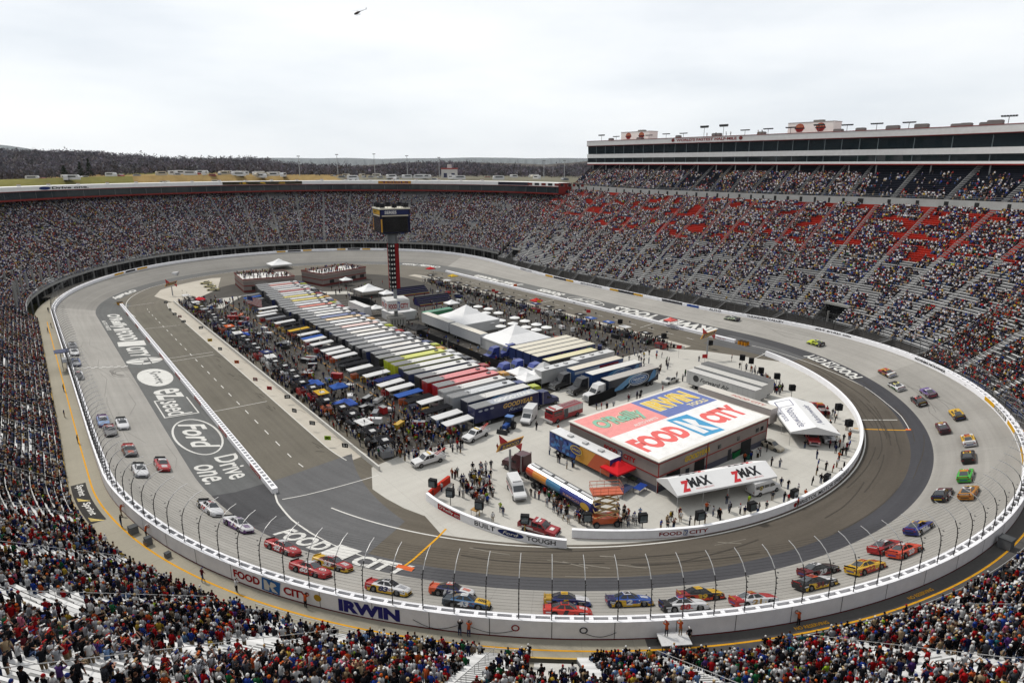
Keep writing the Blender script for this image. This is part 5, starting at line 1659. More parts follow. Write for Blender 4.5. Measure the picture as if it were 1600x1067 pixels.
# pit walls beside the track, white with a row of grey pads on top and red adverts
for nm, X, Ya, Yb, lb, side in (('pit_wall', 25.45, 94.7, 269.0, 'white pit wall with grey pads on top beside the painted wordmarks of the front straight', -1), ('pit_wall', 160.2, 103.0, 262.0, 'white pit wall with sparse adverts on the back straight', 1)):
    r = empty(nm, (0, 0, 0), 0, lb, 'pit wall')
    mb = MB(); mb.box(X - .45, Ya, -.1, X + .45, Yb, 1.0, WALLW); mb.build('barrier', M_MATTE, r)
    mb = MB()
    if side < 0:
        for y in np.arange(Ya + 1, Yb - 1, 1.35):
            mb.box(X - .25, y, 1.0, X + .3, y + .85, 1.012, A(160, 162, 166))
        mb.build('top_pads', M_MATTE, r)['kind'] = 'stuff'
        mb = MB()
        for y in np.arange(Ya + 6, Yb - 8, 21.0):
            mb.box(X - .47, y, .12, X - .45, y + 6.0, .8, A(178, 40, 44))
            put_text(mb, "O'Reilly", plane_map((X - .478, y + 5.6, .25), (0, -1, 0), (0, 0, 1)), LINEW, 0, 5.2, 0, .42, .03)
        mb.build('adverts', M_MATTE, r)
        mb = MB(); mb.box(X - .46, Ya, -.05, X - .45, Yb, .06, A(90, 30, 34)); mb.build('kick_strip', M_MATTE, r)
    else:
        for y, tx, c in ((128, 'Nationwide Insurance', A(60, 70, 130)), (150, "O'Reilly", A(60, 60, 90)), (172, 'WYNN', A(60, 60, 90)), (109, 'FOOD CITY', A(170, 40, 44))):
            put_text(mb, tx, plane_map((X - .458, y, .25), (0, -1, 0), (0, 0, 1)), c, 0, len(tx) * .34, 0, .5, .02)
        mb.build('adverts', M_MATTE, r)
# impact barrels at the wall ends
for x, y, lb, c in ((160.3, 100.4, 'cluster of orange yellow impact barrels at the end of the back pit wall', A(226, 150, 40)), (25.4, 271.5, 'yellow and brown impact barrels at the far end of the front pit wall', A(206, 150, 50))):
    r = empty('impact_attenuator', (x, y, 0), 0, lb, 'crash barrier')
    for i in range(6):
        mb = MB(); bx_, by_ = (i % 2) * .95 - .5, (i // 2) * 1.0 - 1
        mb.cyl((bx_, by_, 0), (bx_, by_, 1.1), .44, .46, 10, c); mb.cyl((bx_, by_, 1.1), (bx_, by_, 1.16), .47, None, 10, A(70, 60, 50)); mb.build('barrel', M_MATTE, r)
# infield walls
def t_built(mb, fm, L):
    f = fm(.012)
    a = L * .47
    a = L * .44
    put_text(mb, 'BUILT', f, A(46, 46, 50), a, a + 3.5, .3, 1.0, .02)
    put_text(mb, 'TOUGH', f, A(46, 46, 50), a + 8.3, a + 12.4, .3, 1.0, .02)
    g = lambda x, y: f(a + 5.9 + x, .66 + y)
    ell_fill(mb, g, 0, 0, 2.0, .48, A(40, 52, 108), 20)
    h = fm(.02)
    put_text(mb, 'Ford', lambda x, y: h(a + 4.7 + x, .42 + y), LINEW, 0, 2.4, 0, .5, .01, .3)
def t_orl(mb, fm, L):
    f = fm(.01); rect_on(mb, f, 3.4, 8.2, .12, 1.05, A(176, 40, 44), 5)
    put_text(mb, "O'Reilly", fm(.02), LINEW, 3.7, 6.8, .3, .9, .02); put_text(mb, "AUTO", fm(.02), LINEW, 7.0, 8.1, .3, .7, .02)
low_wall('infield_wall', 'white infield wall lettered built tough in front of the waiting crowd', [g0(*p) for p in ((668, 781), (686, 794), (712, 808), (744, 822), (780, 834), (815, 843), (850, 850), (886, 856))], 1.25, .5, WALLW, (t_built, t_orl))
RW = [tuple(O1(l, float(np.interp(l, [217.6, 240], [63.5, 65.3])))[:2]) for l in np.arange(217.6, 374, 2.0)]
cp = lambda u, v: (ofind(*at(u, v, .6)[:2])[0] - 217.6) * .81
def t_food(mb, fm, L):
    f = fm(.015); RED_ = A(150, 34, 40)
    a, b = cp(1028, 833), cp(1108, 829); w = b - a; put_text(mb, 'FOOD', f, RED_, a, a + w * .45, .35, .95, .03); put_text(mb, 'CITY', f, RED_, a + w * .60, b, .35, .95, .03)
    flag_mark(mb, f, a + w * .48, a + w * .57, .25, 1.05, A(60, 90, 160), LINEW, fm(.022))
    c, d = cp(1258, 791), cp(1336, 735); put_text(mb, 'BRISTOL MOTOR SPEEDWAY', f, A(40, 40, 46), c, d, .3, .95, .02)
    ell_fill(mb, f, c - .7, .62, .4, .4, A(160, 50, 50), 14)
    rect_on(mb, f, 0, L, .0, .06, A(120, 40, 44), 60)
low_wall('infield_wall', 'long curved white infield wall around the slab with red and black lettering', RW, 1.3, .5, WALLW, (t_food,))
low_wall('infield_wall', 'low white wall between the front pit stalls and the crews', [(42.0, y) for y in np.arange(92, 266, 4.0)], .85, .3, A(222, 220, 214), ())
low_wall('infield_wall', 'low pale wall between the back pit stalls and the crews', [(143.4, y) for y in np.arange(108, 258, 4.0)][::-1], .85, .3, A(222, 220, 214), ())
low_wall('plastic_barrier', 'orange red water filled barrier closing the gap by the waiting crowd', [g0(*p) for p in ((671, 778), (690, 762), (702, 753))], 1.15, .5, A(206, 62, 44), ())

# main garage building with a painted roof
B0, B1, BY0, BY1, BH = 73.3, 103.9, 58.4, 79.0, 5.5
bld = empty('garage_building', (0, 0, 0), 0, 'long grey garage building with a huge painted roof on the infield slab', 'building')
mb = MB()
GW = A(158, 148, 142); GD = A(92, 92, 104); GR = A(164, 52, 50)
mb.box(B0 + .1, BY0 + .1, 0, B1 - .1, BY1 - .1, BH - .15, GW)
mb.build('wall', M_MATTE, bld)
mb = MB()
for (x0, y0, x1, y1) in ((B0 + .08, BY0 + .08, B1 - .08, BY0 + .1), (B0 + .08, BY0 + .08, B0 + .1, BY1 - .08)):
    mb.box(x0, y0, 0, x1, y1, 1.15, GD)
mb.build('dark_base', M_MATTE, bld)
mb = MB()
for z0, z1 in ((2.7, 2.86), (BH - .62, BH - .48), (BH - .3, BH - .15)):
    mb.box(B0 + .05, BY0 + .05, z0, B1 - .05, BY0 + .08, z1, GR); mb.box(B0 + .05, BY0 + .05, z0, B0 + .08, BY1 - .05, z1, GR)
for x in (B0 + .05, B0 + 12.5, B1 - .25):
    mb.box(x, BY0 + .03, 0, x + .2, BY0 + .06, BH - .15, GR)
mb.build('red_trim', M_MATTE, bld)
mb = MB(); mb.box(B0 - .15, BY0 - .15, BH - .15, B1 + .15, BY1 + .15, BH, A(236, 232, 224)); mb.build('roof', M_MATTE, bld)
rf = plane_map((B0, BY0, BH + .012), (1, 0, 0), (0, 1, 0)); r2 = plane_map((B0, BY0, BH + .024), (1, 0, 0), (0, 1, 0)); r3 = plane_map((B0, BY0, BH + .036), (1, 0, 0), (0, 1, 0)); r4 = plane_map((B0, BY0, BH + .048), (1, 0, 0), (0, 1, 0))
mb = MB()
rect_on(mb, rf, .5, 15.5, 10.9, 20.1, A(252, 168, 164)); rect_on(mb, rf, 15.5, 30.2, 10.9, 20.1, A(122, 136, 190)); rect_on(mb, rf, .5, 30.2, .5, 10.9, A(255, 254, 252))  # red and blue paint paled in colour to stand for glare on the roof
put_text(mb, "O'Reilly", r2, A(232, 226, 200), 2.1, 13.9, 13.0, 18.3, .11, .12)
put_text(mb, "O'Reilly", r3, A(196, 120, 110), 2.15, 13.8, 13.1, 18.2, .07, .12)
put_text(mb, "O'Reilly", r4, A(150, 206, 180), 2.2, 13.7, 13.2, 18.1, .035, .12)
put_text(mb, 'AUTO PARTS', r2, A(246, 236, 230), 7.6, 13.8, 11.6, 12.5, .03, .1)
put_text(mb, 'IRWIN', r2, A(250, 240, 190), 16.6, 28.6, 13.6, 18.9, .07); put_text(mb, 'IRWIN', r3, A(240, 204, 100), 16.8, 28.4, 13.8, 18.7, .035); put_text(mb, 'TOOLS', r2, A(240, 226, 180), 23.4, 28.8, 11.7, 13.1, .04)
put_text(mb, 'FOOD', r2, A(246, 122, 118), 1.2, 13.2, 3.2, 8.4, .06); put_text(mb, 'CITY', r2, A(246, 122, 118), 19.9, 29.6, 3.2, 8.4, .06)
flag_mark(mb, r2, 13.7, 19.4, 1.6, 9.8, A(90, 170, 216), A(246, 246, 246), r3)
mb.build('painted_roof_sign', M_PAINT, bld)
def front(mb, x0, x1, z0, z1, c, off=.02): mb.poly([(x0, BY0 + .08 - off, z0), (x1, BY0 + .08 - off, z0), (x1, BY0 + .08 - off, z1), (x0, BY0 + .08 - off, z1)], c)
for x0, x1, z1, c in ((B0 + 2.2, B0 + 5.6, 2.66, (.012, .012, .012)), (B0 + 9.3, B0 + 12.0, 2.66, (.012, .012, .012)), (B0 + 7.0, B0 + 8.0, 2.1, A(60, 60, 66)), (B0 + 18.6, B0 + 19.6, 2.2, A(70, 70, 74)), (B0 + 22.4, B0 + 25.6, 2.6, (.02, .02, .02))):
    mb = MB(); front(mb, x0, x1, .02, z1, c); mb.build('door', M_MATTE, bld)
for x0 in (B0 + 15.5, B0 + 21.0, B0 + 26.8, B0 + 28.3):
    mb = MB(); front(mb, x0, x0 + .9, 3.2, 4.0, A(46, 48, 52)); mb.build('window', M_GLASS, bld)
mb = MB(); put_text(mb, 'GOODYEAR', plane_map((B0 + 6.6, BY0 + .03, 3.4), (1, 0, 0), (0, 0, 1)), A(226, 190, 60), 0, 6.6, 0, .95, .04, .2)
put_text(mb, 'FOOD', plane_map((B0 + .03, 70.2, 3.3), (0, -1, 0), (0, 0, 1)), A(176, 34, 40), 0, 3.0, 0, .9, .05); put_text(mb, 'CITY', plane_map((B0 + .03, 65.8, 3.3), (0, -1, 0), (0, 0, 1)), A(176, 34, 40), 0, 2.7, 0, .9, .05)
flag_mark(mb, plane_map((B0 + .03, 67.0, 3.1), (0, -1, 0), (0, 0, 1)), 0, .95, 0, 1.25, A(70, 70, 110), LINEW, plane_map((B0 + .02, 67.0, 3.1), (0, -1, 0), (0, 0, 1)))
mb.build('wall_lettering', M_MATTE, bld)

# two media buildings at the far end with crowds on their roofs
ROOF_PEOPLE = []
def roof_building(corners, h, label):
    r = empty('pavilion_building', (0, 0, 0), 0, label, 'building')
    c = [np.array(p) for p in corners]
    mb = MB()
    n = len(c)
    mb.loft([[(*p, 0) for p in c], [(*p, h) for p in c]], A(150, 140, 134)); mb.build('wall', M_MATTE, r)
    cen = sum(c) / n
    def ringq(k, z0, z1, col, nm):
        mb = MB()
        for i in range(n):
            a, b = cen + (c[i] - cen) * k, cen + (c[(i + 1) % n] - cen) * k
            mb.poly([(*a, z0), (*b, z0), (*b, z1), (*a, z1)], col)
        mb.build(nm, M_MATTE, r)
    ringq(1.012, h * .55, h * .62, A(150, 50, 48), 'red_trim'); ringq(1.012, h - .25, h + .9, A(172, 150, 142), 'parapet'); ringq(1.016, h + .6, h + .95, A(156, 52, 50), 'parapet_cap')
    ringq(1.01, 0, .9, A(120, 60, 58), 'base_band')
    mb = MB()
    a, b = c[0], c[1]
    for t in (.15, .4, .65, .85):
        p, q_ = a + (b - a) * t, a + (b - a) * (t + .1); nrm = np.array([(b - a)[1], -(b - a)[0]]); nrm = nrm / np.linalg.norm(nrm) * .05
        mb.poly([(*(p + nrm), 0), (*(q_ + nrm), 0), (*(q_ + nrm), h * .5), (*(p + nrm), h * .5)], (.02, .02, .02))
    mb.build('doorways', M_MATTE, r)
    mb = MB(); mb.poly([(*(cen + (p - cen) * .99), h + .02) for p in c], A(236, 234, 230)); mb.build('roof', M_CONC, r)
    for _ in range(int(1.0 * abs(np.cross(c[1] - c[0], c[-1] - c[0])) * .24)):
        a, b = RNG.random(2) * .92 + .04
        p = c[0] + (c[1] - c[0]) * a + (c[-1] - c[0]) * b
        ROOF_PEOPLE.append((p[0], p[1], h + .03))
roof_building([(68.5, 268.0), (88.0, 264.5), (90.0, 283.0), (70.5, 288.5)], 4.6, 'red trimmed pavilion with a crowd standing on its roof, near the yellow barrels')
roof_building([(99.0, 262.0), (122.0, 269.0), (118.5, 284.0), (95.5, 277.0)], 4.6, 'red trimmed pavilion with camera crews on its roof, behind the scoreboard')

# trailers and tractors
def trailer(loc, rz, L, side, roof, label, rear=None, deck=True, group='race team haulers', wheels=True, cat='trailer', name='trailer', H=4.05, texts=None, ac=0):
    """box trailer along +x (front), its rear at -L/2"""
    r = empty(name, loc, rz, label, cat, group)
    mb = MB(); w = 1.27
    mb.box(-L / 2, -w, 1.0, L / 2, w, H, side, roof)
    mb.build('body', M_GLOSS, r)
    mb = MB()
    for sy in (1, -1): mb.box(-L / 2, sy * w - .02, H - .1, L / 2, sy * w + .02, H + .03, A(196, 196, 196))
    mb.box(-L / 2 + .2, -.7, .62, L / 2 - .3, .7, 1.0, A(40, 40, 42)); mb.build('frame', M_METAL, r)
    mb = MB(); mb.box(-L / 2 - .04, -w + .06, 1.05, -L / 2, w - .06, H - .12, rear or side); mb.box(-L / 2 - .06, -.03, 1.05, -L / 2 - .04, .03, H - .15, A(60, 60, 62)); mb.build('rear_door', M_GLOSS, r)
    if deck:
        mb = MB(); mb.box(-L / 2, -w + .05, H, -L / 2 + L * .27, w - .05, H + .05, A(150, 150, 150)); mb.build('roof_deck', M_METAL, r)
        for sy in (1, -1):
            mb = MB()
            mb.tube([(-L / 2, sy * w, H), (-L / 2, sy * w, H + .9), (-L / 2 + L * .27, sy * w, H + .9), (-L / 2 + L * .27, sy * w, H)], .03, 4, SILV)
            mb.build('deck_rail', M_METAL, r)
    for k in range(ac):
        mb = MB(); mb.box(-L * .25 + k * L * .25, -.4, H, -L * .25 + k * L * .25 + .9, .4, H + .3, A(206, 206, 206)); mb.build('air_conditioner', M_MATTE, r)
    if wheels:
        add_wheels(r, (-L / 2 + 2.2, -L / 2 + 3.5), 1.05, .5)
    if texts:
        mb = MB(); texts(mb, L, w, H); mb.build('livery', M_GLOSS, r)
    return r
def tractor_parts(r, x0, c, sleeper=True):
    """semi tractor cab with its rear at x0, facing +x"""
    mb = MB()
    prof(mb, [(x0 - .2, .9), (x0 + 4.6, .6), (x0 + 4.7, 1.3), (x0 + 4.4, 1.65), (x0 + 2.9, 1.85), (x0 + 2.3, 2.75), (x0 + 1.8, 3.5 if sleeper else 2.9), (x0 - .2, 3.6 if sleeper else 2.9)], 1.12, c, None, .98, 1.9)
    mb.build('cab', M_GLOSS, r)
    MB().poly([(x0 + 2.90, .92, 1.93), (x0 + 2.90, -.92, 1.93), (x0 + 2.36, -.88, 2.68), (x0 + 2.36, .88, 2.68)], A(40, 44, 48)).build('windscreen', M_GLASS, r)
    for sy in (1, -1):
        MB().poly([(x0 + 2.6, sy * 1.13, 1.95), (x0 + 2.2, sy * 1.01, 2.6), (x0 + 1.4, sy * 1.01, 2.6), (x0 + 1.4, sy * 1.13, 1.95)][::sy], A(34, 36, 38)).build('side_window', M_GLASS, r)
        MB().cyl((x0 + .1, sy * 1.2, .9), (x0 + .1, sy * 1.2, 3.7), .09, None, 6, A(190, 190, 190)).build('exhaust', M_METAL, r)
        MB().box(x0 + 4.64, sy * .8 - .16, 1.0, x0 + 4.72, sy * .8 + .16, 1.2, A(226, 226, 220)).build('headlight', M_GLOSS, r)
    mb = MB(); mb.box(x0 + 4.65, -.5, .75, x0 + 4.73, .5, 1.55, A(170, 172, 174)); mb.box(x0 + 4.5, -1.1, .4, x0 + 4.85, 1.1, .72, A(180, 182, 184)); mb.build('grille', M_METAL, r)
    mb = MB(); mb.box(x0 - 2.6, -.5, .6, x0 + .1, .5, .95, A(40, 40, 42)); mb.build('chassis', M_METAL, r)
    add_wheels(r, (x0 + 3.6, x0 - .9, x0 - 2.1), .98, .5)
HC = [(A(28, 34, 84), A(176, 180, 190), A(28, 34, 84), 'navy hauler with grey roof lettering and gold side lettering, nearest of the row'),
      (A(40, 50, 80), A(226, 224, 218), A(36, 40, 56), 'dark blue hauler with an oval emblem, second from the navy end of the row'),
      (A(170, 174, 178), A(216, 218, 220), A(150, 152, 156), 'pale grey hauler between the oval emblem one and the red pair'),
      (A(206, 206, 206), A(230, 228, 224), A(140, 140, 142), 'white hauler just before the two red roofs'),
      (A(176, 30, 34), A(236, 134, 134), A(170, 26, 30), 'bright red hauler with pink red roof, nearer of the red pair'),
      (A(176, 30, 34), A(236, 134, 134), A(160, 26, 30), 'red hauler with pink red roof, farther of the red pair'),
      (A(40, 40, 44), A(236, 234, 230), A(50, 50, 54), 'white roofed black hauler right behind the red pair'),
      (A(60, 70, 110), A(238, 236, 232), A(34, 34, 40), 'white roofed hauler with blue grey sides beyond the red pair'),
      (A(120, 124, 60), A(238, 236, 232), A(40, 50, 90), 'white roofed hauler with olive sides'),
      (A(196, 200, 60), A(240, 238, 230), A(180, 190, 40), 'white roofed hauler with lime rear beside the lime roofed one'),
      (A(196, 206, 50), A(226, 230, 96), A(184, 200, 44), 'lime yellow hauler with lime roof in the middle of the row')]
ROOFS = [(238, 236, 232), (226, 224, 220), (236, 232, 226), (210, 210, 210), (240, 238, 234), (190, 190, 192), (238, 234, 228), (232, 226, 216), (240, 240, 240), (236, 200, 190), (238, 236, 232), (228, 228, 228), (238, 206, 160), (96, 110, 160), (240, 238, 236), (232, 230, 224), (220, 220, 222), (240, 238, 232), (226, 120, 96), (238, 238, 238), (216, 216, 216), (236, 214, 96), (238, 236, 234), (240, 222, 110), (230, 228, 226), (238, 238, 236), (206, 120, 116), (238, 236, 232), (214, 214, 216), (240, 238, 236), (234, 160, 150), (226, 226, 226)]
SIDES = [(40, 40, 44), (150, 152, 156), (36, 50, 100), (52, 52, 56), (170, 40, 40), (60, 62, 66), (46, 60, 110), (34, 34, 38)]
SNM = {0: 'black', 1: 'grey', 2: 'navy', 3: 'charcoal', 4: 'red', 5: 'dark grey', 6: 'blue', 7: 'ink black'}
def rn(c):
    r_, g_, b_ = c
    if min(c) > 228: return 'bright white'
    if max(c) - min(c) < 12: return 'pale grey' if r_ > 205 else 'mid grey'
    if r_ > 225 and g_ > 225: return 'warm white'
    if r_ > 225 and g_ > 195 and b_ < 130: return 'yellow'
    if r_ > 225 and g_ > 195: return 'peach'
    if b_ > r_: return 'slate blue'
    return 'coral red' if r_ > 215 else 'dusty red'
ordw = ['twelfth', 'thirteenth', 'fourteenth', 'fifteenth', 'sixteenth', 'seventeenth', 'eighteenth', 'nineteenth', 'twentieth'] + ['twenty ' + t for t in ('first', 'second', 'third', 'fourth', 'fifth', 'sixth', 'seventh', 'eighth', 'ninth')] + ['thirtieth'] + ['thirty ' + t for t in ('first', 'second', 'third', 'fourth', 'fifth', 'sixth', 'seventh', 'eighth', 'ninth')] + ['fortieth', 'forty first', 'forty second', 'forty third']
for i in range(len(ROOFS)):
    k = (i * 5 + i // 3) % 8
    HC.append((A(*SIDES[k]), A(*[min(255, c + 12) for c in ROOFS[i]]), A(*SIDES[(k + 3) % 8]), f'{rn(ROOFS[i])} roofed hauler with {SNM[k]} sides, {ordw[i]} from the navy one'))
CABC = [(200, 200, 204), (40, 40, 44), (230, 230, 230), (170, 40, 40), (44, 60, 120), (226, 226, 226), (214, 216, 220), (190, 200, 50), (60, 60, 64), (220, 160, 60)]
def tx_good(mb, L, w, H):
    f = plane_map((0, -w - .012, 0), (1, 0, 0), (0, 0, 1))
    put_text(mb, 'GOODYEAR', f, A(236, 190, 96), -1.2, 6.4, 2.5, 3.5, .03, .2); put_text(mb, 'Racing', f, A(200, 204, 216), .2, 4.8, 1.4, 2.3, .0, .4)
    put_text(mb, 'GOODYEAR', plane_map((0, 0, H + .012), (1, 0, 0), (0, 1, 0)), A(236, 236, 230), -2.5, 7.0, -.75, .75, .05, .2)
    for x in (-6.8, -5.4, -4.0): ell_fill(mb, plane_map((x, -w - .013, 3.3), (1, 0, 0), (0, 0, 1)), 0, 0, .5, .22, A(190, 194, 204), 14)
def tx_oval(txt):
    def go(mb, L, w, H):
        f = plane_map((1.5, -w - .012, 2.5), (1, 0, 0), (0, 0, 1)); f2 = plane_map((1.5, -w - .024, 2.5), (1, 0, 0), (0, 0, 1)); f3 = plane_map((1.5, -w - .036, 2.5), (1, 0, 0), (0, 0, 1))
        mb.poly([f(-9, -1.3), f(-4, -1.3), f(0, 1.4), f(-3, 1.4)], A(90, 150, 196)); mb.poly([f(-5.5, -1.3), f(-3.8, -1.3), f(1.0, 1.4), f(.2, 1.4)], A(210, 226, 236))
        mb.poly([f(3.2, -1.3), f(5.6, -.6), f(6.2, .7), f(5.0, 1.4), f(4.2, .5)], A(80, 140, 190)); mb.poly([f(5.6, -.6), f(6.4, .1), f(6.2, 1.2), f(5.8, .9)], A(200, 210, 220))
        ell_ring(mb, f2, 0, 0, 3.4, 1.32, .16, A(224, 230, 236), 30); ell_fill(mb, f2, 0, 0, 2.9, 1.05, A(60, 110, 170), 24); ell_ring(mb, f3, 0, 0, 2.6, .95, .1, A(230, 236, 240), 26)
        put_text(mb, txt, f3, A(236, 240, 244), -1.9, 1.9, -.1, .42, .03, .1); put_text(mb, 'SERIES', f3, A(200, 214, 226), -1.2, 1.2, -.6, -.25, .02)
    return go
for i, (sd, rf_, re, lb) in enumerate(HC):
    y = 98.4 + i * 3.83
    if y > 262: break
    x = 73.6 + max(0, (y - 210)) * .10
    x += RNG.normal(0, .35)
    t = trailer((x, y, 0), 0, 16.2, sd, rf_, lb, re, True, 'race team haulers', True, 'hauler', 'hauler', 4.05, tx_good if i == 0 else (tx_oval('NASCAR') if i == 1 else None), 0)
    tractor_parts(t, 9.2, A(24, 32, 90) if i == 0 else A(*CABC[(i * 7 + i // 4) % 10]))
    if i > 1:
        mb = MB(); mb.box(-4.0, -.5, 4.05, -3.2, .5, 4.09, A(70, 70, 72)); mb.box(5.6, -.35, 4.05, 6.5, .35, 4.3, A(120, 120, 122)); mb.box(-3.2 + (i % 3), -.04, 4.052, 5, .04, 4.062, A(180, 178, 176)); mb.build('roof_hatch', M_METAL, t)
# the other big rigs beside the garage
def rig(x0, x1, y, sd, rf_, lb, cab=None, txt=None, ac=0, deck=False, flip=True):
    t = trailer(((x0 + x1) / 2, y, 0), math.pi if flip else 0, x1 - x0, sd, rf_, lb, None, deck, 'rigs parked behind the garage', True, 'hauler', 'hauler', 4.05, txt, ac)
    if cab: tractor_parts(t, (x1 - x0) / 2 + 1.0, cab)
    return t
def flipx(fn):        # livery on the side that faces the photographer when the trailer points the other way
    def go(mb, L, w, H):
        m2 = MB(); fn(m2, L, w, H)
        mb.add([(-p[0], -p[1], p[2]) for p in m2.v], m2.f, list(m2.c))
    return go
rig(98.0, 114.6, 94.4, A(26, 34, 52), A(196, 190, 182), 'dark blue rig with oval emblem and white cab, nearest the garage', A(226, 226, 226), flipx(tx_oval('NASCAR')))
rig(98.0, 114.6, 99.6, A(36, 70, 126), A(240, 238, 232), 'blue rig with white roof and black cab behind the white cab one', A(36, 36, 40), flipx(tx_oval('NASCAR')))
rig(97.0, 113.4, 104.6, A(60, 90, 140), A(236, 226, 206), 'cream roofed rig with red stripe and black cab', A(44, 44, 48), flipx(lambda mb, L, w, H: (rect_on(mb, plane_map((0, -w - .012, 0), (1, 0, 0), (0, 0, 1)), 0, 6.5, 2.9, 3.6, A(150, 40, 44)), rect_on(mb, plane_map((0, -w - .012, 0), (1, 0, 0), (0, 0, 1)), -8, 0, 2.9, 3.6, A(206, 210, 214)))))
rig(90.5, 102.5, 108.6, A(190, 190, 190), A(226, 226, 226), 'white motor home with roof units beside the black cab', None, None, 3)
rig(103.0, 116.0, 110.0, A(206, 204, 200), A(230, 230, 228), 'long white coach with dark windows and roof units', None, None, 3)
rig(97.0, 113.5, 113.6, A(58, 58, 60), A(240, 230, 180), 'cream yellow roofed black trailer with white block lettering', None, flipx(lambda mb, L, w, H: put_text(mb, 'MOBIL-IZE!', plane_map((0, -w - .012, 0), (1, 0, 0), (0, 0, 1)), A(230, 228, 220), -1, 6.6, 2.6, 3.7, .04)))
for k in range(4):
    rig(97.2, 117.2, 118.2 + k * 3.0, A(44, 60, 110), A(234, 226, 204), 'blue trailer under a cream roof, ' + ['with a mural side facing the garage', 'second of four behind the mural one', 'third of four behind the mural one', 'last of four, next to the big tent'][k], None,
        flipx(lambda mb, L, w, H: [mb.poly([(a, -w - o, 1.3 + b), (a + 1.5, -w - o, 1.2 + b), (a + 1.2, -w - o, 2.3 + b), (a + .1, -w - o, 2.1 + b)], c) for a, b, c, o in [(RNG.uniform(-9, 8), RNG.uniform(0, 1.5), A(*RNG.integers(50, 150, 3)), .012 + .002 * i_) for i_ in range(40)]]) if k == 0 else None)
def semi_tractor(loc, rz, c, label, group='blue tractor units beside the big tent'):
    r = empty('semi_tractor', loc, rz, label, 'truck', group); tractor_parts(r, 0, c); return r
for k, ((u, v), lb) in enumerate(zip([(768, 563), (783, 590), (792, 558), (804, 585), (818, 566), (830, 590)], ['back left by the black fence', 'front left beside the white canopies', 'tallest, touching the tent', 'between the front two', 'behind the cream roofs', 'nearest the blue trailers'])):
    x, y = g0(u, v); semi_tractor((x + 2, y, 0), math.pi, A(46, 62, 140) if k % 2 == 0 else A(60, 78, 160), 'royal blue tractor unit, ' + lb)
def box_along_y(x, y0, y1, sd, rf_, lb, txt=None, deck=False, ac=0, H=4.0):
    return trailer((x, (y0 + y1) / 2, 0), -math.pi / 2, y1 - y0, sd, rf_, lb, None, deck, None, True, 'trailer', 'trailer', H, txt, ac)
box_along_y(99.6, 143.5, 159.6, A(206, 208, 212), A(238, 230, 212), 'long white trailer with a dark door, nearer of two end to end')
box_along_y(99.9, 161.0, 177.2, A(214, 216, 218), A(240, 234, 220), 'long white trailer, farther of two end to end')
box_along_y(83.8 + 5, 196, 209, A(222, 222, 222), A(244, 242, 240), 'white trailer with grey emblem left of the scoreboard foot')
trailer((106.8, 181, 0), math.pi * .02, 11, A(40, 128, 84), A(60, 150, 110), 'green container beside the white trailers', None, False, None, False, 'container', 'container', 3.2)
# Sunoco style fuel trailers left of the garage
def tx_fuel(mb, L, w, H):
    f = lambda x, y: np.array([x, -w - .012, 1.0 + y]); f2 = lambda x, y, o=0: np.array([x, -w - .024 - o, 1.0 + y]); h = H - 1.0
    mb.poly([f(L / 2 - 5.2, 0), f(L / 2, 0), f(L / 2, h), f(L / 2 - 3.2, h)][::1], A(206, 84, 30))
    mb.poly([f(L / 2 - 8.2, 0), f(L / 2 - 5.2, 0), f(L / 2 - 3.2, h), f(L / 2 - 7.0, h)], A(224, 160, 56))
    rs = np.random.default_rng(4)
    for k_ in range(60):
        a, b = rs.uniform(-L / 2, L / 2 - 7.6), rs.uniform(0, h - .8)
        o_ = .002 * k_; mb.poly([f2(a, b, o_), f2(a + .9, b + .1, o_), f2(a + .7, b + .7, o_), f2(a + .1, b + .6, o_)], A(*[(40, 90, 180), (30, 60, 140), (60, 130, 200), (34, 44, 110)][rs.integers(0, 4)]))
    g = lambda x, y: f2(x, y) + (0, -.15, 0)
    ell_fill(mb, lambda x, y: g(-.3 + x, 1.9 + y), 0, 0, 1.5, .8, A(226, 190, 70), 20); ell_fill(mb, lambda x, y: g(-.3 + x, 1.9 + y) + (0, -.01, 0), 0, 0, 1.3, .62, A(44, 50, 120), 20)
    put_text(mb, 'SUNOCO', lambda x, y: g(-1.4 + x, 1.72 + y) + (0, -.02, 0), A(240, 210, 90), 0, 2.2, 0, .4, .02)
t = trailer((71.2, 73.0, 0), -math.pi / 2, 15.0, A(34, 62, 140), A(240, 240, 240), 'white roofed trailer with blue and orange side along the garage wall', A(190, 170, 190), False, None, True, 'trailer', 'trailer', 4.0, tx_fuel, 3)
tank = empty('tanker_trailer', (60.0, 66.0, 0), -math.pi / 2, 'long white tank trailer with rainbow flank beside the waiting crowd', 'tanker trailer')
mb = MB(); ringf = lambda x, k=1.0: [(x, 1.2 * k * math.cos(a), 2.3 + 1.05 * k * math.sin(a)) for a in [2 * math.pi * i / 16 for i in range(16)]]
tc = lambda i, j: (A(244, 244, 244) if 2 <= j <= 5 else (A(206, 70, 30) if i < 2 else (A(226, 150, 60) if i < 4 else (A(70, 130, 170) if i < 6 else A(40, 54, 140)))))
mb.loft([ringf(-7.6, .6)] + [ringf(x) for x in np.linspace(-7.4, 7.4, 10)] + [ringf(7.6, .6)], tc); mb.build('tank', M_GLOSS, tank, smooth=False)
mb = MB()
for sy in (.35, -.35): mb.tube([(-7, sy, 3.42), (7, sy, 3.42)], .05, 4, A(60, 60, 62))
for x in (-5, -2, 1, 4): mb.cyl((x, 0, 3.2), (x, 0, 3.4), .3, None, 10, A(80, 80, 82))
mb.box(-7.2, -.6, .8, 7.2, .6, 1.3, A(50, 50, 54)); mb.build('catwalk', M_METAL, tank)
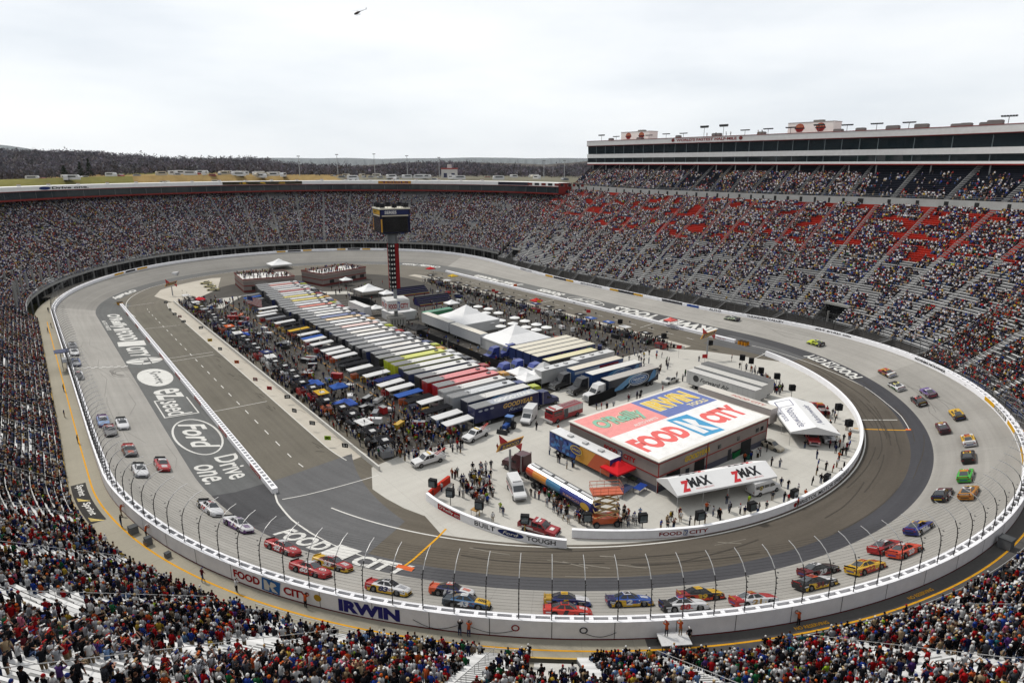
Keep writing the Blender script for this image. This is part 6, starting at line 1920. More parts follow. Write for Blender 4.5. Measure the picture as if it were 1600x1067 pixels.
mb = MB(); put_text(mb, 'SUNOCO', plane_map((1.6, -1.22, 2.1), (1, 0, 0), (0, 0, 1)), A(236, 180, 150), 0, 3.6, 0, .42, .02); ell_fill(mb, plane_map((6.3, -1.23, 2.2), (1, 0, 0), (0, 0, 1)), 0, 0, .95, .55, A(226, 180, 60), 18); mb.build('livery', M_GLOSS, tank)
add_wheels(tank, (-5.6, -4.4), 1.0, .5)
t = empty('semi_tractor', (60.6, 78.5, 0), math.pi * .55, 'maroon tractor unit at the head of the tank trailer', 'truck'); tractor_parts(t, -2.6, A(84, 36, 42))
# freight trailers behind the garage
for k, (x, lb, rf_) in enumerate(((119.2, 'white freight trailer with black lettering, alongside the garage', A(226, 224, 220)), (122.9, 'white freight trailer, middle of three', A(222, 220, 214)), (126.6, 'grey roofed freight trailer, farthest from the garage', A(120, 120, 120)))):
    y0, y1 = 70.0 + k * .8, 87.6 + k * .8
    def tf(mb, L, w, H, k=k):
        if k == 0:
            f = plane_map((0, -w - .012, 0), (1, 0, 0), (0, 0, 1))
            ell_fill(mb, lambda x, y: f(-6.2 + x, 2.7 + y), 0, 0, .8, .8, A(60, 60, 62), 16); put_text(mb, 'Forward Air', f, A(44, 44, 48), -5.1, 2.6, 2.2, 3.2, .02, .3)
        for x in np.arange(-L / 2 + .9, L / 2, 1.25): mb.box(x, -w - .01, 1.1, x + .05, -w, H - .1, A(176, 176, 176))
    box_along_y(x, y0, y1, A(212, 212, 210), rf_, lb, tf)
box_along_y(112.0, 62.0, 79.0, A(196, 186, 182), A(232, 226, 216), 'cream roofed box trailer between the garage and the freight trailers', lambda mb, L, w, H: (put_text(mb, 'FOOD CITY', plane_map((0, 0, H + .015), (1, 0, 0), (0, 1, 0)), A(206, 110, 100), -1, 6.5, -.5, .5, .03)))

# tents and canopies
def gable_tent(L, W, he, hr, loc, rz, label, decals=None, posts=5):
    r = empty('tent', loc, rz, label, 'tent')
    mb = MB()
    for sy in (1, -1):
        mb.poly([(-L / 2, sy * W / 2, he), (L / 2, sy * W / 2, he), (L / 2 - .0, 0, hr), (-L / 2, 0, hr)][::-sy], A(255, 255, 255))
        mb.poly([(-L / 2, sy * W / 2, he - .3), (L / 2, sy * W / 2, he - .3), (L / 2, sy * W / 2, he), (-L / 2, sy * W / 2, he)][::-sy], A(234, 234, 234))
    for sx in (1, -1):
        mb.poly([(sx * L / 2, -W / 2, he - .3), (sx * L / 2, W / 2, he - .3), (sx * L / 2, W / 2, he), (sx * L / 2, 0, hr), (sx * L / 2, -W / 2, he)], A(236, 236, 236))
    mb.build('canvas', M_CANVAS, r)
    for i in range(posts):
        for sy in (1, -1):
            x = -L / 2 + .08 + (L - .16) * i / (posts - 1); MB().cyl((x, sy * (W / 2 - .06), 0), (x, sy * (W / 2 - .06), he), .045, None, 6, A(206, 206, 206)).build('post', M_METAL, r)
    if decals:
        mb = MB(); decals(mb, L, W, he, hr); mb.build('lettering', M_PAINT, r)
    return r
def slope_map(L, W, he, hr, side, off=.02):
    sl = math.hypot(W / 2, hr - he); n = np.array([0, -side * (hr - he) / sl * -1, (W / 2) / sl])
    n = np.array([0, side * (hr - he) / sl, (W / 2) / sl])
    o = np.array([0, side * W / 2, he]); uy = np.array([0, -side * W / 2, hr - he]) / sl
    ux = np.array([1, 0, 0]) if side < 0 else np.array([-1, 0, 0])
    return lambda x, y: o + ux * x + uy * y + n * off
def dz_(mb, L, W, he, hr):
    sl = math.hypot(W / 2, hr - he)
    for side in (-1, 1):
        f = slope_map(L, W, he, hr, side); g = slope_map(L, W, he, hr, side, .035)
        for x in (-L * .27, L * .23):
            put_text(mb, 'MAX', f, A(50, 50, 54), x - 1.3, x + 2.6, .9, sl - .55, .05)
            put_text(mb, 'Z', f, A(222, 70, 76), x - 3.0, x - 1.1, .35, sl - .85, .07, .3)
            put_text(mb, 'MICRO-LUBRICANTS', f, A(222, 100, 100), x - .6, x + 2.6, .45, .7, .0)
za, zb_ = np.array(g0(1057, 800)), np.array(g0(1212, 768)); zc_ = np.array(g0(1024, 772))
zm = (za + zb_) / 2 + (zc_ - za) / 2
ZROT = math.atan2((zb_ - za)[1], (zb_ - za)[0])
gable_tent(np.linalg.norm(zb_ - za), np.linalg.norm(zc_ - za), 2.7, 4.1, (zm[0], zm[1], 0), ZROT, 'long white tent with red and black lettering in front of the garage', dz_, 5)
def dn_(mb, L, W, he, hr):
    sl = math.hypot(W / 2, hr - he)
    f = slope_map(L, W, he, hr, -1); c = A(72, 78, 130)
    put_text(mb, 'Nationwide', f, A(90, 94, 130), -L * .16, L * .42, sl * .42, sl * .74, .0); put_text(mb, 'Insurance', f, A(110, 114, 150), -L * .2, L * .2, sl * .10, sl * .34, .0)
    for a, b, d, e in ((-L * .42, -L * .22, sl * .2, sl * .24), (-L * .42, -L * .22, sl * .85, sl * .88), (-L * .42, -L * .41, sl * .2, sl * .88), (-L * .23, -L * .22, sl * .2, sl * .88)): rect_on(mb, f, a, b, d, e, c)
    f = slope_map(L, W, he, hr, 1); put_text(mb, 'Nationwide', f, A(90, 94, 130), -L * .3, L * .3, sl * .4, sl * .74, .0)
na, nb, nc = np.array(g0(1243, 704)), np.array(g0(1299, 692)), np.array(g0(1206, 652))
nm_ = (na + nb) / 2 + (nc - na) / 2
gable_tent(np.linalg.norm(nc - na), np.linalg.norm(nb - na), 2.7, 3.9, (nm_[0], nm_[1], 0), math.atan2((na - nc)[1], (na - nc)[0]), 'white gabled tent with thin blue lettering sheltering two pickups', dn_, 4)
def peak_tent(x, y, L, W, h, label, col=A(255, 255, 255), legs=True, walls=False, hp=None, rz=0.0, two=False):
    r = empty('canopy', (x, y, 0), rz, label, 'canopy')
    hp = hp or h + min(L, W) * .28
    mb = MB()
    c = [(-L / 2, -W / 2), (L / 2, -W / 2), (L / 2, W / 2), (-L / 2, W / 2)]
    for i in range(4):
        a, b = c[i], c[(i + 1) % 4]
        m_ = lambda p, t, z: (p[0] * t, p[1] * t, z)
        mb.poly([(*a, h), (*b, h), m_(b, .45, h + (hp - h) * .42), m_(a, .45, h + (hp - h) * .42)], col)
        mb.poly([m_(a, .45, h + (hp - h) * .42), m_(b, .45, h + (hp - h) * .42), (0, 0, hp)], col)
        mb.poly([(*a, h - .28), (*b, h - .28), (*b, h), (*a, h)], col)
    mb.build('canvas', M_CANVAS, r)
    if walls:
        mb = MB()
        for i in range(4):
            a, b = np.array(c[i]) * .99, np.array(c[(i + 1) % 4]) * .99
            mb.poly([(*a, 0), (*b, 0), (*b, h - .2), (*a, h - .2)], A(214, 214, 214))
        mb.build('side_walls', M_CANVAS, r)
    if legs:
        for p in c: MB().cyl((p[0] * .97, p[1] * .97, 0), (p[0] * .97, p[1] * .97, h), .04, None, 6, A(190, 190, 190)).build('leg', M_METAL, r)
    return r
peak_tent(106.5, 138.0, 15.5, 13.0, 3.2, 'big white peaked tent beside the blue tractor units', walls=True)
peak_tent(108.5, 166.0, 15.0, 15.5, 3.2, 'big white peaked tent beside the long white trailers', walls=True)
peak_tent(*g0(826, 478 + 20), 4, 4, 2.6, 'x') if False else None
peak_tent(97.5, 190.5, 9, 8, 2.8, 'big white peaked tent at the foot of the scoreboard', walls=True)
for (u, v, L, lb, c) in [(588, 492, 4.5, 'small white canopy left of the scoreboard foot', None), (706, 484, 4.5, 'small white canopy near the round tables', None), (541, 446, 4.5, 'small white canopy on the far asphalt', None), (732, 518, 5, 'small white canopy touching the big tent', None), (605, 468, 5, 'white canopy behind the scoreboard pole', None),
                         (577, 462, 9, 'flat white canopy left of the scoreboard', None), (437, 420, 10, 'white canopy behind the roof crowd', None), (812, 596, 5, 'white canopy in front of the blue tractors, left', None), (824, 606, 5, 'white canopy in front of the blue tractors, right', None), (838, 600, 5, 'white canopy in front of the blue tractors, rear', None), (850, 590, 6, 'grey white canopy against the motor home', A(206, 206, 206)),
                         (673, 428, 3.6, 'red canopy over the far back pit crew', A(196, 44, 48)), (708, 440, 3.6, 'yellow canopy over a back pit crew', A(216, 180, 60)), (838, 480, 3.6, 'bright red canopy over a back pit crew', A(204, 56, 52)), (1047, 512, 3.4, 'coral red canopy over a pit crew near the garage rigs', A(226, 110, 104)),
                         (313, 478, 3.6, 'red canopy at the far front pits', A(206, 50, 60)), (314, 490, 3.4, 'yellow canopy at the far front pits', A(222, 200, 90)), (381, 536, 3.4, 'blue canopy beside the flag pole', A(60, 90, 180)), (489, 616, 4.2, 'blue canopy with white emblem over the front pits', A(70, 104, 184)), (540, 648, 4.2, 'blue canopy over the front pits nearest the garage', A(70, 100, 180)),
                         (530, 620, 3.4, 'blue covered cart behind the blue canopies', A(60, 96, 170)), (655, 525, 5, 'dark grey canopy beside the long white trailers', A(60, 60, 62)), (965, 752, 4.4, 'bright red peaked canopy beside the blue and orange trailer', A(220, 40, 48))]:
    x, y = g0(u, v); peak_tent(x, y, L, L * .9, 2.6, lb, c or A(255, 255, 255))
# round tables under white parasols
for k, (zx, zy) in enumerate([(250, 525), (210, 555), (337, 545), (315, 580), (420, 580), (555, 622), (350, 662), (440, 645), (440, 695), (540, 672), (640, 650), (650, 702), (735, 680), (735, 725), (820, 705)]):
    x, y = g0(700 + zx / 5.333, 390 + zy / 5.333)
    if k == 0:
        P0 = empty('parasol_table', (x, y, 0), 0, 'round table under a white parasol on the paddock', 'table', 'parasol tables on the paddock')
        mb = MB()
        for i in range(10):
            a, b = 2 * math.pi * i / 10, 2 * math.pi * (i + 1) / 10
            mb.poly([(1.7 * math.cos(a), 1.7 * math.sin(a), 2.2), (1.7 * math.cos(b), 1.7 * math.sin(b), 2.2), (0, 0, 2.75)], A(255, 255, 254))
            mb.poly([(1.7 * math.cos(a), 1.7 * math.sin(a), 2.05), (1.7 * math.cos(b), 1.7 * math.sin(b), 2.05), (1.7 * math.cos(b), 1.7 * math.sin(b), 2.2), (1.7 * math.cos(a), 1.7 * math.sin(a), 2.2)], A(230, 230, 228))
        mb.build('parasol', M_CANVAS, P0); MB().cyl((0, 0, 0), (0, 0, 2.7), .03, None, 6, SILV).build('pole', M_METAL, P0); MB().cyl((0, 0, .7), (0, 0, .75), .8, None, 14, A(220, 220, 220)).build('tabletop', M_MATTE, P0)
    else:
        dup(P0, (x, y, 0), k * .3)
# ---------------------------------------------------------------- scoreboard tower
TX_, TY_ = 92.6, 183.0
zt_, zb2 = zat(TX_, TY_, 326), zat(TX_, TY_, 362)
tw = empty('scoreboard_tower', (TX_, TY_, 0), R(37.4) * -1, 'tall scoreboard tower with four black screens on a black and red column', 'scoreboard')
hw = 4.6
mb = MB(); mb.box(-hw, -hw, zb2, hw, hw, zt_, A(28, 30, 58)); mb.build('screen_housing', M_MATTE, tw, (0, 0, 0), R(45 - 20))
def face_part(nm, mat, fn):
    mb = MB()
    for k in range(4):
        a = math.pi / 2 * k
        c, s = math.cos(a), math.sin(a)
        m2 = MB(); fn(m2, k)
        mb.add([(p[0] * c - p[1] * s, p[0] * s + p[1] * c, p[2]) for p in m2.v], m2.f, list(m2.c))
    mb.build(nm, mat, tw, (0, 0, 0), R(45 - 20))
H_ = zt_ - zb2
for k in range(4):
    a = math.pi / 2 * k; c, s = math.cos(a), math.sin(a)
    rot = lambda x, y, z: (x * c - y * s, x * s + y * c, z)
    MB().poly([rot(-hw + .7, -hw - .03, zb2 + .25), rot(hw - .7, -hw - .03, zb2 + .25), rot(hw - .7, -hw - .03, zb2 + H_ * .70), rot(-hw + .7, -hw - .03, zb2 + H_ * .70)], A(12, 13, 15)).build('screen', M_GLASS, tw, (0, 0, 0), R(25))
face_part('banner', M_MATTE, lambda mb, k: (mb.poly([(-hw + .3, -hw - .03, zb2 + H_ * .78), (hw - .3, -hw - .03, zb2 + H_ * .78), (hw - .3, -hw - .03, zt_ - .2), (-hw + .3, -hw - .03, zt_ - .2)], A(190, 150, 50) if k % 2 else A(44, 50, 90)),
    mb.poly([(-hw + .5, -hw - .04, zb2 + H_ * .71), (hw - .5, -hw - .04, zb2 + H_ * .71), (hw - .5, -hw - .04, zb2 + H_ * .76), (-hw + .5, -hw - .04, zb2 + H_ * .76)], A(206, 196, 176)),
    mb.poly([(-hw + .1, -hw - .05, zb2 + .3), (-hw + .55, -hw - .05, zb2 + .3), (-hw + .55, -hw - .05, zb2 + H_ * .6), (-hw + .1, -hw - .05, zb2 + H_ * .6)], A(206, 156, 60)),
    put_text(mb, 'Sprint' if k % 2 else 'SERIES', plane_map((0, -hw - .05, zb2 + H_ * .80), (1, 0, 0), (0, 0, 1)), A(30, 30, 34) if k % 2 else LINEW, -hw * .7, hw * .1, .1, H_ * .14, .03)))
mb = MB(); mb.box(-hw - .2, -hw - .2, zt_, hw + .2, hw + .2, zt_ + .35, A(226, 222, 206)); mb.build('roof_cap', M_MATTE, tw, (0, 0, 0), R(25))
for x, y in ((-3.6, -3.6), (3.6, -3.6), (3.6, 3.6), (-3.6, 3.6), (0, -4), (0, 4), (4, 0), (-4, 0)):
    mb = MB(); mb.box(x - .7, y - .5, zt_ + .5, x + .7, y + .5, zt_ + 1.7, A(36, 36, 40)); mb.bar((x, y, zt_ + .3), (x, y, zt_ + .8), .1, A(60, 60, 60)); mb.build('speaker', M_MATTE, tw, (0, 0, 0), R(25))
mb = MB()
for x in np.arange(-4.4, 4.5, 1.1): mb.tube([(x, -4.5, zt_ + .35), (x, -4.5, zt_ + 1.3)], .04, 4, A(50, 50, 54)); mb.tube([(x, 4.5, zt_ + .35), (x, 4.5, zt_ + 1.3)], .04, 4, A(50, 50, 54))
mb.tube([(-4.5, -4.5, zt_ + 1.3), (4.5, -4.5, zt_ + 1.3), (4.5, 4.5, zt_ + 1.3), (-4.5, 4.5, zt_ + 1.3)], .05, 4, A(50, 50, 54)); mb.build('roof_rail', M_METAL, tw, (0, 0, 0), R(25))
zc1, zc2 = zat(TX_, TY_, 380), zat(TX_, TY_, 450)
mb = MB(); mb.cyl((0, 0, zc1), (0, 0, zb2), 1.6, 1.5, 12, A(120, 124, 128)); mb.box(-2.4, -2.4, zb2 - .7, 2.4, 2.4, zb2, A(70, 72, 76)); mb.build('neck', M_METAL, tw)
mb = MB(); mb.box(-1.45, -1.45, zc2, 1.45, 1.45, zc1, A(30, 30, 33)); mb.build('number_column', M_MATTE, tw, (0, 0, 0), R(25))
for k in range(4):
    a = math.pi / 2 * k; c, s = math.cos(a), math.sin(a); rot = lambda x, y, z: (x * c - y * s, x * s + y * c, z)
    MB().poly([rot(.25, -1.47, zc2), rot(1.45, -1.47, zc2), rot(1.45, -1.47, zc1), rot(.25, -1.47, zc1)] if k % 2 == 0 else [rot(-1.45, -1.47, zc2), rot(-.6, -1.47, zc2), rot(-.6, -1.47, zc1), rot(-1.45, -1.47, zc1)], A(140, 28, 32)).build('red_panel', M_MATTE, tw, (0, 0, 0), R(25))
    mb = MB()
    for i in range(10):
        z = zc2 + (zc1 - zc2) * (i + .3) / 10
        for x in ((-1.1, -.35) if k % 2 == 0 else (-.2, .8)):
            mb.poly([rot(x, -1.5, z), rot(x + .4, -1.5, z), rot(x + .4, -1.5, z + .55), rot(x, -1.5, z + .55)], A(226, 226, 220))
    mb.build('position_numbers', M_MATTE, tw, (0, 0, 0), R(25))
zr1, zr2 = zat(TX_, TY_, 482), zat(TX_, TY_, 466)
mb = MB(); mb.cyl((0, 0, 0), (0, 0, zc2), .62, .55, 12, A(160, 164, 166)); mb.build('pole', M_METAL, tw)
mb = MB(); hr_ = 3.6
mb.box(-hr_, -hr_, zr1, hr_, hr_, zr2, A(226, 226, 224)); mb.build('ring_sign', M_MATTE, tw, (0, 0, 0), R(25))
face_part('ring_lettering', M_MATTE, lambda mb, k: (put_text(mb, 'FOOD', plane_map((0, -hr_ - .02, zr1 + .6), (1, 0, 0), (0, 0, 1)), A(170, 40, 44), -3.2, -.55, .1, (zr2 - zr1) * .5, .04), flag_mark(mb, plane_map((0, -hr_ - .02, zr1 + .3), (1, 0, 0), (0, 0, 1)), -.4, .45, 0, (zr2 - zr1) * .75, A(60, 80, 150), LINEW, plane_map((0, -hr_ - .04, zr1 + .3), (1, 0, 0), (0, 0, 1))), put_text(mb, 'CITY', plane_map((0, -hr_ - .02, zr1 + .6), (1, 0, 0), (0, 0, 1)), A(170, 40, 44), .6, 3.2, .1, (zr2 - zr1) * .5, .04)))
mb = MB(); mb.box(-2.6, -2.2, 0, 2.6, 2.2, 2.6, A(176, 174, 168)); mb.box(-2.8, -2.4, 2.6, 2.8, 2.4, 2.8, A(206, 204, 198)); mb.build('plinth', M_CONC, tw, (0, 0, 0), R(25))
mb = MB()
for x in np.arange(-2.2, 2.2, .9): mb.poly([(x, -2.21, .4), (x + .5, -2.21, .4), (x + .5, -2.21, 2.1), (x, -2.21, 2.1)], A(120, 118, 112))
mb.build('plinth_panels', M_MATTE, tw, (0, 0, 0), R(25))

# ---------------------------------------------------------------- sign pylons, flag pole, screens on poles
def sign_pylon(u, v, vt, lb, sc=1.0, rz=0.3):
    x, y = g0(u, v)
    zt = zat(x, y, vt)
    r = empty('sign_pylon', (x, y, 0), YAW + rz, lb, 'sign')
    MB().cyl((0, 0, 0), (0, 0, zt - 1), .22, .18, 10, A(176, 178, 182)).build('pole', M_METAL, r)
    mb = MB(); s = 1.9 * sc
    mb.loft([[(-s * 1.25, -.14, zt - s * .62), (s * .9, -.14, zt - s * .62 + .5 * s), (s * 1.25, -.14, zt + s * .55), (-s * .9, -.14, zt + s * .05)], [(-s * 1.25, .14, zt - s * .62), (s * .9, .14, zt - s * .62 + .5 * s), (s * 1.25, .14, zt + s * .55), (-s * .9, .14, zt + s * .05)]], A(206, 150, 60))
    mb.build('sign_board', M_GLOSS, r)
    mb = MB()
    mb.poly([(-s * 1.0, -.16, zt - s * .5), (s * .8, -.16, zt - s * .08), (s * 1.05, -.16, zt + s * .42), (-s * .78, -.16, zt - s * .02)], A(60, 56, 110))
    put_text(mb, 'SUNOCO', lambda a, b: np.array([a, -.18, zt - s * .22 + a * .25 + b]), A(226, 190, 80), -s * .72, s * .78, 0, s * .3, .03, .2)
    mb.build('lettering', M_GLOSS, r)
    mb = MB()
    mb.loft([[(-s * .9, -.1, zt + s * .1), (-s * .2, -.1, zt + s * .2), (-s * 1.0, -.1, zt + s * .95)], [(-s * .9, .1, zt + s * .1), (-s * .2, .1, zt + s * .2), (-s * 1.0, .1, zt + s * .95)]], A(200, 44, 46))
    mb.loft([[(s * .5, -.1, zt - s * .3), (s * 1.1, -.1, zt - s * .1), (s * 1.0, -.1, zt - s * .8)], [(s * .5, .1, zt - s * .3), (s * 1.1, .1, zt - s * .1), (s * 1.0, .1, zt - s * .8)]], A(200, 44, 46))
    mb.build('arrow', M_GLOSS, r)
sign_pylon(797, 742, 693, 'fuel brand pylon sign with red arrow among the waiting crowd')
sign_pylon(1104, 560, 522, 'fuel brand pylon sign with red arrow at the end of the back pits')
sign_pylon(270, 462, 443, 'fuel brand pylon sign with red arrow at the far front pits')
fx, fy = g0(394, 538)
fp = empty('flag_pole', (fx, fy, 0), YAW, 'white flag pole with a striped flag beside the blue canopy', 'flag pole')
fz = zat(fx, fy, 461)
MB().cyl((0, 0, 0), (0, 0, fz), .11, .06, 8, A(200, 200, 200)).build('pole', M_METAL, fp)
mb = MB()
fl = lambda a, b: np.array([a, .25 * math.sin(a * 1.6), fz - .15 - 2.3 + b - a * .30])
for i in range(13):
    for j in range(8):
        if i >= 6 and j < 3: continue
        mb.poly([fl(j * .5, i * .177), fl(j * .5 + .5, i * .177), fl(j * .5 + .5, i * .177 + .177), fl(j * .5, i * .177 + .177)], A(180, 50, 56) if i % 2 == 0 else A(232, 228, 226))
for j in range(3): mb.poly([fl(j * .5, 6 * .177), fl(j * .5 + .5, 6 * .177), fl(j * .5 + .5, 2.3), fl(j * .5, 2.3)], A(50, 60, 110))
mb.build('flag', M_CLOTH, fp)
def screen_pole(u, v, vt, yellow=False, k=0, lb=''):
    x, y = g0(u, v); zt = zat(x, y, vt)
    cx_, cy_ = XC - x, YA - y
    r = empty('screen_pole', (x, y, 0), math.atan2(-cy_, -cx_) + math.pi / 2, lb, 'monitor stand')
    MB().cyl((0, 0, 0), (0, 0, zt - .5), .06, None, 6, A(216, 180, 60) if yellow else A(60, 60, 62)).build('pole', M_METAL, r)
    mb = MB(); mb.box(-.62, -.35, zt - .9, .62, .35, zt + .4, A(40, 40, 42)); mb.build('case', M_MATTE, r)
    MB().poly([(-.48, -.36, zt - .75), (.48, -.36, zt - .75), (.48, -.36, zt + .2), (-.48, -.36, zt + .2)], A(84, 96, 100)).build('screen', M_GLASS, r)
for k, (u, v, vt, yl) in enumerate([(677, 776, 752, 0), (704, 789, 767, 0), (749, 806, 786, 1), (820, 832, 808, 1), (1003, 832, 806, 0), (1092, 826, 802, 0), (1172, 813, 788, 0), (1239, 786, 768, 0), (1291, 756, 744, 0), (917, 824, 805, 0)]):
    screen_pole(u, v, vt, yl, k, ['black monitor on a pole by the orange barrier', 'black monitor on a pole behind the red lettered wall panel', 'black monitor on a yellow pole beside the wooden table', 'black monitor on a yellow pole beside the red pickup', 'black monitor on a pole right of the scissor lift', 'black monitor on a pole by the red shirted man', 'black monitor on a pole below the lettered tent', 'black monitor on a pole where the wall lettering begins', 'black monitor on a pole by the curving wall', 'black monitor on a pole under the scissor lift'][k])
for k, (u, v, vt) in enumerate([(1157, 590, 558), (1171, 593, 563), (1187, 600, 578), (1212, 608, 587), (1236, 622, 605), (1308, 655, 635), (1325, 672, 660), (1109, 545, 535), (1036, 545, 524), (968, 524, 502)]):
    x, y = g0(u, v); zt = zat(x, y, vt)
    r = empty('speaker_pole', (x, y, 0), 2.0 + .12 * k, ['black loudspeaker on a tall pole at the slab corner', 'black loudspeaker on a tall pole, second from the slab corner', 'black loudspeaker on a pole over the parked cars', 'black loudspeaker on a pole over the standing crowd', 'black loudspeaker on a pole at the end of the crowd', 'black loudspeaker on a pole by the gabled tent', 'black loudspeaker on a pole by the narrow wall gap', 'black loudspeaker on a pole beside the fuel sign', 'black loudspeaker on a pole by the back pits', 'black loudspeaker on a pole beside the coral canopy'][k], 'loudspeaker')
    MB().cyl((0, 0, 0), (0, 0, zt - .5), .05, None, 6, A(80, 80, 84)).build('pole', M_METAL, r)
    mb = MB(); mb.box(-.6, -.45, zt - .75, .6, .45, zt + .55, A(34, 34, 36)); mb.build('case', M_MATTE, r)

# ---------------------------------------------------------------- vehicles on the slab
def pose(a, b):
    """ground position and heading from the pixels of a vehicle's tail and nose"""
    p, q_ = np.array(g0(*a)), np.array(g0(*b)); m = (p + q_) / 2; d = q_ - p
    return (m[0], m[1], .012), math.atan2(d[1], d[0])
sedan(*pose((1188, 693), (1222, 707)), A(190, 180, 160), 'tan sedan parked beside the garage corner')
sedan(*pose((1060, 594), (1033, 602)), A(206, 204, 198), 'silver white sedan behind the garage near the oval emblem rig')
sedan(*pose((1165, 592), (1142, 588)), A(222, 222, 222), 'white sedan under the loudspeaker poles beside the crowd')
pickup(*pose((762, 676), (724, 694)), A(232, 232, 232), 'white tow truck with red boom beside the navy hauler', True)
pickup(*pose((695, 716), (641, 732)), A(232, 232, 232), 'white tow truck with light bar at the end of the front pits', True)
pickup(*pose((812, 822), (876, 842)), A(160, 30, 36), 'dark red pickup with white stripes behind the lettered infield wall', False, LINEW)
pickup(*pose((1262, 676), (1274, 703)), A(176, 40, 44), 'red pickup poking out of the gabled tent')
pickup(*pose((1280, 672), (1301, 702)), A(222, 222, 226), 'white pickup with dark bonnet mark poking out of the gabled tent', False, A(60, 64, 90))
pickup(*pose((1292, 655), (1266, 632)), A(170, 36, 40), 'red rescue pickup parked behind the gabled tent', True)
van(*pose((800, 758), (814, 786)), A(234, 234, 234), 'white ambulance van standing among the waiting crowd', False, True)
van(*pose((1172, 774), (1212, 762)), A(234, 234, 234), 'white van with a round yellow emblem parked under the lettered tent', False, False, True)
van(*pose((834, 648), (818, 668)), A(226, 226, 226), 'white box truck between the tractor and the fire engine', True)
van(*pose((285, 430), (262, 442)), A(230, 230, 230), 'white box truck at the far end of the front pits', True)
for k, (u, v) in enumerate(((322, 444), (328, 449), (333, 454))):
    sedan((*g0(u, v), .012), 2.6, A(216, 206, 160), ['cream sedan nearest the pavilion, in a line of three', 'cream sedan in the middle of a line of three', 'cream sedan nearest the haulers in a line of three'][k])
# fire engine
loc, hd = pose((905, 645), (856, 662))
r = empty('fire_engine', loc, hd, 'red and white fire engine standing by the garage', 'fire engine')
mb = MB(); mb.box(1.2, -1.2, .5, 4.3, 1.2, 2.1, A(170, 34, 40)); mb.box(1.3, -1.15, 2.1, 4.15, 1.15, 2.95, A(176, 40, 46), A(210, 206, 204)); mb.build('cab', M_GLOSS, r)
mb = MB(); mb.box(-4.3, -1.2, .55, 1.15, 1.2, 1.5, A(166, 32, 38)); mb.box(-4.3, -1.2, 1.5, 1.15, 1.2, 2.7, A(196, 196, 196), A(150, 40, 44)); mb.build('body', M_GLOSS, r)
mb = MB()
for sy in (1, -1):
    for x in (-4, -2.9, -1.8, -.7): mb.box(x, sy * 1.205 - .006, 1.55, x + .95, sy * 1.205 + .006, 2.55, A(222, 222, 222))
    mb.box(-.0, sy * 1.206 - .006, .7, 1.1, sy * 1.206 + .006, 2.6, A(90, 92, 96))
mb.build('locker_shutters', M_METAL, r)
MB().poly([(4.315, 1.05, 1.6), (4.315, -1.05, 1.6), (4.17, -1.0, 2.7), (4.17, 1.0, 2.7)], A(40, 44, 48)).build('windscreen', M_GLASS, r)
for sy in (1, -1): MB().poly([(3.9, sy * 1.21, 1.7), (3.9, sy * 1.17, 2.6), (1.6, sy * 1.17, 2.6), (1.6, sy * 1.21, 1.7)][::sy], A(36, 38, 42)).build('side_window', M_GLASS, r)
mb = MB(); mb.box(4.3, -1.2, .4, 4.7, 1.2, .8, A(200, 200, 200)); mb.build('bumper', M_METAL, r); mb = MB(); mb.box(3.2, -.9, 2.95, 3.6, .9, 3.15, A(190, 60, 60)); mb.build('light_bar', M_GLOSS, r)
mb = MB()
for sy in (.5, -.5): mb.tube([(-4.1, sy, 2.85), (1.0, sy, 2.85)], .05, 4, SILV)
for x in np.arange(-4, 1, .6): mb.bar((x, .5, 2.85), (x, -.5, 2.85), .04, SILV)
mb.build('ladder', M_METAL, r)
add_wheels(r, (2.9, -2.7), 1.02, .52)
# farm tractor with front bucket
loc, hd = pose((802, 664), (785, 678))
r = empty('farm_tractor', loc, hd, 'blue farm tractor with black front blade beside the navy hauler', 'tractor')
mb = MB(); mb.box(-.2, -.42, .7, 1.7, .42, 1.45, A(44, 84, 160)); mb.box(-1.2, -.5, .6, -.2, .5, 1.3, A(40, 44, 50)); mb.build('bonnet', M_GLOSS, r)
mb = MB(); mb.box(-1.35, -.75, 2.5, .0, .75, 2.62, A(70, 120, 190)); mb.build('cab_roof', M_GLOSS, r)
mb = MB()
for x in (-1.3, -.1):
    for y in (.7, -.7): mb.bar((x, y, 1.2), (x, y, 2.5), .05, A(30, 30, 34))
mb.build('cab_posts', M_METAL, r)
mb = MB(); mb.box(-1.25, -.68, 1.3, -.1, .68, 2.48, A(50, 60, 70)); mb.build('cab_glass', M_GLASS, r)
mb = MB(); mb.loft([[(2.4, -1.1, .05), (2.9, -1.1, .1), (2.6, -1.1, .8), (2.3, -1.1, .8)], [(2.4, 1.1, .05), (2.9, 1.1, .1), (2.6, 1.1, .8), (2.3, 1.1, .8)]], A(30, 30, 32)); mb.bar((.6, .5, 1.0), (2.4, .5, .5), .1, A(30, 30, 32)); mb.bar((.6, -.5, 1.0), (2.4, -.5, .5), .1, A(30, 30, 32)); mb.build('blade', M_METAL, r)
add_wheels(r, (-.8,), .85, .75); add_wheels(r, (1.3,), .75, .5)
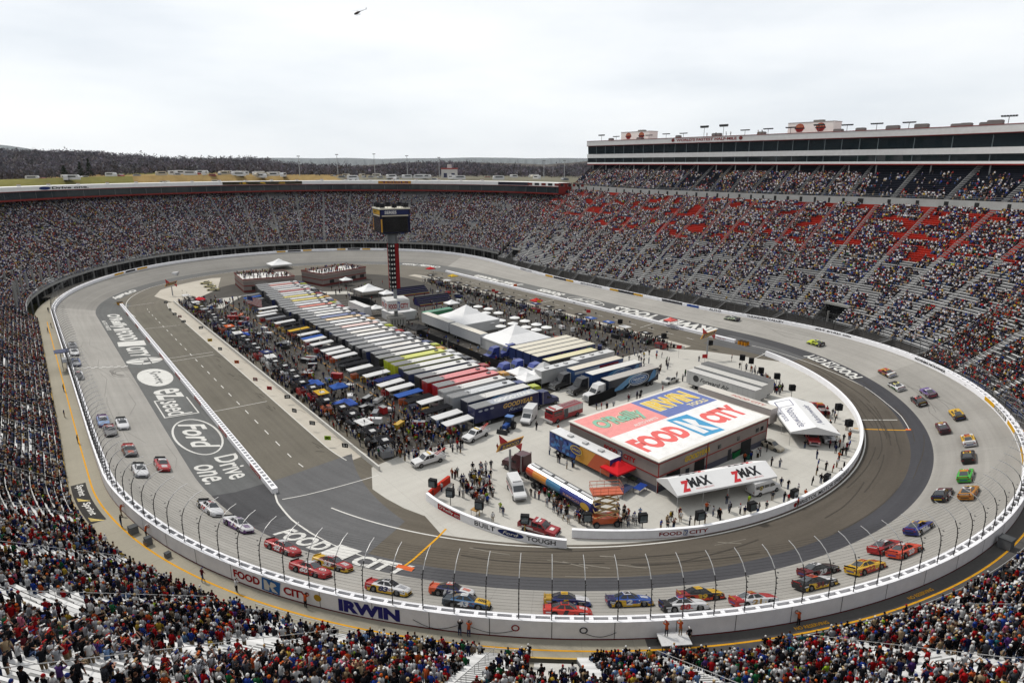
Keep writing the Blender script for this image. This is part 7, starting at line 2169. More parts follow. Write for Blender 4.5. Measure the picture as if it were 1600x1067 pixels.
# scissor lift
sx_, sy_ = g0(945, 818)
r = empty('scissor_lift', (sx_, sy_, 0), YAW + .12, 'orange scissor lift raised above the crowd with camera crew gear', 'scissor lift')
OR_ = A(206, 92, 44); TN = A(196, 166, 112)
mb = MB(); mb.box(-2.0, -.95, .55, 2.0, .95, 1.35, OR_); mb.build('chassis', M_GLOSS, r); add_wheels(r, (1.5, -1.5), 1.0, .48)
mb = MB()
n = 4; h0, h1 = 1.35, 5.1
for i in range(n):
    a, b = h0 + (h1 - h0) * i / n, h0 + (h1 - h0) * (i + 1) / n
    for y in (-.75, .75):
        mb.bar((-1.75, y, a), (1.75, y, b), .13, TN); mb.bar((1.75, y + .12, a), (-1.75, y + .12, b), .13, TN)
    mb.bar((-1.75, -.8, a), (-1.75, .8, a), .09, TN); mb.bar((1.75, -.8, a), (1.75, .8, a), .09, TN)
mb.build('scissor_arms', M_METAL, r)
mb = MB(); mb.box(-2.2, -1.1, 5.1, 2.2, 1.1, 5.3, OR_); mb.build('platform', M_GLOSS, r)
mb = MB()
for z in (5.75, 6.3): mb.tube([(-2.2, -1.1, z), (2.2, -1.1, z), (2.2, 1.1, z), (-2.2, 1.1, z), (-2.2, -1.1, z)], .04, 4, A(214, 110, 70))
for x in (-2.2, -1.1, 0, 1.1, 2.2):
    for y in (-1.1, 1.1): mb.bar((x, y, 5.3), (x, y, 6.3), .04, A(214, 110, 70))
mb.build('guard_rail', M_METAL, r)
# work tables near the red canopy, generators, bins
def table(u, v, w, d, c, lb, rz=0.0, h=.95):
    x, y = g0(u, v); r = empty('table', (x, y, 0), rz, lb, 'table')
    mb = MB(); mb.box(-w / 2, -d / 2, h - .06, w / 2, d / 2, h, c); mb.build('tabletop', M_MATTE, r)
    for a in (1, -1):
        for b in (1, -1): MB().cyl((a * (w / 2 - .1), b * (d / 2 - .1), 0), (a * (w / 2 - .1), b * (d / 2 - .1), h - .06), .04, None, 5, A(120, 120, 120)).build('leg', M_METAL, r)
table(975, 772, 3.4, 1.5, A(60, 70, 100), 'navy covered table below the red canopy', .2); table(992, 752, 2.6, 1.4, A(70, 76, 60), 'olive covered table beside the red canopy', .2); table(1000, 768, 2.4, 1.3, A(40, 70, 150), 'blue covered table beside the red canopy', .2)
table(745, 803, 1.6, 1.2, A(190, 150, 96), 'wooden work table behind the lettered infield wall', .3)
def bin_(u, v, w, d, h, c, lb):
    x, y = g0(u, v); r = empty('equipment_crate', (x, y, 0), .15, lb, 'crate')
    mb = MB(); mb.loft([[(-w / 2, -d / 2, .1), (w / 2, -d / 2, .1), (w / 2, d / 2, .1), (-w / 2, d / 2, .1)], [(-w * .54, -d * .54, h), (w * .54, -d * .54, h), (w * .54, d * .54, h), (-w * .54, d * .54, h)]], c); mb.build('box', M_MATTE, r)
    mb = MB(); mb.box(-w * .56, -d * .56, h, w * .56, d * .56, h + .08, A(40, 44, 44)); mb.build('lid', M_MATTE, r)
bin_(1128, 716, 1.5, 1.0, 1.5, A(30, 110, 100), 'teal gas bottle crate at the garage front'); bin_(1146, 712, 2.8, 1.5, 1.3, A(30, 120, 66), 'green skip at the garage front'); bin_(1168, 716, 1.4, 1.0, 1.2, A(50, 100, 90), 'small teal crate beside the green skip'); bin_(1121, 724, .9, .7, .6, A(50, 100, 160), 'small blue crate by the teal one')
# black hoardings that fence off the paddock behind the haulers
for lb, P in (('long black hoarding between the haulers and the white tents', [(91.6, y) for y in np.arange(112, 176, 8.0)]), ('black hoarding beside the four cream roofed trailers', [g0(745, 562), g0(772, 575), g0(800, 590)])):
    low_wall('hoarding', lb, P, 1.9, .1, A(36, 36, 38), ())
low_wall('hoarding', 'black screen in front of the oval emblem rig', [g0(920, 634), g0(940, 628), g0(962, 618)], 2.2, .3, A(30, 30, 32), ())
low_wall('hoarding', 'black screens on the far asphalt behind the haulers', [(96, 226), (99, 216), (97, 206)], 2.2, .3, A(34, 34, 36), ())
# parking bay lines on the paddock asphalt
mb = MB()
for y in np.arange(112, 232, 4.2):
    mb.poly([(90, y, .02), (97, y, .02), (97, y + .14, .02), (90, y + .14, .02)], A(206, 200, 190))
for x0, x1, y0, y1 in ((116, 128, 124, 206), ):
    for y in np.arange(y0, y1, 4.2): mb.poly([(x0, y, .02), (x1, y, .02), (x1, y + .14, .02), (x0, y + .14, .02)], A(196, 192, 184))
for y in np.arange(96, 250, 7): mb.poly([(57.6, y, .02), (57.8, y, .02), (57.8, y + 5, .02), (57.6, y + 5, .02)], A(206, 150, 60))
tag(mb.build('parking_line', M_PAINT), kind='structure')

# ---------------------------------------------------------------- pit crew equipment
rw = np.random.default_rng(17)
WCOL = [('black', A(34, 34, 38)), ('white', A(226, 226, 226)), ('red', A(176, 40, 40)), ('navy', A(40, 50, 100)), ('orange', A(206, 96, 44)), ('grey', A(130, 132, 136)), ('blue', A(60, 96, 170)), ('yellow', A(210, 170, 60))]
def war_wagon(x, y, rz, cab, top, lb, grp):
    r = empty('pit_cart', (x, y, 0), rz, lb, 'pit cart', grp)
    mb = MB(); mb.box(-1.5, -1.0, .3, 1.5, 1.0, 1.5, cab); mb.build('cabinet', M_GLOSS, r)
    mb = MB()
    for k in range(4): mb.box(-1.35 + k * .7, -1.02, .4, -.75 + k * .7, -1.0, 1.35, A(110, 112, 116))
    mb.build('drawers', M_METAL, r)
    mb = MB()
    for a in (-1.45, 1.45):
        for b in (-.95, .95): mb.bar((a, b, 1.5), (a, b, 3.2), .05, A(50, 50, 54))
    for z in (2.0, 2.4): mb.tube([(-1.45, -.95, z), (1.45, -.95, z), (1.45, .95, z), (-1.45, .95, z), (-1.45, -.95, z)], .03, 4, A(120, 122, 124))
    mb.build('frame', M_METAL, r)
    mb = MB()
    for k in range(3): mb.box(-1.0 + k * .75, .1, 1.9, -.55 + k * .75, .55, 1.98, A(40, 40, 44)); mb.box(-1.0 + k * .75, .5, 1.98, -.55 + k * .75, .58, 2.5, A(40, 40, 44))
    mb.build('chairs', M_CLOTH, r)
    mb = MB(); mb.box(-1.7, -1.2, 3.2, 1.7, 1.2, 3.32, top); mb.box(-.9, -.5, 3.32, .3, .5, 3.36, A(206, 206, 206)); mb.build('canopy', M_CANVAS, r)
    mb = MB(); mb.bar((1.2, .8, 3.3), (1.2, .8, 5.2), .03, A(120, 120, 120)); mb.box(.9, .78, 4.7, 1.5, .82, 5.1, A(60, 62, 70)); mb.build('antenna', M_METAL, r)
    return r
ORD = ['first', 'second', 'third', 'fourth', 'fifth', 'sixth', 'seventh', 'eighth', 'ninth', 'tenth', 'eleventh'] + ordw
def wl(n1, n2, where):
    b = f'{n1} pit cart under a {n2} canopy'
    return b + where
for k, y in enumerate(np.arange(97, 262, 4.9)):
    a, b = WCOL[rw.choice(8, p=[.4, .18, .1, .1, .05, .09, .06, .02])], WCOL[rw.choice(8, p=[.60, .13, .03, .05, .02, .12, .04, .01])]
    war_wagon(45.6 + rw.normal(0, .3), y + rw.normal(0, .3), math.pi / 2 + rw.normal(0, .05), a[1], b[1], wl(a[0], b[0], f', {ORD[k]} from the near end, front row'), 'pit carts along the front stalls')
for k, y in enumerate(np.arange(112, 246, 7.2)):
    a, b = WCOL[rw.choice(8, p=[.45, .15, .12, .1, .04, .09, .03, .02])], WCOL[rw.choice(8, p=[.72, .07, .03, .06, .02, .06, .03, .01])]
    war_wagon(139.4 + rw.normal(0, .4), y + rw.normal(0, .5), -math.pi / 2 + rw.normal(0, .08), a[1], b[1], f'{a[0]} pit cart under a {b[0]} canopy, back stalls, ' + ['nearest', 'second', 'third', 'fourth', 'fifth', 'sixth', 'seventh', 'eighth', 'ninth', 'tenth', 'eleventh', 'twelfth', 'thirteenth', 'fourteenth', 'fifteenth', 'sixteenth', 'seventeenth', 'eighteenth', 'nineteenth'][k] + (' one' if k == 0 else ' from the near end'), 'pit carts along the back stalls')
# awnings and tool chests behind the haulers
for k in range(40):
    y = 98.4 + k * 3.83 + rw.normal(0, .2)
    n_, c_ = WCOL[rw.choice(8, p=[.32, .42, .03, .05, .01, .12, .04, .01])]
    r = empty('awning', (61.6 + max(0, y - 210) * .1 + rw.normal(0, .5), y, 0), rw.normal(0, .03), (f'{n_} awning behind the navy hauler' if k == 0 else f'{n_} awning and tool chest behind the {ORD[k]} hauler counted from the navy one'), 'awning', 'awnings behind the haulers')
    h = rw.uniform(2.3, 3.0)
    mb = MB(); c2 = tuple(min(.78, q * 1.0) for q in c_)
    mb.poly([(-3.0, -1.15, h - .3), (3.2, -1.15, h), (3.2, 1.15, h), (-3.0, 1.15, h - .3)], c2); mb.poly([(-3.0, -1.15, h - .5), (3.2, -1.15, h - .2), (3.2, -1.15, h), (-3.0, -1.15, h - .3)], c2); mb.build('canvas', M_CANVAS, r)
    for a in (-2.9, 3.1):
        for b in (-1.1, 1.1): MB().cyl((a, b, 0), (a, b, h - .1), .035, None, 5, SILV).build('leg', M_METAL, r)
    mb = MB(); m_, d_2 = WCOL[rw.integers(0, 8)]
    mb.box(-2.2, -.8, .1, -.6, .5, 1.1, d_2); mb.box(.2, -.7, .1, 2.0, .7, 1.3, A(60, 60, 64)); mb.build('tool_chest', M_GLOSS, r)
wn = ['red', 'black', 'white', 'blue', 'grey', 'orange', 'navy']
for k in range(84):
    y = rw.uniform(98, 258); x = rw.uniform(48, 57.0) if k % 3 else rw.uniform(118, 137)
    nm, c_ = WCOL[rw.choice(8, p=[.4, .2, .12, .08, .05, .07, .06, .02])]
    r = empty('equipment_cart', (x, y if k % 3 else rw.uniform(112, 230), 0), rw.uniform(0, 3), f'{nm} wheeled equipment cart among the pit crews', 'cart', f'{nm} equipment carts among the pit crews')
    w, h = rw.uniform(.8, 1.5), rw.uniform(.8, 1.7)
    mb = MB(); mb.box(-w, -.55, .25, w, .55, h, c_, A(150, 150, 150) if rw.random() < .4 else c_); mb.build('box', M_GLOSS, r)
    mb = MB(); mb.tube([(w, -.5, h), (w + .3, -.5, h + .2), (w + .3, .5, h + .2), (w, .5, h)], .03, 4, SILV); mb.build('handle', M_METAL, r)
    for a in (-w + .2, w - .2):
        for b in (-.5, .5): MB().cyl((a, b - .05, .14), (a, b + .05, .14), .14, None, 8, BLACK).build('wheel', M_MATTE, r)
TY_M = TYRE
for k in range(46):
    x, y = (rw.uniform(43, 44.2), rw.uniform(96, 260)) if k % 3 else (rw.uniform(141, 142.6), rw.uniform(110, 235))
    r = empty('tyre_stack', (x, y, 0), 0, 'stack of black racing tyres by the pit stalls', 'tyres', 'tyre stacks by the pit stalls')
    for j in range(rw.integers(2, 5)):
        t = link('tyre', TYRE, r, (0, 0, .15 + .29 * j)); t.rotation_euler = (math.pi / 2, 0, 0)
SG = [('orange', A(220, 100, 40)), ('black', A(30, 30, 34)), ('red', A(200, 60, 60)), ('lime', A(170, 214, 40)), ('maroon', A(140, 60, 50)), ('yellow', A(220, 180, 60))]
for k, (u, v, c) in enumerate([(371, 563, 0), (400, 591, 4), (422, 605, 2), (450, 619, 1), (461, 641, 1), (489, 661, 1), (513, 685, 3), (540, 697, 1), (345, 542, 1), (329, 528, 5), (315, 508, 1), (288, 498, 1), (282, 490, 4), (274, 486, 1), (267, 479, 1), (260, 467, 1)]):
    x, y = g0(u, v + 12)
    r = empty('pit_sign', (x, y, 0), YAW + rw.uniform(-.5, .5), f'{SG[c][0]} pit board on a pole over the front stalls', 'pit board', f'{SG[c][0]} pit boards on poles over the front stalls')
    MB().tube([(1.6, 1.5, .9), (.8, .8, 1.6), (0, 0, 1.75)], .025, 4, A(120, 120, 120)).build('pole', M_METAL, r)
    mb = MB(); mb.box(-.6, -.03, 1.25, .6, .03, 2.05, SG[c][1]); mb.build('board', M_MATTE, r)
    mb = MB(); put_text(mb, str(rw.integers(2, 99)), plane_map((0, -.04, 1.4), (1, 0, 0), (0, 0, 1)), A(226, 226, 220) if c in (1, 4) else A(40, 40, 40), -.4, .4, 0, .5, .03); mb.build('number', M_MATTE, r)
for k, (u, v, c) in enumerate([(771, 452, 2), (805, 443, 0), (776, 455, 2), (919, 486, 2), (1060, 545, 2), (842, 470, 5), (1100, 560, 2)]):
    x, y = g0(u, v + 14)
    r = empty('pit_sign', (x, y, 0), YAW + rw.uniform(-.4, .4), f'{SG[c][0]} pit flag board on a pole over the back stalls', 'pit board', f'{SG[c][0]} pit boards on poles over the back stalls')
    MB().tube([(0, 0, 0), (0, 0, 3.2)], .03, 4, A(120, 120, 120)).build('pole', M_METAL, r); mb = MB(); mb.box(-.7, -.03, 2.5, .7, .03, 3.5, SG[c][1]); mb.build('board', M_MATTE, r)
# small striped hospitality stands behind the scoreboard
for k, (u, v) in enumerate(((642, 460), (678, 474))):
    x, y = g0(u, v); r = empty('show_stand', (x, y, 0), -.05, ['navy stepped stand with yellow and red stripes, nearer the scoreboard', 'navy stepped stand with yellow and red stripes, nearer the back pits'][k], 'stand')
    mb = MB()
    for i in range(5): mb.box(-7, -2.5 + i * 1.0, 0, 7, -1.5 + i * 1.0, .9 + i * .5, [A(50, 46, 100), A(60, 50, 90), A(44, 44, 84), A(50, 46, 100), A(40, 40, 76)][i], A(70, 70, 74))
    mb.build('steps', M_MATTE, r)
    mb = MB(); mb.box(-7, -2.53, .2, 7, -2.5, .35, A(200, 70, 60)); mb.box(-7, -2.53, .5, 7, -2.5, .7, A(214, 190, 110)); mb.build('stripes', M_MATTE, r)
# thin lamp posts on the paddock
for k, (u, v, vt) in enumerate(((472, 545, 500), (600, 610, 575), (515, 625, 590), (700, 560, 530))):
    x, y = g0(u, v); r = empty('paddock_pole', (x, y, 0), 0, ['thin grey pole by the pale square slab', 'thin grey pole over the middle haulers', 'thin grey pole behind the front pit carts', 'thin grey pole behind the lime hauler'][k], 'pole')
    MB().cyl((0, 0, 0), (0, 0, zat(x, y, vt)), .08, .05, 6, A(150, 152, 154)).build('mast', M_METAL, r)
    mb = MB(); z = zat(x, y, vt); mb.box(-.3, -.1, z, .3, .1, z + .15, A(120, 122, 124)); mb.build('lamp', M_METAL, r)
# ---------------------------------------------------------------- people on the infield and the walkway
ri = np.random.default_rng(29)
cent = lambda x, y: math.atan2(YA - y, XC - x)
IP = []          # x, y, z, heading
def scatter(poly, n, face=None, z=.012):
    """random standing places inside a quadrilateral of ground points"""
    p = [np.array(q, float) for q in poly]
    for _ in range(n):
        a, b = ri.random(2)
        q = (p[0] * (1 - a) + p[1] * a) * (1 - b) + (p[3] * (1 - a) + p[2] * a) * b
        IP.append((q[0], q[1], z, (ri.uniform(0, 6.28) if face is None else face + ri.normal(0, .5))))
G = lambda *pts: [g0(u, v) for u, v in pts]
scatter([(42.8, 95), (49.5, 95), (49.5, 264), (42.8, 262)], 900, math.pi)
scatter([(49.5, 97), (57.5, 98), (57.5, 262), (49.5, 262)], 330)
scatter(G((560, 690), (640, 655), (735, 705), (640, 725)), 150)
scatter(G((610, 640), (700, 655), (720, 690), (640, 690)), 90)
scatter([(137, 110), (143, 110), (143, 246), (137, 246)], 420, 0)
scatter([(126, 112), (137, 112), (137, 230), (126, 230)], 150)
scatter([(92, 215), (125, 215), (125, 262), (92, 250)], 60)
scatter([(100, 180), (130, 180), (130, 210), (100, 210)], 90)
scatter([(116, 116), (132, 112), (132, 190), (116, 190)], 130)
scatter([(89, 104), (96, 104), (96, 180), (89, 180)], 60)
scatter([(114, 96), (132, 100), (132, 114), (117, 116)], 40)
scatter([(57.5, 96), (64.5, 96), (64.5, 256), (57.5, 256)], 150)
scatter(G((700, 745), (770, 728), (768, 780), (735, 780)), 62, -2.2)
scatter(G((735, 775), (775, 770), (765, 792), (742, 785)), 18, -2.2)
scatter(G((845, 765), (930, 800), (925, 828), (850, 790)), 66, -2.2)
scatter(G((962, 800), (1003, 806), (1000, 826), (958, 824)), 22, -2.2)
scatter(G((1190, 590), (1225, 608), (1215, 622), (1180, 604)), 42, .6)
scatter(G((1155, 575), (1190, 582), (1185, 598), (1155, 594)), 12)
scatter(G((1296, 690), (1332, 660), (1338, 705), (1310, 720)), 14, .3)
scatter(G((1255, 632), (1305, 650), (1320, 672), (1290, 680)), 14)
scatter(G((850, 700), (900, 730), (900, 745), (862, 715)), 7)
scatter(G((800, 745), (860, 745), (860, 760), (800, 760)), 7)
scatter(G((1005, 815), (1240, 775), (1255, 792), (1010, 832)), 16, -2.0)
scatter(G((1040, 585), (1110, 575), (1130, 600), (1060, 600)), 14)
scatter(G((930, 640), (1020, 612), (1040, 612), (945, 648)), 10)
scatter(G((1150, 735), (1210, 700), (1235, 690), (1160, 720)), 8)
for u, v in ((948, 697), (778, 705), (813, 716), (863, 694), (872, 675), (838, 672), (932, 640), (940, 640), (1032, 828), (1043, 828), (1052, 828), (1063, 815), (1077, 822), (1085, 822), (1101, 818), (1114, 806), (1122, 809), (1135, 787), (1156, 803), (1163, 807), (1185, 800), (1197, 798), (1205, 728), (1218, 730), (1220, 760), (1231, 764), (1240, 788), (1258, 778), (1268, 758), (1275, 742), (1282, 755), (1290, 735), (1277, 730), (1300, 738), (1307, 730), (1312, 745), (1318, 735), (1326, 700), (1316, 712), (1276, 717), (782, 800), (786, 806), (770, 815), (724, 778), (718, 775), (708, 772), (690, 768), (880, 812), (888, 818), (1092, 565), (1076, 592), (1070, 588), (1143, 565), (1246, 770), (1257, 700), (1296, 700), (830, 775), (836, 778), (842, 780), (865, 800), (872, 806)):
    x, y = g0(u, v); IP.append((x, y, .012, cent(x, y) + math.pi + ri.normal(0, .7)))
IPn = np.array(IP)
d_i = np.linalg.norm(IPn[:, :3] - CAM, axis=1)
o_i = np.argsort(d_i)
IW = [('white', 16), ('black', 34), ('red', 9), ('navy', 12), ('light grey', 10), ('dark grey', 10), ('royal blue', 6), ('orange', 4), ('yellow', 2), ('lime', 1.5), ('light blue', 3), ('maroon', 2), ('tan', 3)]
uset = set()
def unique_person(loc, rz, poses, weights, where, grp, rng, fixed=None):
    for t in range(400):
        s = fixed or weights[pick(weights, 1, rng)[0]][0]
        if t > 150: s = list(SHIRTS)[rng.integers(0, 17)]
        h = list(HEADS)[rng.choice(10, p=np.array(HEAD_P) / sum(HEAD_P))]; tr = list(PANTS)[rng.integers(0, 4)]; po = poses[rng.integers(0, len(poses))]
        if len(f'{po} {where} {s} shirt {tr} {h}'.split()) > 13 and t < 390: continue
        if (s, h, tr, po, where) not in uset: break
    uset.add((s, h, tr, po, where))
    dn = {'stand': 'standing', 'stand_folded': 'arms folded', 'stand_camera': 'hands at face', 'walk': 'walking', 'stand_point': 'pointing', 'lean_wall': 'leaning on the wall'}[po]
    return person(loc, rz, po, s, tr, h, SKINS[rng.integers(0, 4)], rng.uniform(.96, 1.06), f'{dn} {where}, {s} shirt, {tr}, {h}', grp)
NI = 76
for i in o_i[:NI]:
    unique_person(tuple(IPn[i, :3]), IPn[i, 3], ['stand', 'stand_folded', 'stand_camera', 'walk'], IW, 'on the slab', 'people on the infield slab', ri)
far_i = o_i[NI:]
crowd_mesh('pit_crew_crowd', IPn[far_i][:, :3], IPn[far_i][:, 3], LMt, ri, IW, None, 'pit crews and guests standing all over the paddock and pit stalls', .9)
rp_ = np.array(ROOF_PEOPLE)
crowd_mesh('roof_spectators', rp_, ri.uniform(0, 6.28, len(rp_)), LMt, ri, IW, None, 'people crowding the roofs of the two pavilions')
# photographers and marshals on the walkway
q_ = lambda l, s: (*[float(t[0]) for t in opos(np.array([l]), np.array([s]))], float(zwalk(np.array([l]))[0]) + .01)
def on_walk(u, v):
    l = 200.0; z = 4.8
    for _ in range(8):
        P = at(u, v, z); l, s = ofind(P[0], P[1]); z = float(zwalk(np.array([l]))[0])
    return l, s
for u, v, po, sh, wh in ((720, 989, 'lean_wall', 'black', 'beside the low cable'), (734, 990, 'lean_wall', 'orange', 'beside a second marshal'), (1070, 992, 'stand', 'black', 'beyond the white platform'), (1242, 972, 'lean_wall', 'orange', 'near the painted parking words'), (480, 947, 'lean_wall', 'orange', 'between the two wall wordmarks'), (190, 823, 'stand_camera', 'black', 'near the black banner'), (122, 693, 'stand', 'black', 'on the start straight'), (317, 908, 'walk', 'maroon', 'by the yellow line'), (240, 835, 'lean_wall', 'orange', 'beside the grey crate'), (200, 802, 'lean_wall', 'orange', 'above the black banner'), (101, 652, 'stand', 'navy', 'by the first benches'), (100, 612, 'stand', 'black', 'near the starter stand'), (75, 520, 'walk', 'dark grey', 'at the far walkway end'), (82, 512, 'stand', 'black', 'near the far walkway end'), (76, 488, 'stand', 'black', 'by the tunnel mouth'), (370, 925, 'stand_camera', 'white', 'below the wall wordmark')):
    l, s = on_walk(u, v); x, y, z = q_(l, max(s, 89.25 if po == 'lean_wall' else 89.6))
    tr = cent(x, y) if l > LS else 0.0
    unique_person((x, y, z), tr, [po], [(sh, 1)], wh, None, ri, sh)
l, s = on_walk(1047, 998)
x, y, z = q_(l, 90.0)
r = empty('camera_platform', (x, y, z), cent(x, y), 'white topped platform carrying two photographers against the outer wall', 'platform')
mb = MB(); mb.box(-.9, -1.5, .85, .9, 1.5, .95, A(232, 232, 232)); mb.build('deck', M_MATTE, r)
for a in (-.8, .8):
    for b in (-1.4, 1.4): MB().cyl((a, b, 0), (a, b, .85), .05, None, 6, A(50, 50, 54)).build('leg', M_METAL, r)
for b in (-.7, .7):
    c, s_ = math.cos(cent(x, y)), math.sin(cent(x, y))
    unique_person((x - b * s_ + .3 * c, y + b * c + .3 * s_, z + .95 - .45 + .45), cent(x, y), ['lean_wall'], [('orange', 1)], 'on the white platform', None, ri, 'orange')
for u, v, w, h, lb in ((220, 828, .95, .95, 'grey equipment crate against the outer wall'), (243, 845, .8, .5, 'tan box against the outer wall by a marshal'), (256, 840, .7, 1.0, 'tall grey cabinet against the outer wall'), (279, 862, .6, .6, 'small black bin against the outer wall'), (1566, 853, 1.4, 1.3, 'grey cabinet at the right hand outer wall')):
    l, s = on_walk(u, v); x, y, z = q_(l, 89.8); r = empty('equipment_crate', (x, y, z), cent(x, y), lb, 'crate')
    mb = MB(); mb.box(-w / 2, -w / 2, .05, w / 2, w / 2, h, A(120, 122, 124) if 'tan' not in lb else A(170, 140, 110)); mb.build('box', M_MATTE, r); mb = MB(); mb.box(-w * .53, -w * .53, h, w * .53, w * .53, h + .06, A(90, 92, 94)); mb.build('lid', M_MATTE, r)
# hose ring on the wall, starter's stand
def ring_on_wall(u, c, lb):
    l, s = on_walk(u, 990); f = wall_out(0); mb = MB(); ell_ring(mb, lambda a, b: f(l + a, 1.15 + b) + (np.array([f(l, 1)[0], f(l, 1)[1], 0]) - np.array([XC, YA, 0])) / 88 * .03, 0, 0, .38, .38, .13, c, 16)
    tag(mb.build('life_ring', M_MATTE), lb, 'ring')
ring_on_wall(806, A(170, 40, 40), 'red ring hanging on the outer wall'); ring_on_wall(910, A(70, 72, 76), 'small grey ring hanging on the outer wall')
mb = MB(); f = wall_out(0)
for (ua, ub, sag) in ((640, 715, .7), (910, 960, .5), (735, 806, .5)):
    la, lb_ = on_walk(ua, 990)[0], on_walk(ub, 990)[0]
    o = MB().tube([f(la + (lb_ - la) * t, .9 - sag * math.sin(math.pi * t)) + (np.array([f(la, 1)[0], f(la, 1)[1], 0]) - np.array([XC, YA, 0])) / 88 * .04 for t in np.linspace(0, 1, 12)], .025, 4, (.03, .03, .03)).build('cable', M_MATTE)
    tag(o, f'thin black cable sagging on the outer wall {["left of the two marshals", "right of the grey ring", "left of the red ring"][[640, 910, 735].index(ua)]}', 'cable')
for l_, t_ in ((236, 0), (249.5, 1)):
    mb = MB(); put_text(mb, 'NO RESERVING', lambda a, b: np.array([*[float(q[0]) for q in opos(np.array([l_ + a]), np.array([89.8 - b]))], float(zwalk(np.array([l_]))[0]) + .02]), YEL, 0, 3.6, 0, .45, .02); tag(mb.build('painted_words', M_PAINT), kind='structure')
sx0 = q_(67.5, 89.2)
r = empty('starter_stand', sx0, 0, 'flag stand platform hanging on the outer wall at the start line', 'flag stand')
mb = MB(); mb.box(-.4, -2.6, 2.3, 1.6, 2.6, 2.5, A(180, 182, 184)); mb.build('platform', M_METAL, r)
mb = MB()
for z in (3.0, 3.5): mb.tube([(-.4, -2.6, z), (1.6, -2.6, z), (1.6, 2.6, z), (-.4, 2.6, z)], .04, 4, SILV)
for yy in (-2.6, 0, 2.6): mb.bar((-.4, yy, 0), (-.4, yy, 4.6), .08, A(150, 152, 154))
mb.build('frame', M_METAL, r); mb = MB(); mb.box(-1.6, -1.8, 4.6, 1.4, 1.8, 4.75, A(90, 96, 120)); mb.build('roof', M_MATTE, r)

# ---------------------------------------------------------------- roof of the suite building
rq = lambda l, s: q(l, s, 61.56)
def top_l(u):          # where along the building a column of the photograph meets its roof edge
    lo, hi = UL0, UL1
    for _ in range(40):
        m = (lo + hi) / 2
        if to_px(rq(m, SF + 3))[0][0] > u: lo = m
        else: hi = m
    return lo
for (ua, ub, vt, lb) in ((968, 1012, 206, 'smaller pale rooftop cabin with two round emblems, near the building end'), (1228, 1299, 191, 'larger pale rooftop cabin with two round emblems')):
    la, lb_ = top_l(ub), top_l(ua); pa, pb = rq(la, SF + 4), rq(lb_, SF + 4)
    h = zat(*(pa + pb)[:2] / 2, vt) - 61.55
    r = empty('rooftop_cabin', (pa[0], pa[1], 61.55), 0, lb, 'rooftop cabin'); L = pb[1] - pa[1]
    mb = MB(); mb.box(0, 0, 0, 6, L, h, (.74, .72, .68)); mb.box(2, L * .3, h, 4, L * .5, h + .8, A(170, 166, 160)); mb.build('wall', M_MATTE, r)
    mb = MB(); mb.box(-.1, -.1, h - .12, 6.1, L + .1, h + .04, A(150, 146, 140)); mb.build('roof_edge', M_MATTE, r)
    for t in (.27, .73):
        mb = MB(); f = plane_map((-.02, L * t, h * .5), (0, -1, 0), (0, 0, 1)); f2 = plane_map((-.03, L * t, h * .5), (0, -1, 0), (0, 0, 1)); rr = min(L * .13, h * .4)
        ell_fill(mb, f, 0, 0, rr * 1.15, rr, A(196, 60, 52), 16)
        for k in range(5): mb.poly([f2(-rr * .9 + k * rr * .4, rr * .1), f2(-rr * .75 + k * rr * .4, rr * .1), f2(-rr * .4 + k * rr * .2, rr * .85), f2(-rr * .46 + k * rr * .2, rr * .85)], A(232, 200, 150))
        rect_on(mb, f2, -rr * 1.3, rr * 1.3, -rr * .25, rr * .02, A(60, 60, 64)); rect_on(mb, f2, -rr * .7, rr * .7, -rr * .95, -rr * .3, A(150, 50, 50)); mb.build('emblem', M_MATTE, r)
FL0 = None
for k, (u, vt) in enumerate(((945, 216), (968, 214), (1019, 212), (1046, 210), (1073, 209), (1105, 199), (1135, 197), (1169, 204), (1205, 202), (1328, 196), (1374, 194), (1425, 192), (1583, 182), (1240, 200), (1284, 196))):
    l = top_l(u); p = rq(l, SF + .6); h = max(1.2, zat(p[0], p[1], vt) - 61.5)
    if FL0 is None:
        r = FL0 = empty('roof_floodlight', p, 0, 'dark bank of floodlights on a short mast along the suite roof', 'floodlight', 'floodlights along the suite roof')
        MB().cyl((0, 0, 0), (0, 0, 2.4), .09, None, 6, A(120, 122, 124)).build('mast', M_METAL, r)
        mb = MB(); mb.box(-.1, -2.0, 2.35, .1, 2.0, 2.5, A(60, 60, 62)); mb.build('crossbar', M_METAL, r)
        for a in np.arange(-1.8, 1.9, .72): MB().box(-.35, a - .25, 2.5, .25, a + .25, 2.95, A(54, 54, 58)).build('lamp', M_METAL, r)
    else:
        c = dup(FL0, p, 0); c.scale = (1, 1, h / 2.6)
FL0.scale = (1, 1, 1)
for k, (u, w, h) in enumerate(((955, 2, 1), (1000, 3, .8), (1060, 2, 1), (1120, 4, 1.2), (1190, 3, 1), (1310, 3, .8), (1345, 3, .9), (1395, 4, 1.2), (1440, 4, 1.3), (1495, 3, .8), (1510, 3, .9), (1540, 3, .8), (1555, 4, 1.3))):
    p = rq(top_l(u), SF + 3); r = empty('roof_unit', p, 0, 'grey ventilation unit on the suite roof', 'roof unit', 'ventilation units on the suite roof')
    mb = MB(); mb.box(-1, -w / 2, 0, 1, w / 2, h, A(150, 148, 146)); mb.build('housing', M_MATTE, r); mb = MB(); mb.box(-.8, -w / 2 + .2, h, .8, w / 2 - .2, h + .15, A(100, 100, 100)); mb.build('vent', M_MATTE, r)
for k, u in enumerate((1124, 1140, 1147, 1190, 1196, 1110)):
    p = rq(top_l(u), SF + .5); unique_person(tuple(p), math.pi, ['stand', 'stand_camera'], [('black', 2), ('white', 1), ('red', 1)], 'on the suite roof', None, ri)

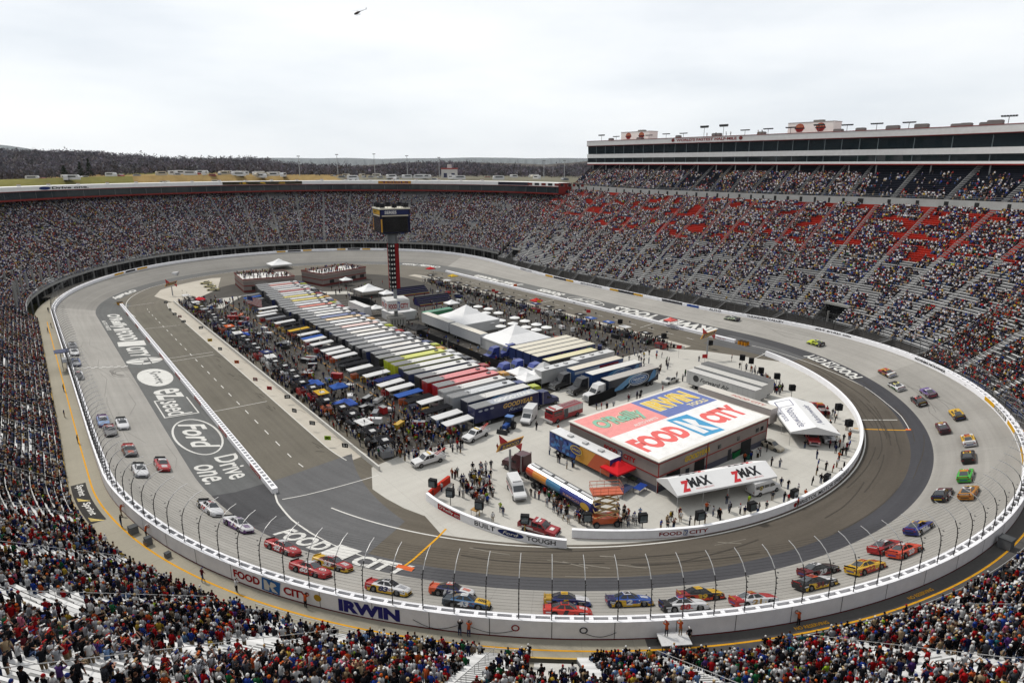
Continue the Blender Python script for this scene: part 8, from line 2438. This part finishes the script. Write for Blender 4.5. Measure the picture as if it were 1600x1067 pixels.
# ---------------------------------------------------------------- the country outside
def hash_h(x, y): return vnoise(x, y)
def ridge(az):        # image column -> ridge row
    return float(np.interp(az, [-400, 0, 100, 170, 260, 400, 450, 530, 650, 720, 800, 850, 900, 930, 1000, 1800], [222, 226, 229, 231, 238, 238, 246, 251, 244, 244, 247, 250, 244, 240, 238, 238]))
xs_, ys_ = np.meshgrid(np.arange(-1500, 2600, 34.0), np.arange(-600, 2300, 34.0), indexing='ij')
def ground_z(X, Y):
    X, Y = np.asarray(X, float), np.asarray(Y, float)
    dist = np.hypot(X - XC, np.clip(np.abs(Y - 180) - 72, 0, None))
    u, v, zc = to_px(np.stack([X.ravel(), Y.ravel(), 0 * X.ravel() + 40], 1))
    D = np.hypot(X - 0, Y - 0)
    rv = np.interp(np.where(zc > 10, u, 800), [-400, 0, 100, 170, 260, 400, 450, 530, 650, 720, 800, 850, 900, 930, 1000, 1800], [222, 226, 229, 231, 238, 238, 246, 251, 244, 244, 247, 250, 244, 240, 238, 238]).reshape(X.shape)
    top = 50 + (257 - rv) * D / 1035 - 20
    base = 37.5 + 3 * vnoise(X / 160 + 40, Y / 160 + 40)
    mead = np.exp(-((u.reshape(X.shape) - 260) / 190) ** 2) * 3 * sm(330, 520, D)
    top = top + 9 * (vnoise(X / 130 + 5, Y / 130) - .5)
    h = base + mead + (top - base - mead) * sm(560, 980, D) * (1 - .35 * sm(1100, 1900, D))
    return np.where(dist < 185, -3.0, np.where(dist < 240, -3 + (h + 3) * sm(185, 240, dist), h))
Z = ground_z(xs_, ys_) + vnoise(xs_ / 60, ys_ / 60) * 2
n0, n1 = xs_.shape
i, j = np.meshgrid(np.arange(n0 - 1), np.arange(n1 - 1), indexing='ij'); a = (i * n1 + j).ravel()
F = np.stack([a, a + n1, a + n1 + 1, a + 1], 1)
V = np.stack([xs_, ys_, Z], -1).reshape(-1, 3)
ce = V[F].mean(1)
uu, vv, zz_ = to_px(ce)
D = np.hypot(ce[:, 0], ce[:, 1])
meadow = (D < 640)
gc = np.where((vnoise(ce[:, 0] / 90, ce[:, 1] / 60) > .52)[:, None], np.array(A(128, 124, 70)), np.array(A(158, 134, 88)))
gc = np.where((uu > 560)[:, None] & meadow[:, None], np.array(A(130, 126, 110)), gc)
gc = np.where(meadow[:, None], gc, np.array(A(90, 84, 78)))
mt = mat_vc('meadow', 1.0, 0.05, 0, 0.02, 0.25, 0, 0.25, 0.2)
tag(link('terrain', mesh_np('terrain', V, F, gc, mt, True)), kind='structure')
tag(link('valley_floor', mesh_np('valley_floor', [(-16500, -16500, -6), (16500, -16500, -6), (16500, 16500, -6), (-16500, 16500, -6)], [[0, 1, 2, 3]], [A(96, 94, 78)], mt)), kind='structure')
# distant mountains
mb = MB(); an = np.linspace(-.9, 1.1, 160)
mh = 84 + 50 * vnoise(an * 6 + 9, an * 0 + 3) + 24 * vnoise(an * 22, an * 0) + 150 * np.exp(-((an + .03) / .09) ** 2)
for k in range(len(an) - 1):
    p = lambda t, r_, z: (r_ * math.sin(t), r_ * math.cos(t), z)
    mb.poly([p(an[k], 13000, -6), p(an[k + 1], 13000, -6), p(an[k + 1], 14000, 20 + mh[k + 1] * 1.25), p(an[k], 14000, 20 + mh[k] * 1.25)], A(92, 98, 96)); mb.poly([p(an[k], 14000, 20 + mh[k] * 1.25), p(an[k + 1], 14000, 20 + mh[k + 1] * 1.25), p(an[k + 1], 9000, -6), p(an[k], 15500, -6)], A(92, 98, 96))
tag(mb.build('mountains', mt, smooth=True), kind='structure')
# bare winter woods on the ridge: thousands of twiggy crowns
rf2 = np.random.default_rng(77)
def wood(n, seed):
    P = []
    while len(P) < n:
        u = rf2.uniform(-120, 1010); d = rf2.uniform(600, 1180) if rf2.random() < .8 else rf2.uniform(560, 700)
        r_ = ray(u, 257); r_ = r_ / np.hypot(r_[0], r_[1]); P.append((r_[0] * d, r_[1] * d))
    return np.array(P)
WP = wood(7400, 0)
wz = ground_z(WP[:, 0], WP[:, 1])
VV, FF, CC = [], [], []
nb = 0
for (x, y), z in zip(WP, wz):
    h = rf2.uniform(6, 11) + 4 * (rf2.random() < .03); w = rf2.uniform(2.2, 4.2)
    k = 19
    c = np.stack([rf2.normal(0, w * .5, k), rf2.normal(0, w * .5, k), h * rf2.beta(3, 2.0, k)], 1)
    c[0] = (0, 0, h * .3)
    dr = rf2.normal(0, .35, (k, 3)); dr[:, 2] = rf2.uniform(.3, .95, k); dr[0] = (0, 0, h * .34)
    sd = np.stack([rf2.normal(0, .5, k), rf2.normal(0, .5, k), rf2.normal(0, .25, k)], 1); sd[0] = (.25, .1, 0)
    o_ = np.array([x, y, z - .5])
    VV.append(np.stack([o_ + c - dr - sd, o_ + c - dr + sd * .6, o_ + c + dr + sd * .5, o_ + c + dr - sd * .4], 1).reshape(-1, 3))
    tone = np.array(A(124, 117, 118)) * rf2.uniform(.55, 1.3) * np.array([rf2.uniform(.85, 1.05), .97, rf2.uniform(.95, 1.2)])
    CC.append(np.repeat(tone[None], k, 0) * rf2.uniform(.75, 1.2, (k, 1)))
    FF.append(np.arange(k * 4).reshape(k, 4) + nb); nb += k * 4
tag(link('woodland', mesh_np('woodland', np.concatenate(VV), np.concatenate(FF), np.concatenate(CC), mat_vc('twigs', 1.0, 0.02))), 'bare grey brown winter woods covering the hills behind the far stand', 'woods', None, 'stuff')
def far_at(u, v, d):
    """a point in the country at column u, d metres out, on the ground"""
    r_ = ray(u, 257); r_ = r_ / np.hypot(r_[0], r_[1]); return r_[0] * d, r_[1] * d, float(ground_z(np.array([r_[0] * d]), np.array([r_[1] * d]))[0])
for k, (u, h) in enumerate(((98, 9), (124, 11), (138, 13))):
    x, y, z = far_at(u, 0, 560); r = empty('conifer_tree', (x, y, z), 0, ['dark conifer alone at the meadow edge, leftmost of three', 'dark conifer at the meadow edge, middle of three', 'tallest dark conifer at the meadow edge'][k], 'tree')
    MB().cyl((0, 0, -1), (0, 0, h), .25, .05, 6, A(70, 60, 50)).build('trunk', M_MATTE, r)
    mb = MB()
    for _ in range(340):
        t = rf2.random(); a = rf2.uniform(0, 6.28); rr = (1 - t) * 3.0 * rf2.uniform(.4, 1.1); z0 = 1 + t * (h - 1)
        p = np.array([rr * math.cos(a), rr * math.sin(a), z0]); d = rf2.normal(0, .45, (3, 3)); mb.poly([p + d[0], p + d[1], p + d[2]], tuple(np.array(A(44, 56, 40)) * rf2.uniform(.7, 1.4)))
    mb.build('crown', M_MATTE, r)
# campers and cars parked beyond the far stand
CB = None
spots = [(u, 505 + rf2.uniform(-40, 60)) for u in np.concatenate([rf2.uniform(210, 400, 42), rf2.uniform(400, 470, 14), rf2.uniform(470, 720, 34), rf2.uniform(720, 890, 10), rf2.uniform(20, 210, 12)])]
cvar = []
for nm, c_, L, H in (('white', A(232, 232, 232), 8.5, 3.2), ('beige', A(206, 196, 176), 7, 3.0), ('silver', A(176, 178, 182), 4.6, 1.6), ('red', A(160, 50, 46), 4.6, 1.6), ('grey', A(120, 124, 130), 4.8, 1.8)):
    r = empty('camper' if H > 2 else 'parked_car', (0, 0, 0), 0, f'{nm} {"camper" if H > 2 else "car"} parked on the meadow beyond the far stand', 'camper' if H > 2 else 'car', f'{nm} vehicles parked beyond the far stand')
    mb = MB(); prof(mb, [(-L / 2, .3), (L / 2, .3), (L / 2, H * .6), (L / 2 - .8, H), (-L / 2 + .3, H), (-L / 2, H * .8)], 1.15, c_); mb.build('body', M_GLOSS, r)
    mb = MB()
    for sy in (1, -1): mb.box(-L * .35, sy * 1.16 - .01, H * .55, L * .3, sy * 1.16 + .01, H * .8, A(50, 54, 60))
    mb.build('window', M_GLASS, r); cvar.append((r, H))
for k, (u, d) in enumerate(spots):
    x, y, z = far_at(u, 0, d); r, H = cvar[rf2.choice(5, p=[.5, .16, .16, .06, .12])]
    if k < 5: r = cvar[k][0]; r.location = (x, y, z); r.rotation_euler = (0, 0, rf2.uniform(0, 6.28)); continue
    dup(r, (x, y, z), rf2.uniform(0, 6.28))
x, y, z = far_at(702, 0, 520)
r = empty('press_building', (x, y, z), YAW, 'small white building with red trim and rooftop box beyond the far stand', 'building')
mb = MB(); mb.box(-6, -4, 0, 6, 4, 7.5, A(226, 222, 218)); mb.build('wall', M_MATTE, r); mb = MB(); mb.box(-6.3, -4.3, 7.5, 6.3, 4.3, 8.2, A(176, 50, 46)); mb.build('roof', M_MATTE, r); mb = MB(); mb.box(-1.6, -1.5, 8.2, 1.6, 1.5, 11, A(226, 224, 220)); mb.build('rooftop_box', M_MATTE, r)
for a in (-4.2, 1.8): MB().box(a, -4.05, 1.2, a + 2.6, -4.0, 4.5, A(50, 56, 90)).build('window', M_GLASS, r)
for k, (u, h) in enumerate(((467, 15), (527, 17), (585, 18), (636, 17), (686, 16), (850, 14), (882, 14))):
    x, y, z = far_at(u, 0, 540); r = empty('light_pole', (x, y, z), YAW, 'thin pale lighting pole standing beyond the far stand', 'light pole', 'lighting poles beyond the far stand')
    MB().cyl((0, 0, 0), (0, 0, h), .3, .18, 6, A(200, 202, 204)).build('mast', M_METAL, r); mb = MB(); mb.box(-1.2, -.2, h, 1.2, .2, h + .6, A(150, 152, 154)); mb.build('lamp', M_METAL, r)
for k, (l, lb) in enumerate(((725, 'x'),)): pass
mb = None
# little signs along the far roof
for k, l in enumerate(np.arange(575, 775, 8.2)):
    x, y = opos(np.array([l]), np.array([136.0])); r = empty('roof_box', (x[0], y[0], 40.8), 0, 'small pale box on the far suite roof', 'roof unit', 'small boxes on the far suite roof'); mb = MB(); mb.box(-.7, -.9, 0, .7, .9, rf2.uniform(.5, .9), A(206, 204, 198)); mb.build('housing', M_MATTE, r); mb = MB(); mb.box(-.75, -.95, .9, .75, .95, .96, A(150, 60, 56)); mb.build('lid', M_MATTE, r)

# ---------------------------------------------------------------- helicopter
hp = CAM + ray(559, 20.5) * 420
r = empty('helicopter', hp, YAW + math.pi + .2, 'small dark helicopter hovering in the pale sky', 'helicopter')
r.rotation_euler = (0, .28, YAW + math.pi + .2)
mb = MB(); mb.loft([[(x, w * math.cos(a), z + h * math.sin(a)) for a in [2 * math.pi * i / 10 for i in range(10)]] for x, w, h, z in ((2.6, .15, .15, -.25), (2.2, .55, .5, -.2), (1.2, .8, .8, 0), (0, .8, .85, .1), (-1.2, .5, .5, .3), (-2.0, .2, .22, .45))], A(60, 40, 44)); mb.build('cabin', M_GLOSS, r)
mb = MB(); mb.tube([(-1.8, 0, .45), (-4, 0, .6), (-6, 0, .75)], [.2, .14, .09], 6, A(60, 62, 66)); mb.loft([[(-5.7, -.03, .8), (-6.3, -.03, 1.9), (-6.5, -.03, 1.9), (-6.1, -.03, .6)], [(-5.7, .03, .8), (-6.3, .03, 1.9), (-6.5, .03, 1.9), (-6.1, .03, .6)]], A(80, 60, 62)); mb.build('tail_boom', M_GLOSS, r)
mb = MB(); mb.cyl((0, 0, .9), (0, 0, 1.5), .1, None, 6, A(60, 60, 62))
for a in (.5, .5 + math.pi): mb.bar((0, 0, 1.5), (5 * math.cos(a), 5 * math.sin(a), 1.5), .05, A(120, 120, 122))
mb.build('main_rotor', M_METAL, r); mb = MB(); mb.bar((-6.2, .12, .3), (-6.2, .12, 1.7), .05, A(120, 120, 122)); mb.build('tail_rotor', M_METAL, r)
mb = MB()
for sy in (.75, -.75): mb.tube([(-1.6, sy, -1.2), (1.4, sy, -1.2), (1.9, sy, -1.0)], .06, 4, A(60, 60, 62)); mb.bar((.8, sy, -1.2), (.8, sy * .6, -.5), .06, A(60, 60, 62)); mb.bar((-.8, sy, -1.2), (-.8, sy * .6, -.4), .06, A(60, 60, 62))
mb.build('skids', M_METAL, r)

# ---------------------------------------------------------------- the pale air between here and the mountains
hz_m = bpy.data.materials.new('pale_air'); hz_m.use_nodes = True; ht = hz_m.node_tree; ht.nodes.clear()
ho = ht.nodes.new('ShaderNodeOutputMaterial'); hv = ht.nodes.new('ShaderNodeVolumePrincipled')
hv.inputs['Color'].default_value = (.84, .90, .97, 1); hv.inputs['Density'].default_value = 2.5e-5; hv.inputs['Anisotropy'].default_value = .3
ht.links.new(hv.outputs['Volume'], ho.inputs['Volume'])
mb = MB(); mb.box(-17000, -17000, -8, 17000, 17000, 560, WHITE)
hz_o = tag(mb.build('haze', hz_m), kind='stuff')
